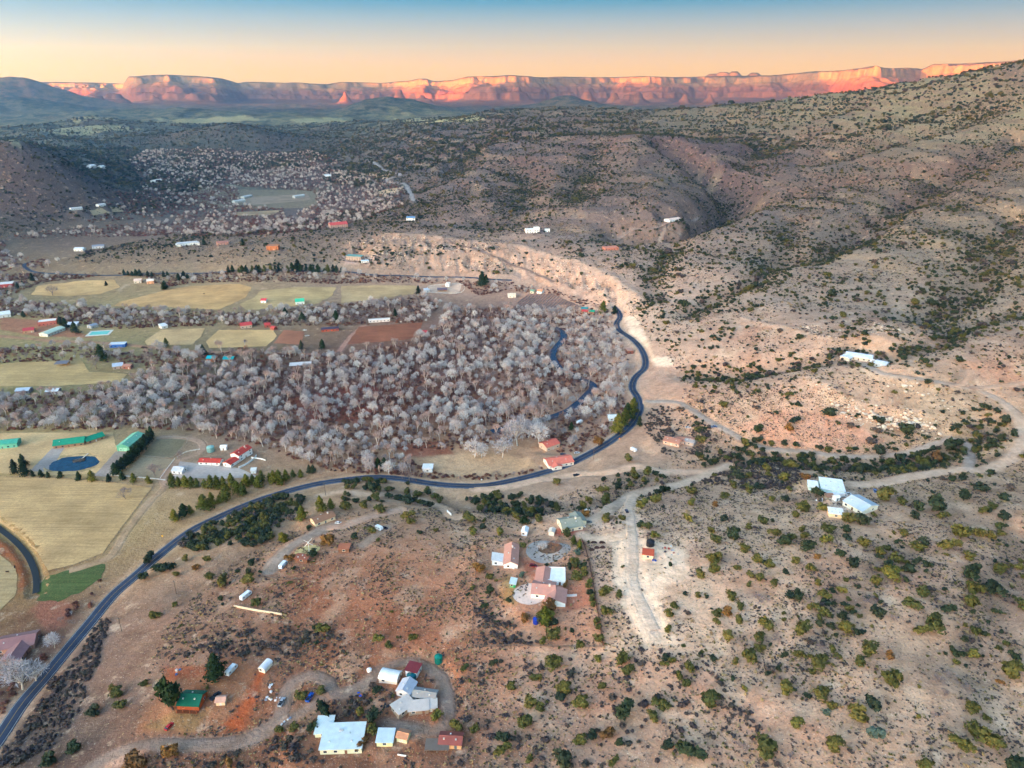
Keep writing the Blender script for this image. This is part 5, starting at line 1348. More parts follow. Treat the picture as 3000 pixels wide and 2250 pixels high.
def vehicle(kind, px, py, hd, rgb, label, L=None, cat=None):
    x, y = G(px, py); z = float(zat(x, y)) + .05
    root = empty({'car': 'parked_car', 'suv': 'parked_suv', 'pickup': 'pickup_truck', 'trailer': 'travel_trailer'}[kind], (x, y, z), math.radians(hd), label, cat or {'car': 'car', 'suv': 'suv', 'pickup': 'pickup', 'trailer': 'trailer'}[kind])
    pm = glossy(rgb, .3, .3)
    if kind in ('car', 'suv'):
        hh = 1.45 if kind == 'car' else 1.75; w = 1.85
        sec = [(-2.3,.3),(2.3,.3),(2.38,.6),(2.25,.82),(1.2,.95),(-1.9,.98),(-2.35,.9),(-2.4,.55)]
        V, Fc = extr(sec, w); MB().add(V, Fc).build('body', pm, root)
        cab = [(1.15,.95),(.45,hh-.06),(-1.3,hh-.04),(-2.0,.98)] if kind == 'car' else [(1.2,.95),(.6,hh-.06),(-2.0,hh-.06),(-2.28,.98)]
        V, Fc = extr(cab, w - .1, .22); g = MB().add(V, Fc).build('window', GLASS, root)
        x0, x1 = cab[2][0], cab[1][0]
        MB().box(x0 - .02, x1 + .02, -w / 2 + .26, w / 2 - .26, hh - .08, hh).build('roof_panel', pm, root)
        for s in (-1, 1):
            MB().box(2.28, 2.4, s * .68 - .2, s * .68 + .2, .6, .76).build('headlight', LAMP, root)
            MB().box(-2.42, -2.34, s * .7 - .15, s * .7 + .15, .7, .86).build('tail_light', TAIL, root)
        wheels(root, (-1.42, 1.42), w)
    elif kind == 'pickup':
        w = 1.95
        sec = [(-2.8,.4),(2.7,.4),(2.78,.7),(2.65,1.0),(1.5,1.12),(-2.8,1.12)]
        V, Fc = extr(sec, w); MB().add(V, Fc).build('body', pm, root)
        cab = [(1.45,1.1),(.85,1.78),(-.55,1.8),(-.75,1.1)]
        V, Fc = extr(cab, w - .12, .2); MB().add(V, Fc).build('window', GLASS, root)
        MB().box(-.5, .85, -w / 2 + .28, w / 2 - .28, 1.76, 1.84).build('roof_panel', pm, root)
        b = MB(); b.box(-2.8, -.85, -w / 2, -w / 2 + .1, 1.12, 1.42).box(-2.8, -.85, w / 2 - .1, w / 2, 1.12, 1.42).box(-2.8, -2.7, -w / 2 + .1, w / 2 - .1, 1.12, 1.42)
        b.build('bed_side', pm, root)
        MB().box(-2.68, -.87, -w / 2 + .12, w / 2 - .12, 1.125, 1.135).build('bed_floor', paint((50, 52, 56)), root)
        for s in (-1, 1):
            MB().box(2.66, 2.8, s * .72 - .2, s * .72 + .2, .74, .92).build('headlight', LAMP, root)
        wheels(root, (-1.75, 1.75), w, .4)
    else:
        L = L or 7.0; w = 2.45; hh = 2.9
        sec = [(-L/2,.6),(L/2-.6,.6),(L/2,1.1),(L/2-.1,2.1),(L/2-.8,hh),(-L/2+.3,hh),(-L/2,hh-.4)]
        V, Fc = extr(sec, w, .05); MB().add(V, Fc).build('body', pm, root)
        MB().box(-L/2+.5, L/2-1, -w/2+.15, w/2-.15, hh + .003, hh + .06).build('roof_panel', paint((232, 236, 240), .5), root)
        for s in (-1, 1):
            for q in range(3):
                cx = -L / 2 + 1.2 + q * (L - 2.8) / 2
                if s == -1 and q == 1:
                    MB().box(cx - .38, cx + .38, -w / 2 - .03, -w / 2 + .02, .7, 2.5).build('door', paint((206, 206, 202)), root)
                else:
                    MB().box(cx - .5, cx + .5, min(s * w / 2, s * (w / 2 + .03)), max(s * w / 2, s * (w / 2 + .03)), 1.6, 2.25).build('window', GLASS, root)
        MB().box(-L/2+.2, L/2-.8, -w/2-.02, w/2+.02, 1.02, 1.18).build('stripe', paint((140, 160, 182)), root)
        MB().tube((L/2-.4, 0, .55), (L/2+1.2, 0, .5), .08, .06, 6).build('hitch', paint((60, 60, 62)), root)
        wheels(root, (-.5, .4), w, .36)
    EXCL.append((x, y, 3.2))
    return root
VEH = [
 ('suv',1563,1660,-12,(118,30,44),'dark red suv on the red gravel beside the terracotta house'),
 ('suv',1836,1500,95,(56,70,96),'slate blue suv driving on the dirt road by the circular drive'),
 ('suv',1704,1545,14,(226,226,226),'white suv beside the beige house'),
 ('pickup',1722,1533,12,(112,116,116),'grey pickup in front of the beige house'),
 ('pickup',632,2042,62,(34,44,58),'dark pickup between the log cabin and the little tan shed'),
 ('car',496,2131,70,(190,36,52),'small red car with pale roof on the dirt below the log cabin'),
 ('pickup',826,2060,84,(170,178,186),'silver pickup at the bend of the gravel drive'),
 ('pickup',908,2046,80,(30,92,190),'bright blue pickup inside the gravel loop'),
 ('car',1649,1332,8,(44,56,84),'dark blue car behind the coral-roofed house'),
 ('car',1690,1328,10,(214,214,216),'pale car on the drive of the coral-roofed house'),
 ('suv',2484,1450,8,(240,240,240),'white suv between the long trailer and the grey gable house'),
 ('car',2563,1440,72,(96,136,190),'light blue car alone on the right-hand dirt road'),
 ('pickup',2548,1056,8,(234,236,240),'white pickup in front of the hilltop ranch house'),
 ('car',2532,1053,100,(70,90,130),'blue car under the eave of the hilltop ranch house'),
 ('car',1127,1549,-28,(54,34,44),'dark maroon car parked with the white camper'),
 ('car',992,1534,-8,(232,234,236),'white car beside the tan house'),
 ('pickup',1689,1394,12,(40,46,58),'dark pickup on the pale track above the highway'),
 ('pickup',2092,1252,10,(120,140,180),'blue-grey pickup near the grey cabin'),
 ('car',2016,1254,-10,(206,210,214),'silver car above the grey cabin'),
 ('car',893,968,0,(236,236,236),'white car in the red dirt yard of the long stable'),
 ('pickup',900,985,30,(206,212,220),'pale pickup among parked machines by the long stable'),
]
for v in VEH: vehicle(*v)
for px, py, hd, L, c, lab in [
 (721,1750,64,7.5,(232,236,240),'white travel trailer parked on red soil above the pale block wall'),
 (679,1968,72,7.0,(226,230,230),'white travel trailer behind the big conifer at the log cabin'),
 (1856,1322,-52,6.0,(240,238,236),'small white camper alone beside the highway bend'),
 (1698,1240,45,7.0,(240,240,242),'white camper at the edge of the grey woods'),
 (2449,1456,4,15.0,(242,242,242),'very long white trailer in front of the white barn'),
 (1111,1552,-35,5.5,(238,238,238),'white camper on the bare slope beside a dark maroon car'),
 (830,1660,75,6.5,(206,222,236),'white camper under a blue tarp beside the driveway'),
 (2556,1062,5,4.5,(236,238,240),'little white camper on the hilltop ranch yard')]:
    vehicle('trailer', px, py, hd, c, lab, L, 'trailer')

# ------------------------------------------------------------------ tanks, poles, signs, fences, small things
def tank(px, py, r, h, rgb, label):
    x, y = G(px, py); z = float(zat(x, y))
    root = empty('water_tank', (x, y, z), 0, label, 'tank')
    m = MB(); m.tube((0, 0, -.4), (0, 0, h), r, r, 20); m.build('shell', paint(rgb, .5, .15, .6), root)
    for q in range(4):
        zz = h * (.15 + .23 * q)
        MB().tube((0, 0, zz), (0, 0, zz + .12), r + .05, r + .05, 20).build('band', paint(rgb, .6, .1, .6), root)
    MB().tube((0, 0, h), (0, 0, h + r * .28), r, r * .25, 20).build('lid', paint(tuple(min(255, int(c * 1.15)) for c in rgb), .5), root)
    EXCL.append((x, y, r + 1))
for t_ in [(1285,1938,2.0,3.4,(18,104,92),'dark green water tank alone on the red clearing'),
 (1206,1990,2.2,2.9,(18,86,96),'dark teal water tank below the maroon-roofed shed'),
 (1905,1598,2.4,3.2,(38,40,46),'black water tank at the back of the bright dirt pad'),
 (1570,1824,1.6,2.6,(26,54,150),'blue water tank among garden trees below the terracotta house'),
 (618,1322,3.2,4.4,(120,160,156),'pale grey-green water tank behind the hacienda drive'),
 (1082,1965,1.2,1.0,(236,236,236),'low white round cistern beside the gravel drive'),
 (1505,1665,.8,1.4,(226,226,226),'small white tank by the guest house')]: tank(*t_)

wood = paint((92, 74, 62), .9, .25, 1.5)
def pole(px, py, h, label):
    x, y = G(px, py); z = float(zat(x, y))
    root = empty('utility_pole', (x, y, z), rnd.uniform(-.6, .6), label, 'pole', 'wooden utility poles')
    MB().tube((0, 0, -.8), (0, 0, h), .2, .13, 7).build('post', wood, root)
    c = MB().box(-1.3, 1.3, -.09, .09, h - .9, h - .7).build('crossarm', wood, root)
    for xx in (-1.15, -.5, .5, 1.15): MB().tube((xx, 0, h - .7), (xx, 0, h - .5), .07, .05, 6).build('insulator', paint((170, 176, 176), .3), c)
for a in [(712,1508,11,'wooden utility pole beside the highway below the juniper bank'),(954,1452,11,'wooden utility pole by the highway above the tan house'),(1738,1348,11,'wooden utility pole at the highway near the coral-roofed house'),(1905,1244,12,'wooden utility pole beside the sharp highway bend'),(2112,1286,11,'wooden utility pole on the dirt road near the grey cabin'),(2149,1366,10,'wooden utility pole at the end of the pale track'),(2221,1412,10,'wooden utility pole among bushes left of the white barn'),(357,1850,10,'wooden utility pole on the slope right of the highway, lower left'),(517,1740,10,'wooden utility pole on the slope above the lower-left highway'),(1219,1412,10,'wooden utility pole beside the highway in front of the white pavilion'),(1789,1640,9,'wooden utility pole right of the fenced garden'),(860,1585,8,'lamp-height wooden pole beside the tan house driveway')]: pole(*a)

def sign(px, py, hd, rgb, label, diamond):
    x, y = G(px, py); z = float(zat(x, y))
    root = empty('road_sign', (x, y, z), math.radians(hd), label, 'sign')
    MB().tube((0, 0, -.3), (0, 0, 2.6), .06, .06, 6).build('post', paint((120, 122, 124)), root)
    m = MB()
    if diamond: m.add([(0,-.1,1.6),(.75,-.1,2.35),(0,-.1,3.1),(-.75,-.1,2.35),(0,-.14,1.6),(.75,-.14,2.35),(0,-.14,3.1),(-.75,-.14,2.35)], [(0,1,2,3),(7,6,5,4),(0,4,5,1),(1,5,6,2),(2,6,7,3),(3,7,4,0)])
    else: m.box(-.6, .6, -.14, -.1, 1.6, 2.8)
    m.build('plate', paint(rgb, .5, .05), root)
sign(477, 1578, 20, (226, 176, 30), 'yellow diamond road sign beside the lower-left highway', True)
sign(1815, 1292, -40, (232, 140, 40), 'orange diamond road sign at the highway bend', True)
sign(1411, 1412, 0, (232, 232, 228), 'small white road sign at the highway near the grey meadow', False)

def fence(name, label, pts_, h, gap, pm, rails, rail_h, cat='fence', px_=True):
    P = pline(pts_, gap) if px_ else resample(np.array(pts_), gap)
    zz = zat(P[:, 0], P[:, 1])
    root = empty(name, (P[0, 0], P[0, 1], float(zz[0])), 0, label, cat)
    base = MB().box(-.09, .09, -.09, .09, -.4, h); proto = None
    for (x, y), z in zip(P, zz):
        if proto is None: proto = base.build('post', pm, root); o = proto
        else: o = proto.copy(); COL.objects.link(o); o.parent = root
        o.location = (x - P[0, 0], y - P[0, 1], z - zz[0])
    for rz in rails:
        m = MB()
        for i in range(len(P) - 1):
            a = Vector((P[i, 0] - P[0, 0], P[i, 1] - P[0, 1], zz[i] - zz[0] + rz)); b = Vector((P[i + 1, 0] - P[0, 0], P[i + 1, 1] - P[0, 1], zz[i + 1] - zz[0] + rz))
            m.tube(a, b, rail_h, rail_h, 4)
        m.build('rail', pm, root)
whitep = paint((236, 236, 232), .5, .08); greyw = paint((120, 104, 94), .9, .25, 1.2)
fence('rail_fence', 'white rail fence across the bottom of the dry paddock', [(326,1394),(400,1400),(484,1408)], 1.3, 3.0, whitep, (.4, .8, 1.2), .09)
fence('rail_fence', 'white rail fence along the hacienda lane', [(470,1402),(492,1372),(512,1346)], 1.3, 3.0, whitep, (.5, 1.1), .09)
fence('rail_fence', 'white rail fence curving above the hacienda yard', [(520,1340),(545,1326),(585,1318)], 1.3, 3.0, whitep, (.5, 1.1), .09)
fence('rail_fence', 'pale rail fence round the upper riding paddock', [(417,1336),(462,1286),(548,1286),(524,1322),(500,1342),(417,1336)], 1.2, 4.0, paint((170, 160, 146), .8), (.5, 1.1), .06)
fence('wire_fence', 'dark post fence along the lane beside the big pasture', [(452,1424),(400,1492),(345,1564),(305,1622)], 1.4, 4.0, greyw, (.5, 1.2), .05)
fence('wire_fence', 'post fence along the foot of the big pasture', [(300,1626),(215,1658),(142,1676)], 1.4, 4.0, greyw, (.5, 1.2), .05)
fence('wire_fence', 'dark fence below the pond lawn', [(20,1398),(200,1404),(330,1414),(446,1430)], 1.4, 4.5, greyw, (.5, 1.2), .06)
fence('wire_fence', 'garden fence on the left of the terracotta house', [(1398,1584),(1393,1680),(1389,1763),(1382,1896)], 1.5, 3.0, greyw, (.3, .9, 1.4), .10)
fence('wire_fence', 'garden fence below the terracotta house', [(1386,1896),(1500,1894),(1640,1896),(1764,1896)], 1.5, 3.0, greyw, (.3, .9, 1.4), .10)
fence('wire_fence', 'garden fence on the right of the terracotta house', [(1704,1582),(1718,1620),(1732,1680),(1750,1790),(1767,1893)], 1.7, 3.0, paint((104, 74, 60), .9, .2), (.3, .8, 1.2, 1.6), .13)
fence('wire_fence', 'faint wire fence right of the red clearing', [(1376,1900),(1372,1960),(1366,2060),(1358,2140)], 1.3, 5.0, greyw, (.5, 1.1), .03)
fence('wooden_fence', 'brown fence below the tan house yard', [(776,1690),(830,1700),(888,1697)], 1.3, 3.0, greyw, (.4, .8, 1.2), .09)
fence('corral_fence', 'pale corral fence round the dark-roofed horse barn', [(1247,858),(1263,838),(1352,834),(1346,860),(1247,858)], 1.8, 8.0, whitep, (.8, 1.6), .12)
fence('guard_rail', 'steel guard rail on the inside of the highway bend', [(1664,1352),(1710,1330),(1770,1292),(1820,1254),(1848,1218)], .9, 3.5, paint((170, 176, 180), .4), (.75,), .14, 'guard rail')
def wall(name, label, pts_, h, t_, m_, cat='wall'):
    P = pline(pts_, 2.5); z = zat(P[:, 0], P[:, 1])
    T = np.gradient(P, axis=0); T /= np.linalg.norm(T, axis=1, keepdims=True); N = np.stack([-T[:, 1], T[:, 0]], 1) * t_ / 2
    V = []
    for i in range(len(P)):
        for s, dz in ((-1, -.6), (1, -.6), (1, h), (-1, h)):
            V.append((P[i, 0] + s * N[i, 0], P[i, 1] + s * N[i, 1], z[i] + dz))
    Fc = [(3, 2, 1, 0), tuple(4 * (len(P) - 1) + k for k in range(4))]
    for i in range(len(P) - 1):
        for k in range(4): Fc.append((4 * i + k, 4 * i + (k + 1) % 4, 4 * i + 4 + (k + 1) % 4, 4 * i + 4 + k))
    return tag(mesh_obj(name, V, Fc, m_), label, cat)
wall('block_wall', 'long pale block wall on the red slope below the white trailer', [(686,1778),(750,1790),(826,1802)], 1.2, .35, paint((226, 206, 176), .8))
wall('court_wall', 'white wall enclosing the hacienda court', [(700,1372),(722,1362),(745,1345),(752,1336)], 1.6, .35, whitep)
wall('court_wall', 'low white wall running right from the hacienda', [(736,1342),(765,1346),(778,1350)], 1.2, .3, whitep)
wall('driveway_wall', 'long low white wall beside the driveway of the shacks', [(1165,2212),(1190,2216)], .6, .3, whitep)
wall('garden_wall', 'white wall stub beside the gully track', [(1310,1500),(1322,1512)], 1.8, .4, whitep)
wall('walkway', 'pale raised walkway right of the terracotta house', [(1645,1745),(1690,1744)], .35, 1.6, paint((226, 206, 196), .8), 'walkway')

# round patio and gravel circle at the main house
def disc(px, py, rx, ry, n=40, a0=0, a1=2 * math.pi):
    x, y = G(px, py)
    return [(x + rx * math.cos(t), y + ry * math.sin(t)) for t in np.linspace(a0, a1, n, endpoint=False)]
o = drape('patio', disc(1550, 1740, 9.0, 9.0), paint((226, 198, 182), .85, .12, .6), .14, 3.0, 0, True); tag(o, None, None, None, 'structure')
o = drape('gravel_drive', disc(1606, 1614, 13.5, 12.5), soil((176, 166, 158), .12, .1, .8, name='gravel'), .12, 3.0, .5, True); tag(o, None, None, None, 'structure')
o = drape('planting_island', disc(1612, 1606, 7.5, 6), soil((120, 96, 78), .3, .3, 1), .2, 3.0, .5, True); tag(o, None, None, None, 'structure')
o = drape('planting_island', disc(1780, 1517, 5, 5), soil((170, 130, 100), .3, .3, 1), .2, 3.0, .3, True); tag(o, None, None, None, 'structure')
o = drape('helipad_lawn', disc(900, 1612, 8, 6), soil((196, 178, 126), .2, .2, 1), .14, 3.0, .4, True); o.name = 'round_lawn'; tag(o, None, None, None, 'structure')
# compost rings
for i, (px, py) in enumerate([(1740,1590),(1764,1590),(1734,1611),(1749,1605),(1766,1604)]):
    x, y = G(px, py); z = float(zat(x, y))
    m = MB()
    n = 14; V = []; 
    for k in range(n):
        a = 2 * math.pi * k / n; r = 1.9 * (1 + .1 * math.sin(3 * a + i))
        V += [(r * math.cos(a), r * math.sin(a), -.2), (r * .75 * math.cos(a), r * .75 * math.sin(a), .45)]
    V.append((0, 0, .3))
    Fc = []
    for k in range(n):
        a, b = 2 * k, 2 * ((k + 1) % n)
        Fc += [(a, b, b + 1, a + 1), (a + 1, b + 1, 2 * n)]
    m.add(V, Fc); o = m.build('mulch_ring', paint((84, 56, 46), .95, .4, 1.5)); o.location = (x, y, z)
    tag(o, 'dark round mulch bed on the dirt right of the gravel circle', 'mulch bed', 'mulch beds beside the fenced garden')
# pool
x, y = G(292, 976); z = float(zat(x, y))
root = empty('swimming_pool', (x, y, z + .3), math.radians(12), 'turquoise swimming pool with pale deck beside the grey store', 'pool')
MB().box(-14, 14, -11, 11, -.4, 0).build('deck', paint((206, 206, 196), .8), root)
MB().box(-11, 11, -7, 7, -.2, .06).build('pool_water', glossy((120, 214, 200), .1), root)
# windmill
x, y = G(906, 1616); z = float(zat(x, y))
root = empty('windmill', (x, y, z), .4, 'white four-bladed wind turbine on the round dry lawn', 'windmill')
MB().tube((0, 0, -.4), (0, 0, 7), .16, .1, 7).build('mast', whitep, root)
hub = MB().tube((0, -.5, 7), (0, .5, 7), .3, .3, 8).build('hub', whitep, root)
for k in range(4):
    a = math.pi / 4 + k * math.pi / 2
    MB().tube((0, -.4, 7), (3.6 * math.cos(a), -.4, 7 + 3.6 * math.sin(a)), .16, .12, 4).build('blade', whitep, root)
# scrap and tarps
def scrap(px, py, label, cols, n, sp):
    x, y = G(px, py); z = float(zat(x, y)); r = random.Random(int(px * 7 + py))
    root = empty('scrap_pile', (x, y, z), 0, label, 'junk')
    for k in range(n):
        a, b = r.gauss(0, sp), r.gauss(0, sp); w, d, h = r.uniform(.4, 1.4), r.uniform(.4, 1.2), r.uniform(.2, .9)
        m = MB().box(-w / 2, w / 2, -d / 2, d / 2, -.3, h); o = m.build('item', paint(r.choice(cols), .7), root)
        o.location = (a, b, .0); o.rotation_euler = (r.uniform(-.2, .2), r.uniform(-.2, .2), r.uniform(0, 3))
SCR = [(236,236,236),(206,212,220),(120,130,150),(150,120,100),(226,226,232)]
for s in [(845,2102,'white scrap heap beside the gravel drive fork',SCR,9,1.6),(798,2046,'heap of crates and sheet metal left of the silver pickup',SCR,10,2.0),(795,2008,'small white scrap heap above the crates',SCR,5,1.0),(1057,2047,'bright blue tarp heap with wood scraps',[(30,80,190),(170,110,70),(40,90,200)],6,1.3),(1960,1620,'scatter of machinery on the right of the bright dirt pad',[(60,60,70),(150,150,160),(206,206,210),(170,60,50)],12,3.0),(1915,1640,'blue tarp bundle beside the orange-roofed hut',[(40,70,150),(60,90,170)],4,.8),(1130,2068,'dark rubbish in the brush left of the patchwork shack',[(40,44,52),(60,60,66)],5,1.2),(2400,1468,'white rubble heap left of the tiny cube hut',SCR,8,2.2),(1720,1497,'white garden figures on the red patch',[(240,236,232)],4,1.0),(520,1968,'ring of garden ornaments on the red yard',[(206,206,210),(60,110,170),(226,206,190)],5,1.6),(1185,2168,'clutter beside the orange-tan shed',SCR,6,1.2),(1078,1240,'',SCR,1,1)][:-1]: scrap(*s)
# ------------------------------------------------------------------ plants
def leaf_blob(r, lobes, n_per, size, core=True, up=.2):
    V = []; Fc = []
    for (c, rad) in lobes:
        c = np.array(c, float)
        if core:
            n = len(V)
            for a in ((1,0,0),(-1,0,0),(0,1,0),(0,-1,0),(0,0,1),(0,0,-1)):
                V.append(tuple(c + np.array(a) * np.array(rad) * .72))
            Fc += [tuple(n + i for i in f) for f in ((0,2,4),(2,1,4),(1,3,4),(3,0,4),(2,0,5),(1,2,5),(3,1,5),(0,3,5))]
        for k in range(n_per):
            d = r.normal(size=3); d[2] = d[2] * .8 + up; d /= np.linalg.norm(d)
            p = c + d * np.array(rad) * r.uniform(.72, 1.06)
            nrm = d + r.normal(size=3) * .45; nrm /= np.linalg.norm(nrm)
            t = np.cross(nrm, r.normal(size=3)); t /= np.linalg.norm(t); b = np.cross(nrm, t)
            s = size * r.uniform(.6, 1.3)
            n = len(V)
            V += [tuple(p + t * s), tuple(p - t * s * .6 + b * s * .8), tuple(p - t * s * .5 - b * s * .8)]
            Fc.append((n, n + 1, n + 2))
    return V, Fc

def proto(name, V, Fc, mats, midx):
    me = bpy.data.meshes.new(name)
    me.from_pydata([tuple(v) for v in V], [], [tuple(f) for f in Fc])
    for m in mats: me.materials.append(m)
    me.polygons.foreach_set('material_index', np.asarray(midx, np.int32)); me.update()
    return me

bark = paint((98, 84, 74), .95, .3, 2.0)
def shrub_parts(seed, lobes=7, n=44, size=.1, flat=1.0):
    r = np.random.default_rng(seed)
    L = []
    for k in range(lobes):
        a = r.uniform(0, 6.28); d = r.uniform(0, .36)
        rr = r.uniform(.13, .32)
        L.append(((d * math.cos(a), d * math.sin(a), r.uniform(.28, .7) * flat), (rr, rr, rr * r.uniform(.8, 1.05) * flat)))
    V, Fc = leaf_blob(r, L, n, size)
    t = MB()
    t.tube((0, 0, -.15), (0, 0, .4), .05, .03, 5)
    for k in range(3):
        a = r.uniform(0, 6.28); t.tube((0, 0, .05), (.25 * math.cos(a), .25 * math.sin(a), .45), .035, .015, 4)
    return V, Fc, t
JUN = {
 'olive': foliage('olive_juniper', [(94,92,48),(106,100,52),(82,86,50),(116,106,56)], .42),
 'yellow': foliage('yellow_green_shrub', [(122,114,56),(110,108,54),(132,118,62)], .4),
 'dark': foliage('dark_juniper', [(58,70,50),(66,76,52),(52,64,52),(76,80,56)], .45),
 'blue': foliage('blue_grey_juniper', [(98,114,100),(88,104,90)], .4),
 'brown': foliage('rust_shrub', [(130,92,50),(114,84,54),(146,104,56)], .4),
 'grey': foliage('grey_scrub', [(92,82,78),(80,72,74),(104,92,84),(72,68,68)]),
 'tan': foliage('dry_grass', [(186,156,108),(166,140,102),(194,168,122)]),
 'cyp': foliage('conifer', [(84,90,36),(104,104,40),(70,80,40),(116,110,42)], .4),
 'hedge': foliage('dark_conifer', [(40,56,36),(50,66,38),(36,50,36)], .4),
}
VAR = 5
PART = {}
SHR = []
for v in range(VAR): SHR.append(shrub_parts(100 + v, 9, 40, .115))
def shrub_meshes(key):
    if key in PART: return PART[key]
    out_ = []
    for V, Fc, t in SHR:
        crown = proto('crown', V, Fc, [JUN[key]], [0] * len(Fc))
        trunk = proto('trunk', t.v, t.f, [bark], [0] * len(t.f))
        both = proto('shrub', V + t.v, Fc + [tuple(i + len(V) for i in f) for f in t.f], [JUN[key], bark], [0] * len(Fc) + [1] * len(t.f))
        out_.append((crown, trunk, both))
    PART[key] = out_
    return out_
def cyp_meshes(key):
    if ('c', key) in PART: return PART[('c', key)]
    out_ = []
    for v in range(4):
        r = np.random.default_rng(300 + v)
        L = []
        for k in range(9):
            f = k / 8.0
            rr = .30 * (1 - f) ** .7 + .06
            a = r.uniform(0, 6.28)
            L.append(((.10 * (1 - f) * math.cos(a), .10 * (1 - f) * math.sin(a), .16 + .78 * f), (rr, rr, .12)))
        V, Fc = leaf_blob(r, L, 46, .06)
        t = MB().tube((0, 0, -.1), (0, 0, .5), .035, .015, 6)
        out_.append((proto('crown', V, Fc, [JUN[key]], [0] * len(Fc)), proto('trunk', t.v, t.f, [bark], [0] * len(t.f)),
                     proto('conifer', V + t.v, Fc + [tuple(i + len(V) for i in f) for f in t.f], [JUN[key], bark], [0] * len(Fc) + [1] * len(t.f))))
    PART[('c', key)] = out_
    return out_

# bare winter trees
def slivers(r, V, Fc, p, d, ln, w):
    sd_ = np.cross(d, r.normal(size=3)); sd_ /= np.linalg.norm(sd_)
    e = p + d * ln; n = len(V)
    V += [tuple(p + sd_ * w), tuple(p - sd_ * w), tuple(e - sd_ * w * .45), tuple(e + sd_ * w * .45)]
    Fc.append((n, n + 1, n + 2, n + 3))
def bare_tree(seed, kind):
    r = np.random.default_rng(seed)
    t = MB(); V = []; Fc = []
    if kind == 'syc':
        tips = []
        def branch(p, d, ln, rad, lev):
            q = p + d * ln
            t.tube(tuple(p), tuple(q), rad, rad * .62, 4 if lev == 0 else 3, 0, lev == 0)
            if lev >= 3: tips.append((q, d, ln)); return
            n = (3, 3, 3)[lev]
            for k in range(n):
                a = 2 * math.pi * (k + r.uniform(0, .8)) / n
                sp = .5 * r.uniform(.5, 1.2)
                u = np.cross(d, (.3, .5, .8)); u /= np.linalg.norm(u); w = np.cross(d, u)
                nd = d + (u * math.cos(a) + w * math.sin(a)) * sp; nd[2] += .2; nd /= np.linalg.norm(nd)
                branch(q, nd, ln * r.uniform(.68, .95), rad * .58, lev + 1)
        branch(np.array((0, 0, -.03)), np.array((r.normal() * .08, r.normal() * .08, 1.0)), .25, .026, 0)
        for q, d, ln in tips:
            for k in range(9):
                nd = d + r.normal(size=3) * .55; nd[2] += .25; nd /= np.linalg.norm(nd)
                slivers(r, V, Fc, q - d * ln * r.uniform(0, .9), nd, .14 * r.uniform(.6, 1.3), .0055)
    else:
        nl, per, w = (11, 74, .0072) if kind == 'cot' else (8, 52, .0068)
        top = np.array((r.normal() * .03, r.normal() * .03, .24))
        t.tube((0, 0, -.04), tuple(top), .026, .018, 5)
        for k in range(nl):
            f = k / (nl - 1); a = 2.4 * k + r.uniform(-.4, .4)
            rad_ = .31 * math.sqrt(1 - (f * .9) ** 2) * r.uniform(.5, 1.25)
            c = np.array((rad_ * math.cos(a), rad_ * math.sin(a), .42 + .36 * f * r.uniform(.85, 1.1)))
            R_ = np.array((1, 1, r.uniform(.8, 1.15))) * r.uniform(.12, .25)
            mid = top + (c - top) * .5 + np.array((0, 0, .04))
            t.tube(tuple(top), tuple(mid), .014, .009, 3, 0, False); t.tube(tuple(mid), tuple(c), .009, .004, 3, 0, False)
            for q in range(5):
                d = r.normal(size=3); d[2] = abs(d[2]) + .2; d /= np.linalg.norm(d)
                t.tube(tuple(mid + (c - mid) * r.uniform(.3, 1)), tuple(c + d * R_ * .75), .005, .002, 3, 0, False)
            for q in range(per):
                d = r.normal(size=3); d[2] += .25; d /= np.linalg.norm(d)
                p = c + d * R_ * r.uniform(.2, .75)
                nd = d + (p - top) * .9 + r.normal(size=3) * .35; nd /= np.linalg.norm(nd)
                slivers(r, V, Fc, p, nd, R_[0] * r.uniform(.3, .75), w * r.uniform(.6, 1.2))
    zs = max(v[2] for v in V); k = 1.0 / zs
    V = [(a * k, b * k, c * k) for a, b, c in V]; t.v = [(a * k, b * k, c * k) for a, b, c in t.v]
    return V, Fc, t
TW = {
 'cot': (foliage('cottonwood_twigs', [(220,216,214),(196,192,194),(212,206,204),(162,158,164),(184,176,178)], .16), paint((196,186,174), .9, .15, 2)),
 'syc': (foliage('sycamore_twigs', [(190,166,156),(174,150,146)], .2), paint((198,184,174), .85, .1, 2)),
 'ash': (foliage('grey_bare_twigs', [(142,126,128),(122,110,116),(152,136,132),(132,112,108)], .2), paint((128,114,108), .9, .2, 2)),
 'rust': (foliage('rust_twigs', [(150,108,84),(136,96,80),(168,122,88)], .2), paint((120,96,84), .9, .2, 2)),
}
TREE = {}
for key, base_, sd0 in (('cot', 'cot', 400), ('syc', 'syc', 420), ('ash', 'ash', 440), ('rust', 'ash', 460)):
    lst = []
    for v in range(5):
        V, Fc, t = bare_tree(sd0 + v, base_)
        tm, bm_ = TW[key]
        lst.append((proto('crown', V, Fc, [tm], [0] * len(Fc)), proto('trunk', t.v, t.f, [bm_], [0] * len(t.f)),
                    proto('tree', V + t.v, Fc + [tuple(i + len(V) for i in f) for f in t.f], [tm, bm_], [0] * len(Fc) + [1] * len(t.f))))
    TREE[key] = lst

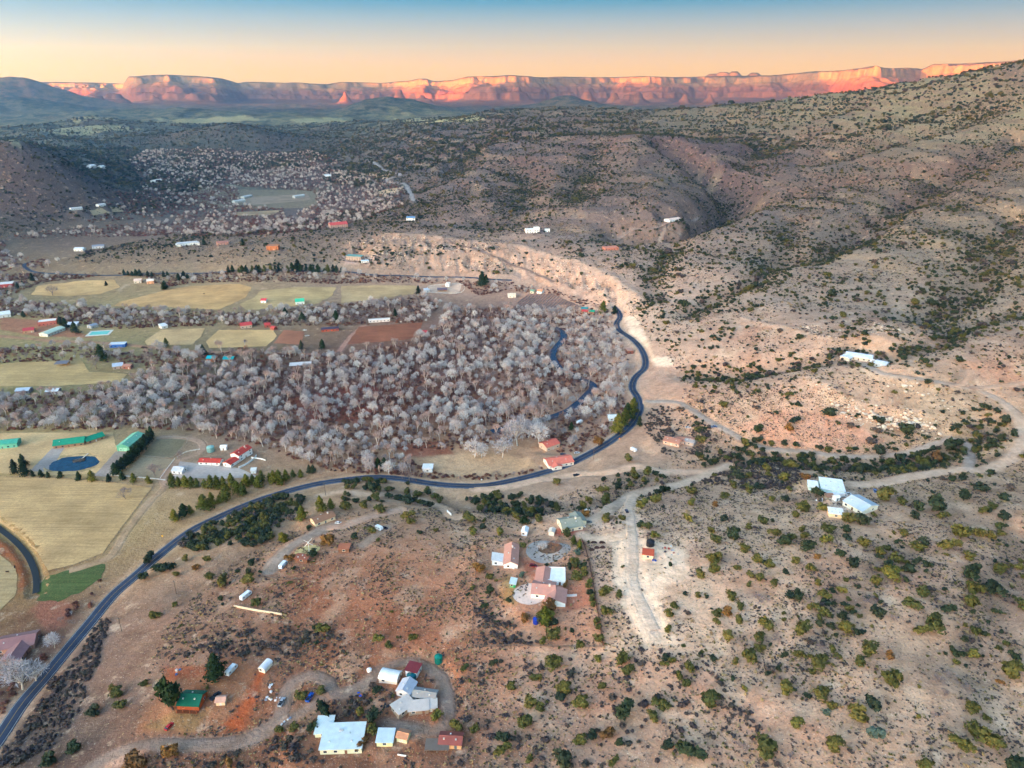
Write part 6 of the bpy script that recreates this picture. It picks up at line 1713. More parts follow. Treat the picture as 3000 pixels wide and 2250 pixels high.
def plant(name, meshes, x, y, z, sx, sz, label, cat, group, parts=True, rz=None):
    rz = rnd.uniform(0, 6.28) if rz is None else rz
    crown, trunk, both = meshes
    if parts:
        o = empty(name, (x, y, z), rz, label, cat, group); ux = rnd.uniform(.84, 1.2); o.scale = (sx * ux, sx / ux, sz)
        for nm, me in (('trunk', trunk), ('crown', crown)):
            c = bpy.data.objects.new(nm, me); COL.objects.link(c); c.parent = o
    else:
        o = bpy.data.objects.new(name, both); COL.objects.link(o); o.location = (x, y, z); o.rotation_euler = (0, 0, rz); ux = rnd.uniform(.84, 1.2); o.scale = (sx * ux, sx / ux, sz)
        tag(o, label, cat, group)
    return o

# ---- bushes one can pick out in the photograph: (zoom x, zoom y, width) in 2.212x enlargements
def zl(x0, y0, L): return [(x0 + a / 2.212, y0 + b / 2.212, w / 2.212, k) for a, b, w, *kk in L for k in [kk[0] if kk else None]]
BUSH = zl(2000,1650,[(120,75,60),(95,208,40),(200,35,70),(345,30,45),(425,140,45),(440,80,50),(500,90,60),(595,125,50),(665,60,42),(560,12,55),(830,25,55),(1100,12,75),(870,128,45),(690,215,60),(740,195,50),(905,210,80),(1020,170,60,'yellow'),(310,210,70),(368,278,55),(215,320,60),(280,315,65,'brown'),(212,380,50),(370,372,55),(290,470,70,'yellow'),(522,400,95),(500,478,70),(495,545,60),(430,605,100),(770,430,95),(650,365,35),(820,285,60),(905,305,80),(1070,293,55),(1052,415,85),(885,390,50),(970,557,55),(890,640,100),(835,705,45),(895,535,70,'grey'),(1205,555,105),(1330,600,65,'brown'),(1155,645,70),(670,810,105),(40,675,75),(25,780,60),(175,880,115),(195,620,45),(345,642,45),(325,745,40),(398,808,45,'yellow'),(905,840,95),(960,920,55),(925,970,50,'blue'),(1220,905,105),(1120,980,110),(1340,735,115),(740,1030,85,'yellow'),(980,1175,110),(530,1190,140),(40,1230,130,'dark'),(1230,1095,110,'blue'),(1245,118,60),(1360,62,110,'yellow'),(1460,35,70),(1550,195,90),(1495,270,80),(1640,385,120),(1550,440,80),(1255,320,80),(1215,225,100,'grey'),(1890,435,60),(1770,580,60),(1770,645,40),(1875,585,70,'yellow'),(1880,160,90),(1865,250,90),(1870,70,90,'dark'),(2020,160,110,'dark'),(2065,40,80,'dark'),(2190,270,80),(2130,690,130),(2150,600,60,'dark'),(1870,1080,95),(1990,1150,120),(1810,1170,100),(1965,995,45),(1530,798,25,'yellow'),(1530,993,35,'yellow'),(1880,940,80),(2160,1310,120,'dark'),(1570,1310,90),(1660,740,80,'grey'),(1700,830,70,'grey'),(2050,770,40,'brown'),(1365,345,60,'grey'),(1630,980,60,'grey'),(900,800,70,'grey'),(700,1240,60,'grey'),(370,1170,80,'grey'),(1740,720,90,'grey'),(1840,800,80,'grey'),(600,470,80,'grey'),(500,210,100,'grey')])
BUSH += zl(2000,1150,[(195,1070,85),(210,950,65),(180,890,55),(325,920,85),(395,1010,65),(480,1075,65),(560,1110,60),(655,960,75),(705,940,55),(590,905,60),(815,995,80),(765,890,50),(790,930,50),(935,885,75),(925,960,75,'yellow'),(1055,940,60),(1055,890,50),(1025,1050,60),(1100,1110,80),(830,1130,55),(735,1095,60),(875,1065,45,'brown'),(1165,975,65),(1275,1035,65),(1385,1080,70),(1515,1000,75),(1515,1095,55),(1720,995,100),(1560,970,60,'dark'),(1800,915,100),(1920,915,70),(1990,925,55),(1680,805,60),(1500,805,50),(1945,770,55),(2080,810,75),(2050,865,60),(1820,675,80,'dark'),(2000,735,55),(1940,620,70),(2080,680,60),(1620,730,130,'dark'),(1520,740,80,'dark'),(1415,705,60),(1310,665,110),(1150,830,90),(1080,820,90),(1140,755,65,'brown'),(910,745,60,'yellow'),(770,745,85),(730,795,55),(860,655,70),(660,690,50),(655,550,60,'yellow'),(580,690,40,'yellow'),(425,625,65),(360,540,70,'dark'),(430,540,50),(545,495,60),(720,480,45,'yellow'),(790,550,50,'brown'),(690,465,70),(325,600,50),(275,670,50),(205,725,40,'brown'),(270,815,60),(515,830,60),(30,810,65,'yellow'),(50,715,60,'yellow'),(50,640,60),(1870,1140,80),(1850,1060,70),(2060,1140,80),(400,325,60),(690,235,50,'brown'),(725,185,55,'dark'),(480,240,70,'dark'),(1440,250,80,'dark'),(950,130,70),(1710,350,90,'dark'),(1540,455,70),(1630,430,80,'brown'),(1400,430,70,'dark'),(1270,380,70,'dark')])
BUSH += zl(1000,1650,[(895,40,70,'brown'),(965,90,45,'yellow'),(960,180,55),(1165,80,45,'blue'),(1525,90,75),(1510,10,60),(1610,120,40,'yellow'),(1350,285,90,'brown'),(1320,340,80,'yellow'),(1370,465,90),(1310,510,50),(1710,185,75),(1715,305,65),(1665,490,60),(1550,530,50),(1805,205,50),(2120,330,55),(2160,270,50),(2120,435,50),(2090,655,45),(2135,630,50),(2100,610,50),(1820,620,90),(1860,690,75),(1380,645,100),(1660,620,50,'yellow'),(1440,810,90),(1425,870,70),(1250,740,70),(1220,900,80),(1280,935,60),(1690,795,55),(1550,900,90),(1100,795,60),(1840,965,120,'dark'),(2070,910,90),(2015,990,75),(1195,1030,95),(1425,1030,60,'grey'),(1720,1100,80,'brown'),(1545,1145,75),(1625,1120,70,'dark'),(1055,1130,85),(1045,1215,85),(1430,1270,120,'dark'),(865,1075,60),(735,1055,80),(800,680,50),(985,650,50),(1215,1265,55),(1765,1290,60),(2110,1175,70),(2200,1185,60),(2195,730,50),(1800,1160,50),(975,1150,50,'grey'),(245,485,55,'yellow'),(470,480,45),(125,960,60),(135,1180,70,'brown'),(205,1080,80),(60,1180,60),(560,895,80,'hedge'),(620,990,70,'yellow'),(210,990,90,'dark'),(600,1240,70),(1612,190,46),(1620,230,46),(1628,270,46),(1655,375,42),(1662,415,42),(1604,150,42),(1570,60,60),(1560,20,55,'dark'),(1480,20,50),(1455,140,40,'brown'),(1290,360,60,'dark'),(1210,330,70,'grey'),(1190,360,60,'brown'),(1380,380,50,'dark'),(1340,390,50,'dark')])
BUSH += zl(1000,1150,[(205,890,50),(90,930,45),(250,755,70),(30,740,70),(150,725,55),(200,615,80,'dark'),(75,580,45),(435,700,70),(430,800,70),(450,830,50),(820,820,85),(860,910,50,'yellow'),(1030,900,65,'yellow'),(915,870,40),(965,755,50),(905,750,50),(1190,830,60,'hedge'),(1130,795,65),(1225,780,60),(1280,825,55),(1460,915,65),(1565,735,65),(1580,785,50,'brown'),(1720,700,70),(1720,810,65,'yellow'),(1860,430,60),(1990,520,60),(1890,520,55),(1690,635,60),(1400,580,55),(1600,690,40,'yellow'),(1180,995,45),(1950,730,75,'yellow'),(2040,690,70,'yellow'),(1980,860,55),(2030,920,50,'yellow'),(1940,860,50),(2090,630,60,'hedge'),(1670,320,70,'brown'),(890,1150,60,'brown'),(960,1195,45),(960,1280,55),(1530,1190,75),(1505,1090,60),(1530,1040,50,'blue'),(1710,1290,70)])
BUSH += zl(0,1150,[(1450,1215,75),(1610,1210,70),(1360,1190,55),(1275,1135,45,'brown'),(1050,1140,80,'dark'),(1100,1130,60,'dark'),(935,1195,55),(1145,1180,40),(975,1080,70,'dark'),(1200,1080,50),(1340,1080,50),(1840,940,55,'yellow'),(2135,960,100,'brown'),(1880,1070,50,'brown'),(2030,1050,60)])
BUSH += zl(0,1650,[(1670,255,70),(2100,425,65),(1140,268,40),(1005,330,60),(935,785,45),(760,840,75),(725,805,40),(785,920,70),(600,960,80,'dark'),(2100,940,110,'hedge'),(1810,1080,55),(1905,1060,60),(2030,1060,70),(1105,1225,90,'brown'),(880,1290,130,'brown'),(1490,1290,70,'brown'),(480,1195,80,'dark'),(310,1280,90,'dark'),(2080,830,70),(1950,860,70)])

def zone(px, py):
    if 1390 < px < 1766 and 1580 < py < 1900: return 'inside the fenced garden of the terracotta house'
    if 2350 < px < 2640 and 1400 < py < 1560: return 'beside the white homestead at the right'
    if 1766 <= px < 2060 and py > 1540 and py < 1860: return 'near the bright dirt pad right of the garden'
    if py >= 1860 and 1370 < px < 2020: return 'on the brushy slope below the fenced garden'
    if px >= 2020 and py > 1990: return 'on the bare slope along the bottom right edge' if px > 2500 else 'on the brushy slope at the bottom centre right'
    if px >= 2020 and py > 1780: return 'on the bare slope at the far lower right' if px > 2500 else 'on the bare slope right of the white track end'
    if px >= 2020 and py > 1540: return 'on the hillside below the grey gable house' if px < 2600 else 'on the hillside at the right edge'
    if px >= 2020: return 'in the wash beside the looping dirt road'
    if py < 1560 and px > 1000: return 'in the gully between the highway and the beige house'
    if px < 1000 and py < 1740: return 'on the juniper bank above the lower-left highway'
    if px < 1400 and py > 1900: return 'among the shacks and drives at the bottom left'
    return 'on the red slope left of the fenced garden'
CN_ = {'olive': 'olive green juniper', 'yellow': 'yellow-green shrub', 'dark': 'dark green juniper', 'blue': 'blue-grey shrub', 'brown': 'rust-brown shrub', 'grey': 'grey leafless shrub', 'hedge': 'deep green juniper'}
ba = np.array([(b[0], b[1] + b[2] * .30) for b in BUSH])
bx, by = unproj(ba[:, 0], ba[:, 1])
order = np.argsort(-np.array([b[2] for b in BUSH]))
BUSHES = []
nb_ = {}
for i in order:
    px, py, w, k = BUSH[i]
    x, y = float(bx[i]), float(by[i]); z = float(zat(x, y))
    if any((x - ex) ** 2 + (y - ey) ** 2 < (er * .8) ** 2 for ex, ey, er in EXCL): continue
    depth = y * CP - (z - CZ) * SP
    wm_ = w * depth / F * 1.05
    k = k or ('olive' if rnd.random() < .8 else 'dark')
    size = 'large' if wm_ > 7.5 else 'small' if wm_ < 4.2 else 'middling'
    kn = CN_[k]
    nm = 'juniper_bush' if 'juniper' in kn else 'desert_shrub'
    lab = '%s round %s %s' % (size, kn, zone(px, py))
    plant(nm, TREE['ash'][rnd.randrange(5)] if k == 'grey' else shrub_meshes(k)[rnd.randrange(VAR)], x, y, z - (.1 if k != 'grey' else wm_ * .2), wm_ * 1.15, wm_ * rnd.uniform(.85, 1.05) * (.75 if k == 'grey' else 1), lab, 'bush', 'bushes ' + zone(px, py), parts=wm_ > 4.2)
    EXCL.append((x, y, wm_ * .4)); BUSHES.append((x, y, wm_))

# ---- conifers and garden trees with their own place: x, y, height px, kind, label
CON = zl(0,1150,[(1120,612,92,'cyp'),(1160,612,70,'cyp'),(1205,615,80,'cyp'),(1245,612,72,'cyp'),(1280,614,62,'cyp'),(1330,622,62,'cyp'),(1370,625,92,'cyp'),(1410,620,86,'cyp'),(1450,612,72,'cyp'),(1505,612,90,'cyp'),(1470,695,112,'cyp'),(1540,660,90,'cyp'),(1575,660,82,'cyp'),(1600,612,84,'cyp'),(1640,590,62,'cyp'),(1675,620,82,'cyp'),(1700,585,82,'cyp'),(1748,570,52,'cyp'),(1775,590,88,'cyp'),(1810,588,88,'cyp'),(1855,570,72,'cyp'),(1900,550,52,'cyp'),(1950,548,52,'cyp'),(1325,765,108,'cyp'),(1375,735,92,'cyp'),(1425,712,52,'cyp'),(1135,835,82,'cyp'),(1195,808,92,'hedge'),(1235,790,62,'cyp'),
 (155,480,86,'hedge'),(100,520,92,'hedge'),(160,535,84,'hedge'),(215,545,44,'hedge'),(270,548,52,'hedge'),(315,552,44,'hedge'),(395,555,52,'hedge'),(515,568,62,'hedge'),(600,572,70,'cyp'),(795,568,66,'hedge'),(710,578,56,'hedge'),(870,582,64,'cyp'),(965,590,54,'cyp'),(2005,520,54,'dark'),(2030,520,54,'dark'),
 (1960,830,96,'cyp'),(2080,770,100,'cyp'),(2145,755,70,'cyp'),(1835,970,66,'cyp'),
 (985,300,84,'hedge'),(965,325,84,'hedge'),(945,350,84,'hedge'),(925,375,84,'hedge'),(905,398,84,'hedge'),(885,418,84,'hedge'),(865,438,84,'hedge'),(845,458,84,'hedge'),(822,478,84,'hedge'),(800,498,84,'hedge'),(775,518,84,'hedge'),(752,534,84,'hedge')])
CON += zl(0,1650,[(1410,755,165,'hedge'),(1120,950,200,'hedge'),(1060,830,90,'hedge')])
CON += zl(1000,1150,[(1890,135,105,'cyp'),(1850,175,110,'hedge'),(1835,215,110,'cyp'),(1790,265,130,'cyp'),(1870,170,100,'cyp'),(1930,215,66,'dark'),(1490,245,56,'hedge'),(280,500,80,'hedge'),(240,490,70,'hedge'),(1545,1010,60,'cyp'),(1505,985,60,'cyp')])
CON += zl(1000,1650,[(1320,385,100,'cyp')])
CON += zl(0,650,[(490,725,80,'hedge'),(425,690,70,'hedge'),(395,670,60,'hedge'),(1080,812,62,'cyp'),(660,900,110,'hedge'),(1850,610,56,'hedge'),(1960,650,66,'hedge'),(2180,650,78,'hedge'),(2090,820,62,'hedge'),(1955,825,60,'dark'),(1320,865,70,'hedge'),(155,620,44,'hedge'),(690,415,32,'hedge'),(1575,155,50,'hedge'),(1325,150,40,'hedge'),(1930,310,70,'hedge')])
CON += zl(1000,650,[(350,610,50,'hedge'),(500,470,58,'hedge'),(915,415,90,'hedge'),(940,412,70,'hedge'),(1695,600,90,'cyp'),(1770,600,60,'hedge')])
rq = random.Random(4)
for k_ in range(26):
    f_ = k_ / 25.0
    CON.append((672 + 330 * f_ + rq.uniform(-4, 4), 802 - 6 * math.sin(f_ * 3) + rq.uniform(-3, 3), rq.uniform(16, 27), rq.choice(('hedge', 'hedge', 'cyp'))))
for k_ in range(20):
    f_ = k_ / 19.0
    CON.append((rq.choice(((330 + 220 * f_, 806 + 10 * f_), (480 + 70 * f_, 850 - 45 * f_), (15 + 90 * f_, 868 - 50 * f_))) + (rq.uniform(14, 26), 'hedge')))
ca = np.array([(c[0], c[1]) for c in CON]); cx_, cy_ = unproj(ca[:, 0], ca[:, 1])
def clabel(px, py, h, k):
    if py > 1900: return ('tall dark conifer left of the log cabin' if px < 520 else 'tall dark conifer behind the log cabin') if h > 70 else 'smaller dark conifer at the left corner of the log cabin'
    if px < 115 and py < 1420: return 'dark conifer in the clump left of the pond'
    if px < 460 and 1270 < py < 1400 and k == 'hedge' and px > 330: return 'dark conifer of the dense hedge beside the pale teal barn'
    if px < 460 and py < 1430 and py > 1380: return 'small conifer on the fence line below the pond'
    if 480 < px < 910 and 1370 < py < 1500: return 'pointed yellow-green cypress of the row between hacienda and highway'
    if px < 640 and py < 1540 and py > 1480: return 'pointed cypress at the inner edge of the highway curve'
    if 820 < px < 1000 and py > 1480: return 'pale yellow-green conifer by the tan house'
    if 1780 < px < 1900 and 1200 < py < 1300: return 'tall yellow-green cypress in the clump at the sharp highway bend'
    if 1380 < px < 1760 and py > 1560: return 'pointed yellow-green conifer in the fenced garden'
    if py < 812 and 660 < px < 1010: return 'dark evergreen of the long row below the tan ridge'
    if py < 880 and px < 560: return 'dark evergreen hedging the upper-left pastures'
    if py < 1100 and px < 1000: return 'dark evergreen among the valley farms'
    return 'dark evergreen standing in the valley woods'
for i, (px, py, h, k) in enumerate(CON):
    x, y = float(cx_[i]), float(cy_[i]); z = float(zat(x, y))
    depth = y * CP - (z - CZ) * SP; th = math.atan2(CZ - z, math.hypot(x, y))
    hm = h * depth / F / max(math.cos(th), .5) * .95
    lab = clabel(px, py, h, k)
    big = h > 70
    if px < 620 and py > 1900: meshes = shrub_meshes('hedge')[i % VAR]; sx = hm * .62
    else: meshes = cyp_meshes(k)[i % 4]; sx = hm * rnd.uniform(.95, 1.2)
    plant('conifer_tree', meshes, x, y, z - .1, sx, hm, lab, 'conifer', 'conifers' if 'tall dark' not in lab else None, parts=(py > 1200))
    EXCL.append((x, y, hm * .18))

# ---- lone bare trees: photo x, y of the foot, height px, kind, label
LONE = [(368,1462,38,'ash','bare grey tree alone in the big dry pasture'),(1390,1340,56,'cot','vase-shaped pale cottonwood at the left of the roadside meadow'),(1472,1340,56,'cot','vase-shaped pale cottonwood beside the white tarp on the meadow'),(1516,1305,82,'cot','great pale cottonwood left of the coral-roofed barn'),(1578,1300,64,'cot','pale cottonwood touching the coral-roofed barn'),(1410,1340,40,'cot','small pale cottonwood between two vase-shaped ones'),(155,866,34,'ash','bare tree on the far upper-left meadow'),(66,2020,80,'cot','big pale cottonwood beside the mauve-roofed house'),(28,1990,72,'cot','pale cottonwood in front of the mauve-roofed house'),(104,1996,66,'cot','pale cottonwood between the mauve-roofed house and the highway'),(160,1898,46,'cot','small pale cottonwood right of the mauve-roofed house'),(282,1080,44,'ash','bare tree on the left meadow'),(530,1350,30,'ash','low bare tree on the hacienda lawn'),(455,1395,40,'ash','grey bare shrub in the dry paddock'),(1200,1410,44,'ash','bare grey tree by the highway left of the white pavilion'),(1590,1612,24,'cot','pale dead bush on the island of the gravel circle'),(1625,1620,34,'rust','brown thicket on the island of the gravel circle')]
for px, py, h, k, lab in LONE:
    x, y = G(px, py); z = float(zat(x, y)); depth = y * CP - (z - CZ) * SP; th = math.atan2(CZ - z, math.hypot(x, y))
    hm = h * depth / F / max(math.cos(th), .5)
    plant('cottonwood_tree' if k == 'cot' else 'bare_tree', TREE[k][rnd.randrange(5)], x, y, z, hm * 1.15, hm, lab, 'tree', None, True)
    EXCL.append((x, y, hm * .2))

# ---- woods along the river
WOODS = [  # outline, spacing m, weights cot/syc/ash/rust, size
 ('river', [(420,1090),(560,1080),(700,1020),(860,1040),(1000,1045),(1200,1000),(1290,960),(1300,905),(1430,905),(1520,905),(1690,910),(1780,890),(1800,960),(1840,1040),(1840,1100),(1830,1150),(1790,1220),(1700,1250),(1640,1290),(1560,1285),(1400,1318),(1250,1320),(1140,1330),(1215,1352),(1200,1394),(1090,1392),(1000,1385),(900,1362),(800,1320),(730,1296),(650,1290),(560,1262),(480,1258),(200,1262),(-60,1262),(-60,1150),(120,1160),(250,1150),(380,1130)], 6.1, (.32,.22,.30,.16), .82),
 ('strip', [(-60,870),(90,885),(330,905),(560,912),(640,920),(740,915),(1000,892),(1240,868),(1290,890),(1250,945),(1000,955),(800,955),(640,955),(460,960),(330,965),(180,940),(-60,915)], 7.8, (.3,.1,.52,.08), .8),
 ('left', [(-60,1020),(280,1015),(330,1030),(420,1040),(430,1070),(260,1060),(-60,1065)], 9, (.25,.1,.6,.05), .8),
 ('mid', [(420,1020),(620,1030),(960,1035),(1000,1045),(860,1050),(700,1025),(560,1085),(430,1085)], 11, (.6,.1,.25,.05), 1.0),
 ('north', [(-60,790),(-60,700),(230,695),(480,690),(640,695),(800,690),(960,672),(1080,640),(1180,605),(1190,560),(1120,520),(1000,500),(900,470),(820,500),(600,490),(430,440),(380,470),(520,530),(690,545),(920,560),(930,600),(830,640),(500,650),(200,670),(40,690),(0,740),(180,770),(80,800)], 10.5, (.34,.05,.55,.06), .8),
 ('north', [(380,470),(520,530),(700,548),(700,580),(560,600),(480,640),(250,655),(300,600),(420,560)], 13, (.2,.02,.7,.08), .75),
 ('north', [(520,570),(700,580),(700,600),(830,612),(830,640),(640,652),(500,640)], 12, (.3,.02,.6,.08), .75),
 ('north', [(430,440),(600,436),(900,440),(1000,480),(900,505),(700,500),(560,490)], 14, (.4,.02,.5,.08), .75),
 ('hedge', [(-60,805),(120,802),(340,805),(520,805),(560,830),(500,842),(360,800),(120,830),(20,870),(-60,880)], 11, (.2,.05,.7,.05), .75),
 ('foot', [(560,802),(800,796),(1000,800),(1220,815),(1500,828),(1650,855),(1760,890),(1770,905),(1640,890),(1500,850),(1400,870),(1340,825),(1200,830),(1000,832),(760,826),(560,830)], 11, (.3,.1,.5,.1), .75),
 ('near', [(40,1905),(140,1880),(200,1790),(300,1690),(330,1700),(230,1830),(130,1960),(70,2040),(0,2100),(-40,2090),(-20,1980)], 8, (.1,0,.8,.1), .35),
 ('meadow_edge', [(1130,1400),(1190,1350),(1280,1385),(1480,1392),(1590,1370),(1600,1385),(1450,1408),(1300,1404)], 8, (.15,0,.75,.1), .5),
 ('bend', [(1600,1280),(1700,1215),(1780,1165),(1830,1160),(1840,1215),(1760,1290),(1690,1330),(1640,1330)], 6.2, (.15,.05,.65,.15), .55),
]
FP = [wpoly(pl) for nm, pl, *_ in FIELDS] + [wpoly(PATCH[1][0])]
EX = np.array(EXCL)
RVD = dist_to(RV, 30)
rvw = 4.6
def blocked(x, y, pad=0.0, fields=True, exc=True):
    b = (zat(x, y, DM) < 1.0 + pad) | (zat(x, y, np.minimum(RVD, 1e3)) < rvw) 
    b |= (np.hypot((x - PX) / 21, (y - PY) / 15) < 1.1)
    if fields:
        for P in FP: b |= inside(x, y, P)
    if exc:
        for ex, ey, er in EX:
            b |= (x - ex) ** 2 + (y - ey) ** 2 < (er + pad) ** 2
    return b
def inview(x, y, z, m=120):
    px, py = project(x, y, z)
    return (px > -m) & (px < 3000 + m) & (py > 100) & (py < 2250 + m)
def jgrid(P, sp, r, jt=.45):
    x0, y0 = P.min(0); x1, y1 = P.max(0)
    gx_, gy_ = np.meshgrid(np.arange(x0, x1, sp), np.arange(y0, y1, sp))
    gx_ = gx_.ravel() + r.uniform(-jt, jt, gx_.size) * sp; gy_ = gy_.ravel() + r.uniform(-jt, jt, gy_.size) * sp
    m = inside(gx_, gy_, P)
    return gx_[m], gy_[m]
TR = []   # x, y, z, kind, height, zone
for nm, pl, sp, wts, sz in WOODS:
    P = wpoly(pl); r = np.random.default_rng(abs(hash(nm)) % 1000 if False else sum(map(ord, nm)))
    x, y = jgrid(P, sp, r, 1.6 if nm == 'north' else .7)
    ok = ~blocked(x, y, .5) & inview(x, y, zat(x, y))
    x, y = x[ok], y[ok]; z = zat(x, y)
    # gaps and stands
    g = fbm(x, y, 60, 2, 55); keep = r.uniform(0, 1, len(x)) < np.clip((.95 if nm != 'north' else .74) + (.8 if nm != 'north' else 1.6) * g, .5 if nm != 'north' else .05, 1.0)
    x, y, z = x[keep], y[keep], z[keep]
    cum = np.cumsum(wts); st = fbm(x, y, 90, 2, 66) * .5
    u = np.clip(r.uniform(0, 1, len(x)) + st, 0, .999)
    kk = np.searchsorted(cum, u)
    hb = np.array([11.5, 13.5, 9.0, 7.0])[np.clip(kk, 0, 3)] * np.clip(np.exp(r.normal(-.12, .3, len(x))), .4, 1.5) * sz
    for a in range(len(x)): TR.append((x[a], y[a], z[a], ('cot', 'syc', 'ash', 'rust')[min(kk[a], 3)], hb[a], nm))
ZN = {'river': 'in the dense riverside woods', 'strip': 'in the belt of trees between the pastures', 'left': 'in the dark woods at the left edge', 'mid': 'near the turquoise-roofed cabins', 'north': 'in the far valley woods', 'hedge': 'along the upper-left pastures', 'foot': 'at the foot of the pale escarpment', 'near': 'on the bank beside the lower-left highway', 'meadow_edge': 'on the edge of the roadside meadow', 'bend': 'in the thicket inside the highway bend'}
TN = {'cot': ('cottonwood_tree', 'pale rounded leafless cottonwood'), 'syc': ('sycamore_tree', 'white-limbed leafless sycamore'), 'ash': ('bare_tree', 'grey-purple leafless tree'), 'rust': ('rust_tree', 'rust-brown leafless tree')}
app = np.array([t[4] / math.hypot(t[0], t[1]) for t in TR])
cnt = {}
STUFF_TREES = []
for i in np.argsort(-app):
    x, y, z, k, h, nm = TR[i]
    c = cnt.get(k, 0)
    lim = {'cot': 290, 'syc': 200, 'ash': 290, 'rust': 120}[k]
    v = rnd.randrange(5)
    if c < lim:
        cnt[k] = c + 1
        nme, desc = TN[k]
        zz_ = ZN[nm]; 
        tx_, ty_ = project(x, y, z)
        if nm == 'river':
            col_ = 'behind the teal-roofed ranch' if tx_ < 480 else 'behind the hacienda' if tx_ < 800 else 'left of the roadside meadow' if tx_ < 1150 and ty_ > 1180 else 'above the roadside meadow' if ty_ > 1200 else 'beside the blue river' if tx_ > 1480 else 'below the garden plot' if ty_ < 1090 and tx_ > 950 else 'in the heart of the woods' if tx_ > 800 else 'below the turquoise cabins'
            zz_ = 'in the riverside woods ' + col_
        sz_ = 'tall' if h > 13 else 'low' if h < 8.5 else 'middling'
        plant(nme, TREE[k][v], x, y, z - .1, h * rnd.uniform(.75, 1.1), h, sz_ + ' ' + desc + ' ' + zz_, 'tree', desc + 's ' + zz_, parts=False)
    else:
        STUFF_TREES.append((x, y, z - .1, h * rnd.uniform(.75, 1.1), h, ['cot', 'syc', 'ash', 'rust'].index(k) * 5 + v))

# ------------------------------------------------------------------ uncountable cover: instances on points
def stuff(name, label, pts_, sx, sz, idx, meshes):
    n = len(pts_)
    if n == 0: return
    lib = bpy.data.collections.new(name + '_kinds')
    for i, me in enumerate(meshes):
        lib.objects.link(bpy.data.objects.new('%s_kind_%02d' % (name, i), me))
    me = bpy.data.meshes.new(name)
    me.vertices.add(n); me.vertices.foreach_set('co', np.asarray(pts_, np.float32).ravel())
    a = me.attributes.new('scl', 'FLOAT_VECTOR', 'POINT'); a.data.foreach_set('vector', np.stack([sx, sx, sz], 1).astype(np.float32).ravel())
    a = me.attributes.new('rotv', 'FLOAT_VECTOR', 'POINT'); rr = np.zeros((n, 3), np.float32); rr[:, 2] = RNG.uniform(0, 6.28, n); a.data.foreach_set('vector', rr.ravel())
    a = me.attributes.new('kind_index', 'INT', 'POINT'); a.data.foreach_set('value', np.asarray(idx, np.int32))
    me.update()
    o = bpy.data.objects.new(name, me); COL.objects.link(o)
    ng = bpy.data.node_groups.new(name + '_scatter', 'GeometryNodeTree')
    ng.interface.new_socket('Geometry', in_out='INPUT', socket_type='NodeSocketGeometry'); ng.interface.new_socket('Geometry', in_out='OUTPUT', socket_type='NodeSocketGeometry')
    N = ng.nodes; gi = N.new('NodeGroupInput'); go = N.new('NodeGroupOutput'); iop = N.new('GeometryNodeInstanceOnPoints'); ci = N.new('GeometryNodeCollectionInfo')
    ci.inputs['Collection'].default_value = lib; ci.inputs['Separate Children'].default_value = True; ci.inputs['Reset Children'].default_value = True
    def attr(nm, ty):
        q = N.new('GeometryNodeInputNamedAttribute'); q.data_type = ty; q.inputs['Name'].default_value = nm
        return [s for s in q.outputs if s.name == 'Attribute' and s.enabled][0]
    ng.links.new(gi.outputs[0], iop.inputs['Points']); ng.links.new(ci.outputs[0], iop.inputs['Instance'])
    iop.inputs['Pick Instance'].default_value = True
    ng.links.new(attr('kind_index', 'INT'), iop.inputs['Instance Index'])
    e2r = N.new('FunctionNodeEulerToRotation'); ng.links.new(attr('rotv', 'FLOAT_VECTOR'), e2r.inputs[0]); ng.links.new(e2r.outputs[0], iop.inputs['Rotation'])
    ng.links.new(attr('scl', 'FLOAT_VECTOR'), iop.inputs['Scale'])
    ng.links.new(iop.outputs[0], go.inputs[0])
    md = o.modifiers.new('scatter', 'NODES'); md.node_group = ng
    tag(o, label, None, None, 'stuff')
    return o
if STUFF_TREES:
    S_ = np.array(STUFF_TREES)
    stuff('distant_woods', 'mass of leafless valley trees too many to count', S_[:, :3], S_[:, 3], S_[:, 4], S_[:, 5].astype(int), [TREE[k][v][2] for k in ('cot', 'syc', 'ash', 'rust') for v in range(5)])

# brush under the woods
br = []; 
def low_mesh(seed, key, n=26, lob=3):
    r = np.random.default_rng(seed); L = []
    for k in range(lob):
        a = r.uniform(0, 6.28); d = r.uniform(.0, .3); rr = r.uniform(.22, .34)
        L.append(((d * math.cos(a), d * math.sin(a), r.uniform(.2, .45)), (rr, rr, rr * .8)))
    V, Fc = leaf_blob(r, L, n, .13, True, .3)
    return proto('scrub', V, Fc, [JUN[key]], [0] * len(Fc))
JUN['under'] = foliage('woodland_brush', [(124,80,66),(104,72,66),(138,86,66),(90,70,70)])
JUN['underdark'] = foliage('dark_bank_brush', [(86,76,74),(76,68,70),(96,84,76),(74,72,64)])
UND = [low_mesh(600 + i, 'under', 30) for i in range(3)]
r = np.random.default_rng(5)
X = []; 
for nm, pl, sp, wts, sz in WOODS:
    if nm in ('north',): sp2 = 9
    elif nm in ('river', 'mid', 'bend'): sp2 = 4.6
    else: sp2 = 4.2
    x, y = jgrid(wpoly(pl), sp2, r); ok = ~blocked(x, y, .3) & inview(x, y, zat(x, y))
    x, y = x[ok], y[ok]; k = r.uniform(0, 1, len(x)) < np.clip(.62 + 1.2 * fbm(x, y, 45, 2, 58), .1, .95)
    x, y = x[k], y[k]
    X.append(np.stack([x, y, r.uniform(2.2, 5.0, len(x)) * (1.5 if nm == 'north' else 1)], 1))
X = np.vstack(X)
stuff('woodland_brush', 'purple-brown brush under the valley trees', np.column_stack([X[:, :2], zat(X[:, 0], X[:, 1]) - .1]), X[:, 2], X[:, 2] * .75, r.integers(0, 3, len(X)), UND)
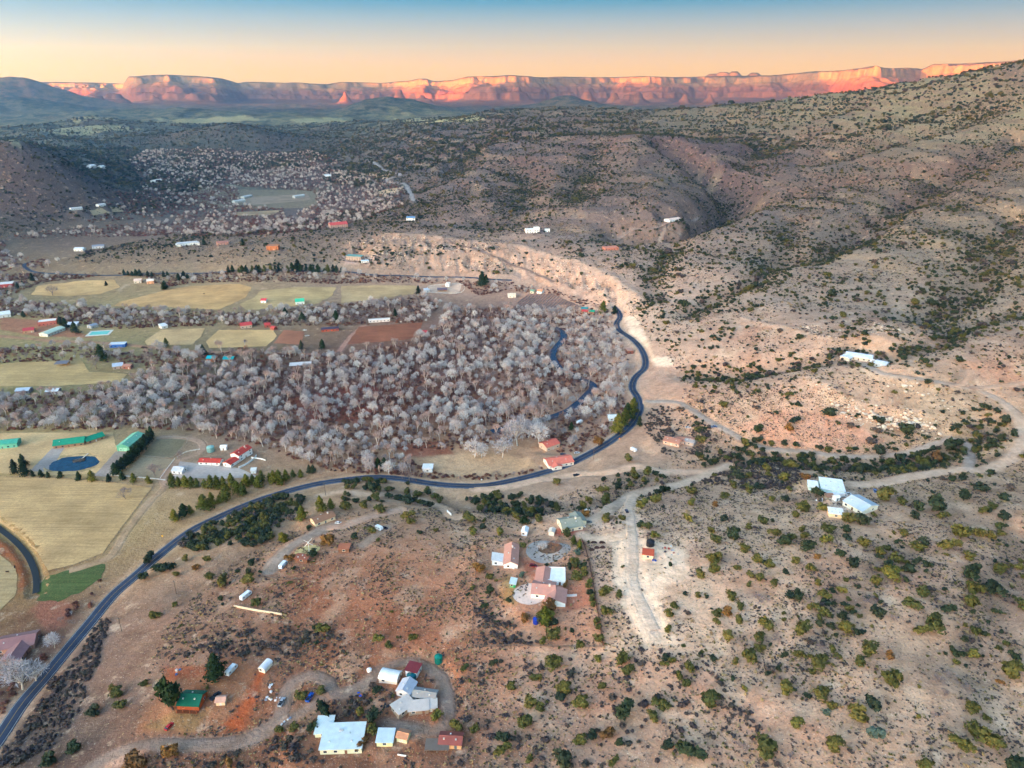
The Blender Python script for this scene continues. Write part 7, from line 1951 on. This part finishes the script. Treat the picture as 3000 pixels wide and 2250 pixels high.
# dark bank brush on the near slope
DARKP = [zl(0,1650,[(630,330,1),(720,380,1),(660,540,1),(640,640,1),(520,960,1),(330,1200,1),(60,1327,1),(-60,1327,1),(150,1060,1),(330,800,1),(540,560,1)]),
         zl(0,1650,[(1080,640,1),(1300,490,1),(1500,430,1),(1900,410,1),(2240,470,1),(2230,590,1),(1750,610,1),(1600,615,1),(1350,595,1)]),
         zl(1000,1650,[(870,240,1),(940,220,1),(950,330,1),(1260,470,1),(1290,530,1),(880,535,1),(870,380,1)]),
         zl(1000,1650,[(30,800,1),(260,780,1),(330,880,1),(320,1010,1),(0,1000,1)]),
         [(1900,1185,1),(2000,1195,1),(2085,1262,1),(2065,1335,1),(1950,1335,1),(1885,1262,1)],
         [(1372,1912,1),(2060,1905,1),(2320,2250,1),(1280,2250,1)], [(2100,1330,1),(2300,1345,1),(2400,1420,1),(2200,1440,1),(2050,1420,1)],
         zl(0,1650,[(1850,1120,1),(2212,1200,1),(2212,1327,1),(1300,1327,1),(1500,1230,1)])]
X = []
for q in DARKP:
    x, y = jgrid(wpoly([(a, b) for a, b, *_ in q]), 2.3, r); ok = ~blocked(x, y, .6); x, y = x[ok], y[ok]
    k = r.uniform(0, 1, len(x)) < np.clip((.9 if q is DARKP[0] else -.05 if q is DARKP[5] else .42) + 1.1 * fbm(x, y, 18, 2, 59), .06, .97); X.append(np.stack([x[k], y[k]], 1))
X = np.vstack(X); s_ = r.gamma(4, .5, len(X)) + .8
stuff('bank_brush', 'dark leafless brush on the near banks', np.column_stack([X, zat(X[:, 0], X[:, 1]) - .1]), s_, s_ * .75, r.integers(0, 3, len(X)), [low_mesh(620 + i, 'underdark', 34) for i in range(3)])

# hills: low scrub close by, junipers farther off
def polar_pts(r0, r1, n, ph=47, rr=None, power=2.0):
    u = rr.uniform(0, 1, n); R_ = np.sqrt(r0 ** 2 + (r1 ** 2 - r0 ** 2) * u) if power == 2 else np.exp(np.log(r0) + (math.log(r1) - math.log(r0)) * u)
    p = np.radians(rr.uniform(-ph, ph, n))
    return R_ * np.sin(p), R_ * np.cos(p)
HILLM = hillw * smooth(.5, 3, DM)
def hill_ok(x, y, thr=.35):
    z = zat(x, y)
    return (zat(x, y, HILLM) > thr) & inview(x, y, z, 60)
BARE = [wpoly(PATCH[k_][0]) for k_ in (2, 3, 4, 9, 10, 17, 24)]
r = np.random.default_rng(8)
x, y = polar_pts(170, 640, 260000, 47, r)
ok = hill_ok(x, y, .3); x, y = x[ok], y[ok]
ok = ~blocked(x, y, .2, False)
for P_ in BARE: ok &= ~(inside(x, y, P_) & (r.uniform(0, 1, len(x)) < .9))
x, y = x[ok], y[ok]
d_ = .36 + .9 * fbm(x, y, 40, 3, 61) + .5 * fbm(x, y, 12, 2, 62)
k = r.uniform(0, 1, len(x)) < np.clip(d_, .03, .95); x, y = x[k], y[k]
if len(x) > 78000: x, y = x[:78000], y[:78000]
s_ = r.gamma(3, .22, len(x)) + .35
ki = np.where(r.uniform(0, 1, len(x)) < .62, r.integers(0, 3, len(x)), np.where(r.uniform(0, 1, len(x)) < .62, r.integers(3, 5, len(x)), r.integers(5, 7, len(x))))
LOW = [low_mesh(640 + i, 'grey', 12, 2) for i in range(3)] + [low_mesh(650 + i, 'tan', 12, 2) for i in range(2)] + [low_mesh(655 + i, 'olive', 14, 2) for i in range(2)]
stuff('low_scrub', 'low grey scrub and dry grass tufts over the near hills', np.column_stack([x, y, zat(x, y) - .05]), s_ * 1.25, s_ * .8, ki, LOW)
JL = [shrub_meshes('dark')[i][2] for i in range(3)] + [shrub_meshes('olive')[i][2] for i in range(3)] + [shrub_meshes('grey')[i][2] for i in range(2)]
def juni(r0, r1, n, base, smin, smax, seed, name, label, log=False, maxn=34000):
    rr = np.random.default_rng(seed)
    x, y = polar_pts(r0, r1, n, 42, rr, 0 if log else 2)
    ok = hill_ok(x, y, .4); x, y = x[ok], y[ok]
    ok = ~blocked(x, y, .5, False, r1 < 1300); x, y = x[ok], y[ok]
    g = zat(x, y, np.minimum(GD, 50.0))
    d_ = base + .55 * fbm(x, y, max(60, r0 * .12), 3, 63) + .75 * np.exp(-(g / 1.0) ** 2)
    d_ += .30 * smooth(200, -500, x) * smooth(1300, 1700, np.hypot(x, y))
    d_ -= .35 * np.exp(-(zat(x, y, np.minimum(LD, 50.)) / 3) ** 2)
    k = rr.uniform(0, 1, len(x)) < np.clip(d_, .02, 1); x, y = x[k][:maxn], y[k][:maxn]
    s_ = np.exp(rr.normal(0, .38, len(x))) * (smin + smax) * .45
    stuff(name, label, np.column_stack([x, y, zat(x, y) - .15]), s_ * 1.15, s_ * .9, rr.choice(8, len(x), p=[.2, .2, .18, .1, .1, .08, .07, .07]), JL)
juni(260, 620, 7000, .0, 1.6, 3.4, 71, 'small_bushes', 'small juniper and shrub seedlings scattered over the near slopes')
juni(520, 1250, 42000, .16, 2.0, 4.6, 72, 'hillside_bushes', 'junipers and shrubs scattered over the middle hills')
juni(1200, 2400, 90000, .20, 1.9, 4.2, 73, 'far_hillside_bushes', 'junipers dotting the far right hills and left hill')
juni(2300, 5200, 100000, .34, 4, 7.5, 74, 'distant_bushes', 'juniper cover on the distant hills', True, 42000)
rr = np.random.default_rng(77)
x, y = polar_pts(600, 1800, 260000, 38, rr)
ok = hill_ok(x, y, .35); x, y = x[ok], y[ok]
ok = ~blocked(x, y, .3, False, False); x, y = x[ok], y[ok]
k = rr.uniform(0, 1, len(x)) < np.clip(.34 + .9 * fbm(x, y, 80, 3, 91) + .4 * fbm(x, y, 25, 2, 92), .03, .9); x, y = x[k][:80000], y[k][:80000]
s_ = rr.gamma(3, .42, len(x)) + .5
stuff('mid_scrub', 'low grey-green scrub over the middle hills', np.column_stack([x, y, zat(x, y) - .08]), s_ * 1.3, s_ * .75, rr.choice(7, len(x), p=[.22, .2, .2, .06, .06, .13, .13]), LOW)
# dense juniper bank and gully belts (photo outlines)
BELT = [zl(0,1150,[(1170,1030,1),(1250,860,1),(1400,790,1),(1560,760,1),(1700,720,1),(1900,640,1),(1990,700,1),(1900,800,1),(1880,880,1),(1800,960,1),(1600,1010,1),(1400,1040,1)]),
        zl(1000,1150,[(800,690,1),(1000,650,1),(1250,690,1),(1500,670,1),(1520,720,1),(1300,760,1),(1310,820,1),(1180,850,1),(1100,800,1),(880,770,1)]),
        zl(2000,1150,[(250,400,1),(480,310,1),(700,340,1),(1000,380,1),(1300,350,1),(1700,330,1),(1750,420,1),(1480,520,1),(1200,520,1),(900,500,1),(700,470,1),(450,440,1)]),
        zl(2000,1150,[(1700,240,1),(1900,60,1),(2100,100,1),(2160,300,1),(2100,420,1),(1900,470,1),(1880,300,1),(1800,260,1)]),
        zl(1000,1150,[(1650,560,1),(2000,520,1),(2212,600,1),(2100,640,1),(1900,640,1),(1700,680,1)]),
        zl(1000,1150,[(0,560,1),(300,560,1),(600,640,1),(700,700,1),(640,760,1),(400,720,1),(0,720,1)])]
X = []; r = np.random.default_rng(12)
for bi, q in enumerate(BELT):
    x, y = jgrid(wpoly([(a, b) for a, b, *_ in q]), (3.9, 4.6, 5.0, 6, 6, 6)[bi], r); ok = ~blocked(x, y, .8); x, y = x[ok], y[ok]
    k = r.uniform(0, 1, len(x)) < np.clip(.66 + .9 * fbm(x, y, 25, 2, 64), .1, .95); X.append(np.stack([x[k], y[k]], 1))
X = np.vstack(X); s_ = r.uniform(2.8, 6.2, len(X))
stuff('juniper_thicket', 'dense dark juniper thicket on the bank and in the gullies', np.column_stack([X, zat(X[:, 0], X[:, 1]) - .15]), s_ * 1.15, s_ * .9, r.choice(8, len(X), p=[.25, .22, .2, .1, .1, .06, .04, .03]), JL)

# ------------------------------------------------------------------ boulders
def rock(seed):
    r = np.random.default_rng(seed)
    import bmesh
    bm = bmesh.new(); bmesh.ops.create_icosphere(bm, subdivisions=1, radius=.5)
    me = bpy.data.meshes.new('boulder')
    for v in bm.verts:
        v.co *= r.uniform(.72, 1.1)
        v.co.z *= .75
    bm.to_mesh(me); bm.free(); me.materials.append(ROCKM)
    return me
ROCKM = soil((222, 204, 184), .2, .3, 1.5, name='pale_rock', bump=.5)
ROCKS = [rock(700 + i) for i in range(5)]
r = np.random.default_rng(21)
line = [(2480,1178),(2530,1198),(2560,1205),(2580,1222),(2640,1212),(2690,1232),(2720,1250)]
P = pline(line, 2.0)
bo = []
for k in range(110):
    c = P[r.integers(0, len(P))]; bo.append((c[0] + r.normal() * 5, c[1] - abs(r.normal()) * 9, r.gamma(4, .42) + .8))
bo.sort(key=lambda t: -t[2])
for i, (x, y, s_) in enumerate(bo):
    o = bpy.data.objects.new('boulder', ROCKS[i % 5]); COL.objects.link(o)
    o.location = (x, y, float(zat(x, y)) + s_ * .15); o.rotation_euler = (0, 0, r.uniform(0, 6)); o.scale = (s_ * 1.2, s_, s_)
    tag(o, ('large' if i < 12 else 'small') + ' pale boulder tumbled below the hilltop ranch ledge', 'boulder', ('large' if i < 12 else 'small') + ' boulders below the hilltop ranch')
RK = [[(1010,700),(1150,690),(1310,702),(1560,735),(1750,800),(1870,880),(1850,910),(1740,850),(1560,800),(1300,780),(1050,770)],
      [(2330,960),(2420,940),(2560,945),(2680,960),(2640,985),(2480,1000),(2400,990)],
      [(2350,1110),(2480,1160),(2700,1200),(2760,1240),(2640,1280),(2500,1240),(2400,1180)],
      [(2730,1120),(2850,1150),(2900,1190),(2800,1210),(2640,1160),(2560,1110)]]
X = []
for q, den in zip(RK, (3.6, 3.6, 3.2, 4)):
    x, y = jgrid(wpoly(q), den, r); ok = ~blocked(x, y, .3, False); x, y = x[ok], y[ok]
    k = r.uniform(0, 1, len(x)) < np.clip(.4 + 1.2 * fbm(x, y, 30, 2, 65), .02, .9); X.append(np.stack([x[k], y[k]], 1))
X = np.vstack(X); s_ = r.gamma(2.5, .35, len(X)) + .4
stuff('rubble', 'pale rubble on the rocky slopes', np.column_stack([X, zat(X[:, 0], X[:, 1]) + s_ * .1]), s_ * 1.3, s_, r.integers(0, 5, len(X)), ROCKS)

# ------------------------------------------------------------------ vineyard rows, nursery beds
Pv = wpoly(FIELDS[16][1]); a0 = Pv[1] - Pv[0]; a0 /= np.linalg.norm(a0); n0 = np.array([-a0[1], a0[0]])
m = MB(); vin = 0
cen = Pv.mean(0)
for k in range(-30, 31):
    o_ = cen + n0 * k * 5.0
    t_ = np.arange(-120, 120, 3.0); q = o_ + a0 * t_[:, None]
    ins = inside(q[:, 0], q[:, 1], Pv)
    for i in range(len(t_) - 1):
        if ins[i] and ins[i + 1]:
            z0 = float(zat(*q[i])) + .3; h_ = 1.3 + .3 * math.sin(i * 1.7 + k)
            m.box(-.1, .1, -.1, .1, 0, .01) if False else None
            a, b = q[i], q[i + 1]; w_ = n0 * .55
            m.add([(a[0]-w_[0],a[1]-w_[1],z0),(a[0]+w_[0],a[1]+w_[1],z0),(b[0]+w_[0],b[1]+w_[1],z0),(b[0]-w_[0],b[1]-w_[1],z0),(a[0],a[1],z0+h_),(b[0],b[1],z0+h_)], [(0,3,5,4),(1,4,5,2),(0,4,1),(3,2,5)])
tag(m.build('vine_rows', foliage('vine', [(92,72,72)], .3)), 'rows of leafless brown vines in the vineyard', None, None, 'stuff')

# dark cattle on the lower-left pasture
def cow_mesh():
    m = MB()
    ring = [(-1.0,.9,.22,.25),(-.85,.98,.36,.42),(-.3,.95,.4,.46),(.35,.97,.4,.44),(.75,1.05,.32,.36),(1.05,1.15,.2,.24),(1.3,1.1,.14,.17),(1.55,.98,.08,.09)]
    n = 8; V = []
    for x, z, ry, rz in ring:
        for k in range(n):
            a = 2 * math.pi * k / n; V.append((x, ry * math.cos(a), z + rz * math.sin(a)))
    Fc = []
    for i in range(len(ring) - 1):
        for k in range(n): Fc.append((i * n + k, i * n + (k + 1) % n, (i + 1) * n + (k + 1) % n, (i + 1) * n + k))
    Fc += [tuple(range(n - 1, -1, -1)), tuple(range((len(ring) - 1) * n, len(ring) * n))]
    m.add(V, Fc)
    for x in (-.75, .6):
        for y in (-.22, .22):
            m.tube((x, y, .75), (x + .03, y, .38), .11, .07, 6); m.tube((x + .03, y, .38), (x, y, 0), .07, .06, 6)
    m.tube((-1.0, 0, 1.1), (-1.1, 0, .45), .04, .02, 5)
    for s in (-1, 1): m.tube((1.15, s * .15, 1.22), (1.1, s * .36, 1.24), .05, .02, 4)
    return m
cw = cow_mesh(); cm = paint((34, 28, 28), .8)
for i, (px, py, lab) in enumerate([(22,1678,'dark cow grazing at the left edge pasture'),(44,1664,'dark cow grazing beside the red ditch bank'),(598,862,'tiny dark cow on the far tan pasture')]):
    x, y = G(px, py); o = cw.build('cow', cm); o.location = (x, y, float(zat(x, y)) + .15); o.rotation_euler = (0, 0, i * 2.0); tag(o, lab, 'cow')
# island and footbridge in the pond
root = empty('pond_island', (PX + 1.5, PY + 5, PZ), 0, 'brown reedy islet at the head of the oval pond', 'islet')
V, Fc = leaf_blob(np.random.default_rng(3), [((0, 0, .2), (5, 3.2, 1.0)), ((2, 1.5, .4), (3, 2, 1.2)), ((-2, -1, .3), (2.6, 2, .9))], 160, .4)
mesh_obj('reeds', V, Fc, foliage('reeds', [(96,78,62)], .4), root)
MB().box(1, 2.2, 2.5, 12, .6, .75).build('footbridge', paint((206, 196, 180)), root)
# ------------------------------------------------------------------ haze
def haze():
    b = MB().box(-27000, 27000, -27000, 27000, -80, 1700)
    m = bpy.data.materials.new('haze_air'); m.use_nodes = True
    t = m.node_tree; t.nodes.clear()
    o = t.nodes.new('ShaderNodeOutputMaterial'); v = t.nodes.new('ShaderNodeVolumePrincipled')
    v.inputs['Color'].default_value = (.17, .44, 1.0, 1)
    v.inputs['Density'].default_value = HAZE
    v.inputs['Absorption Color'].default_value = (1, 1, 1, 1)
    v.inputs['Anisotropy'].default_value = 0.6
    t.links.new(v.outputs[0], o.inputs['Volume'])
    ob = b.build('haze', m)
    tag(ob, 'thin bluish evening haze filling the valley air', None, None, 'stuff')
    ob.display_type = 'WIRE'
HAZE = 7.6e-5
haze()
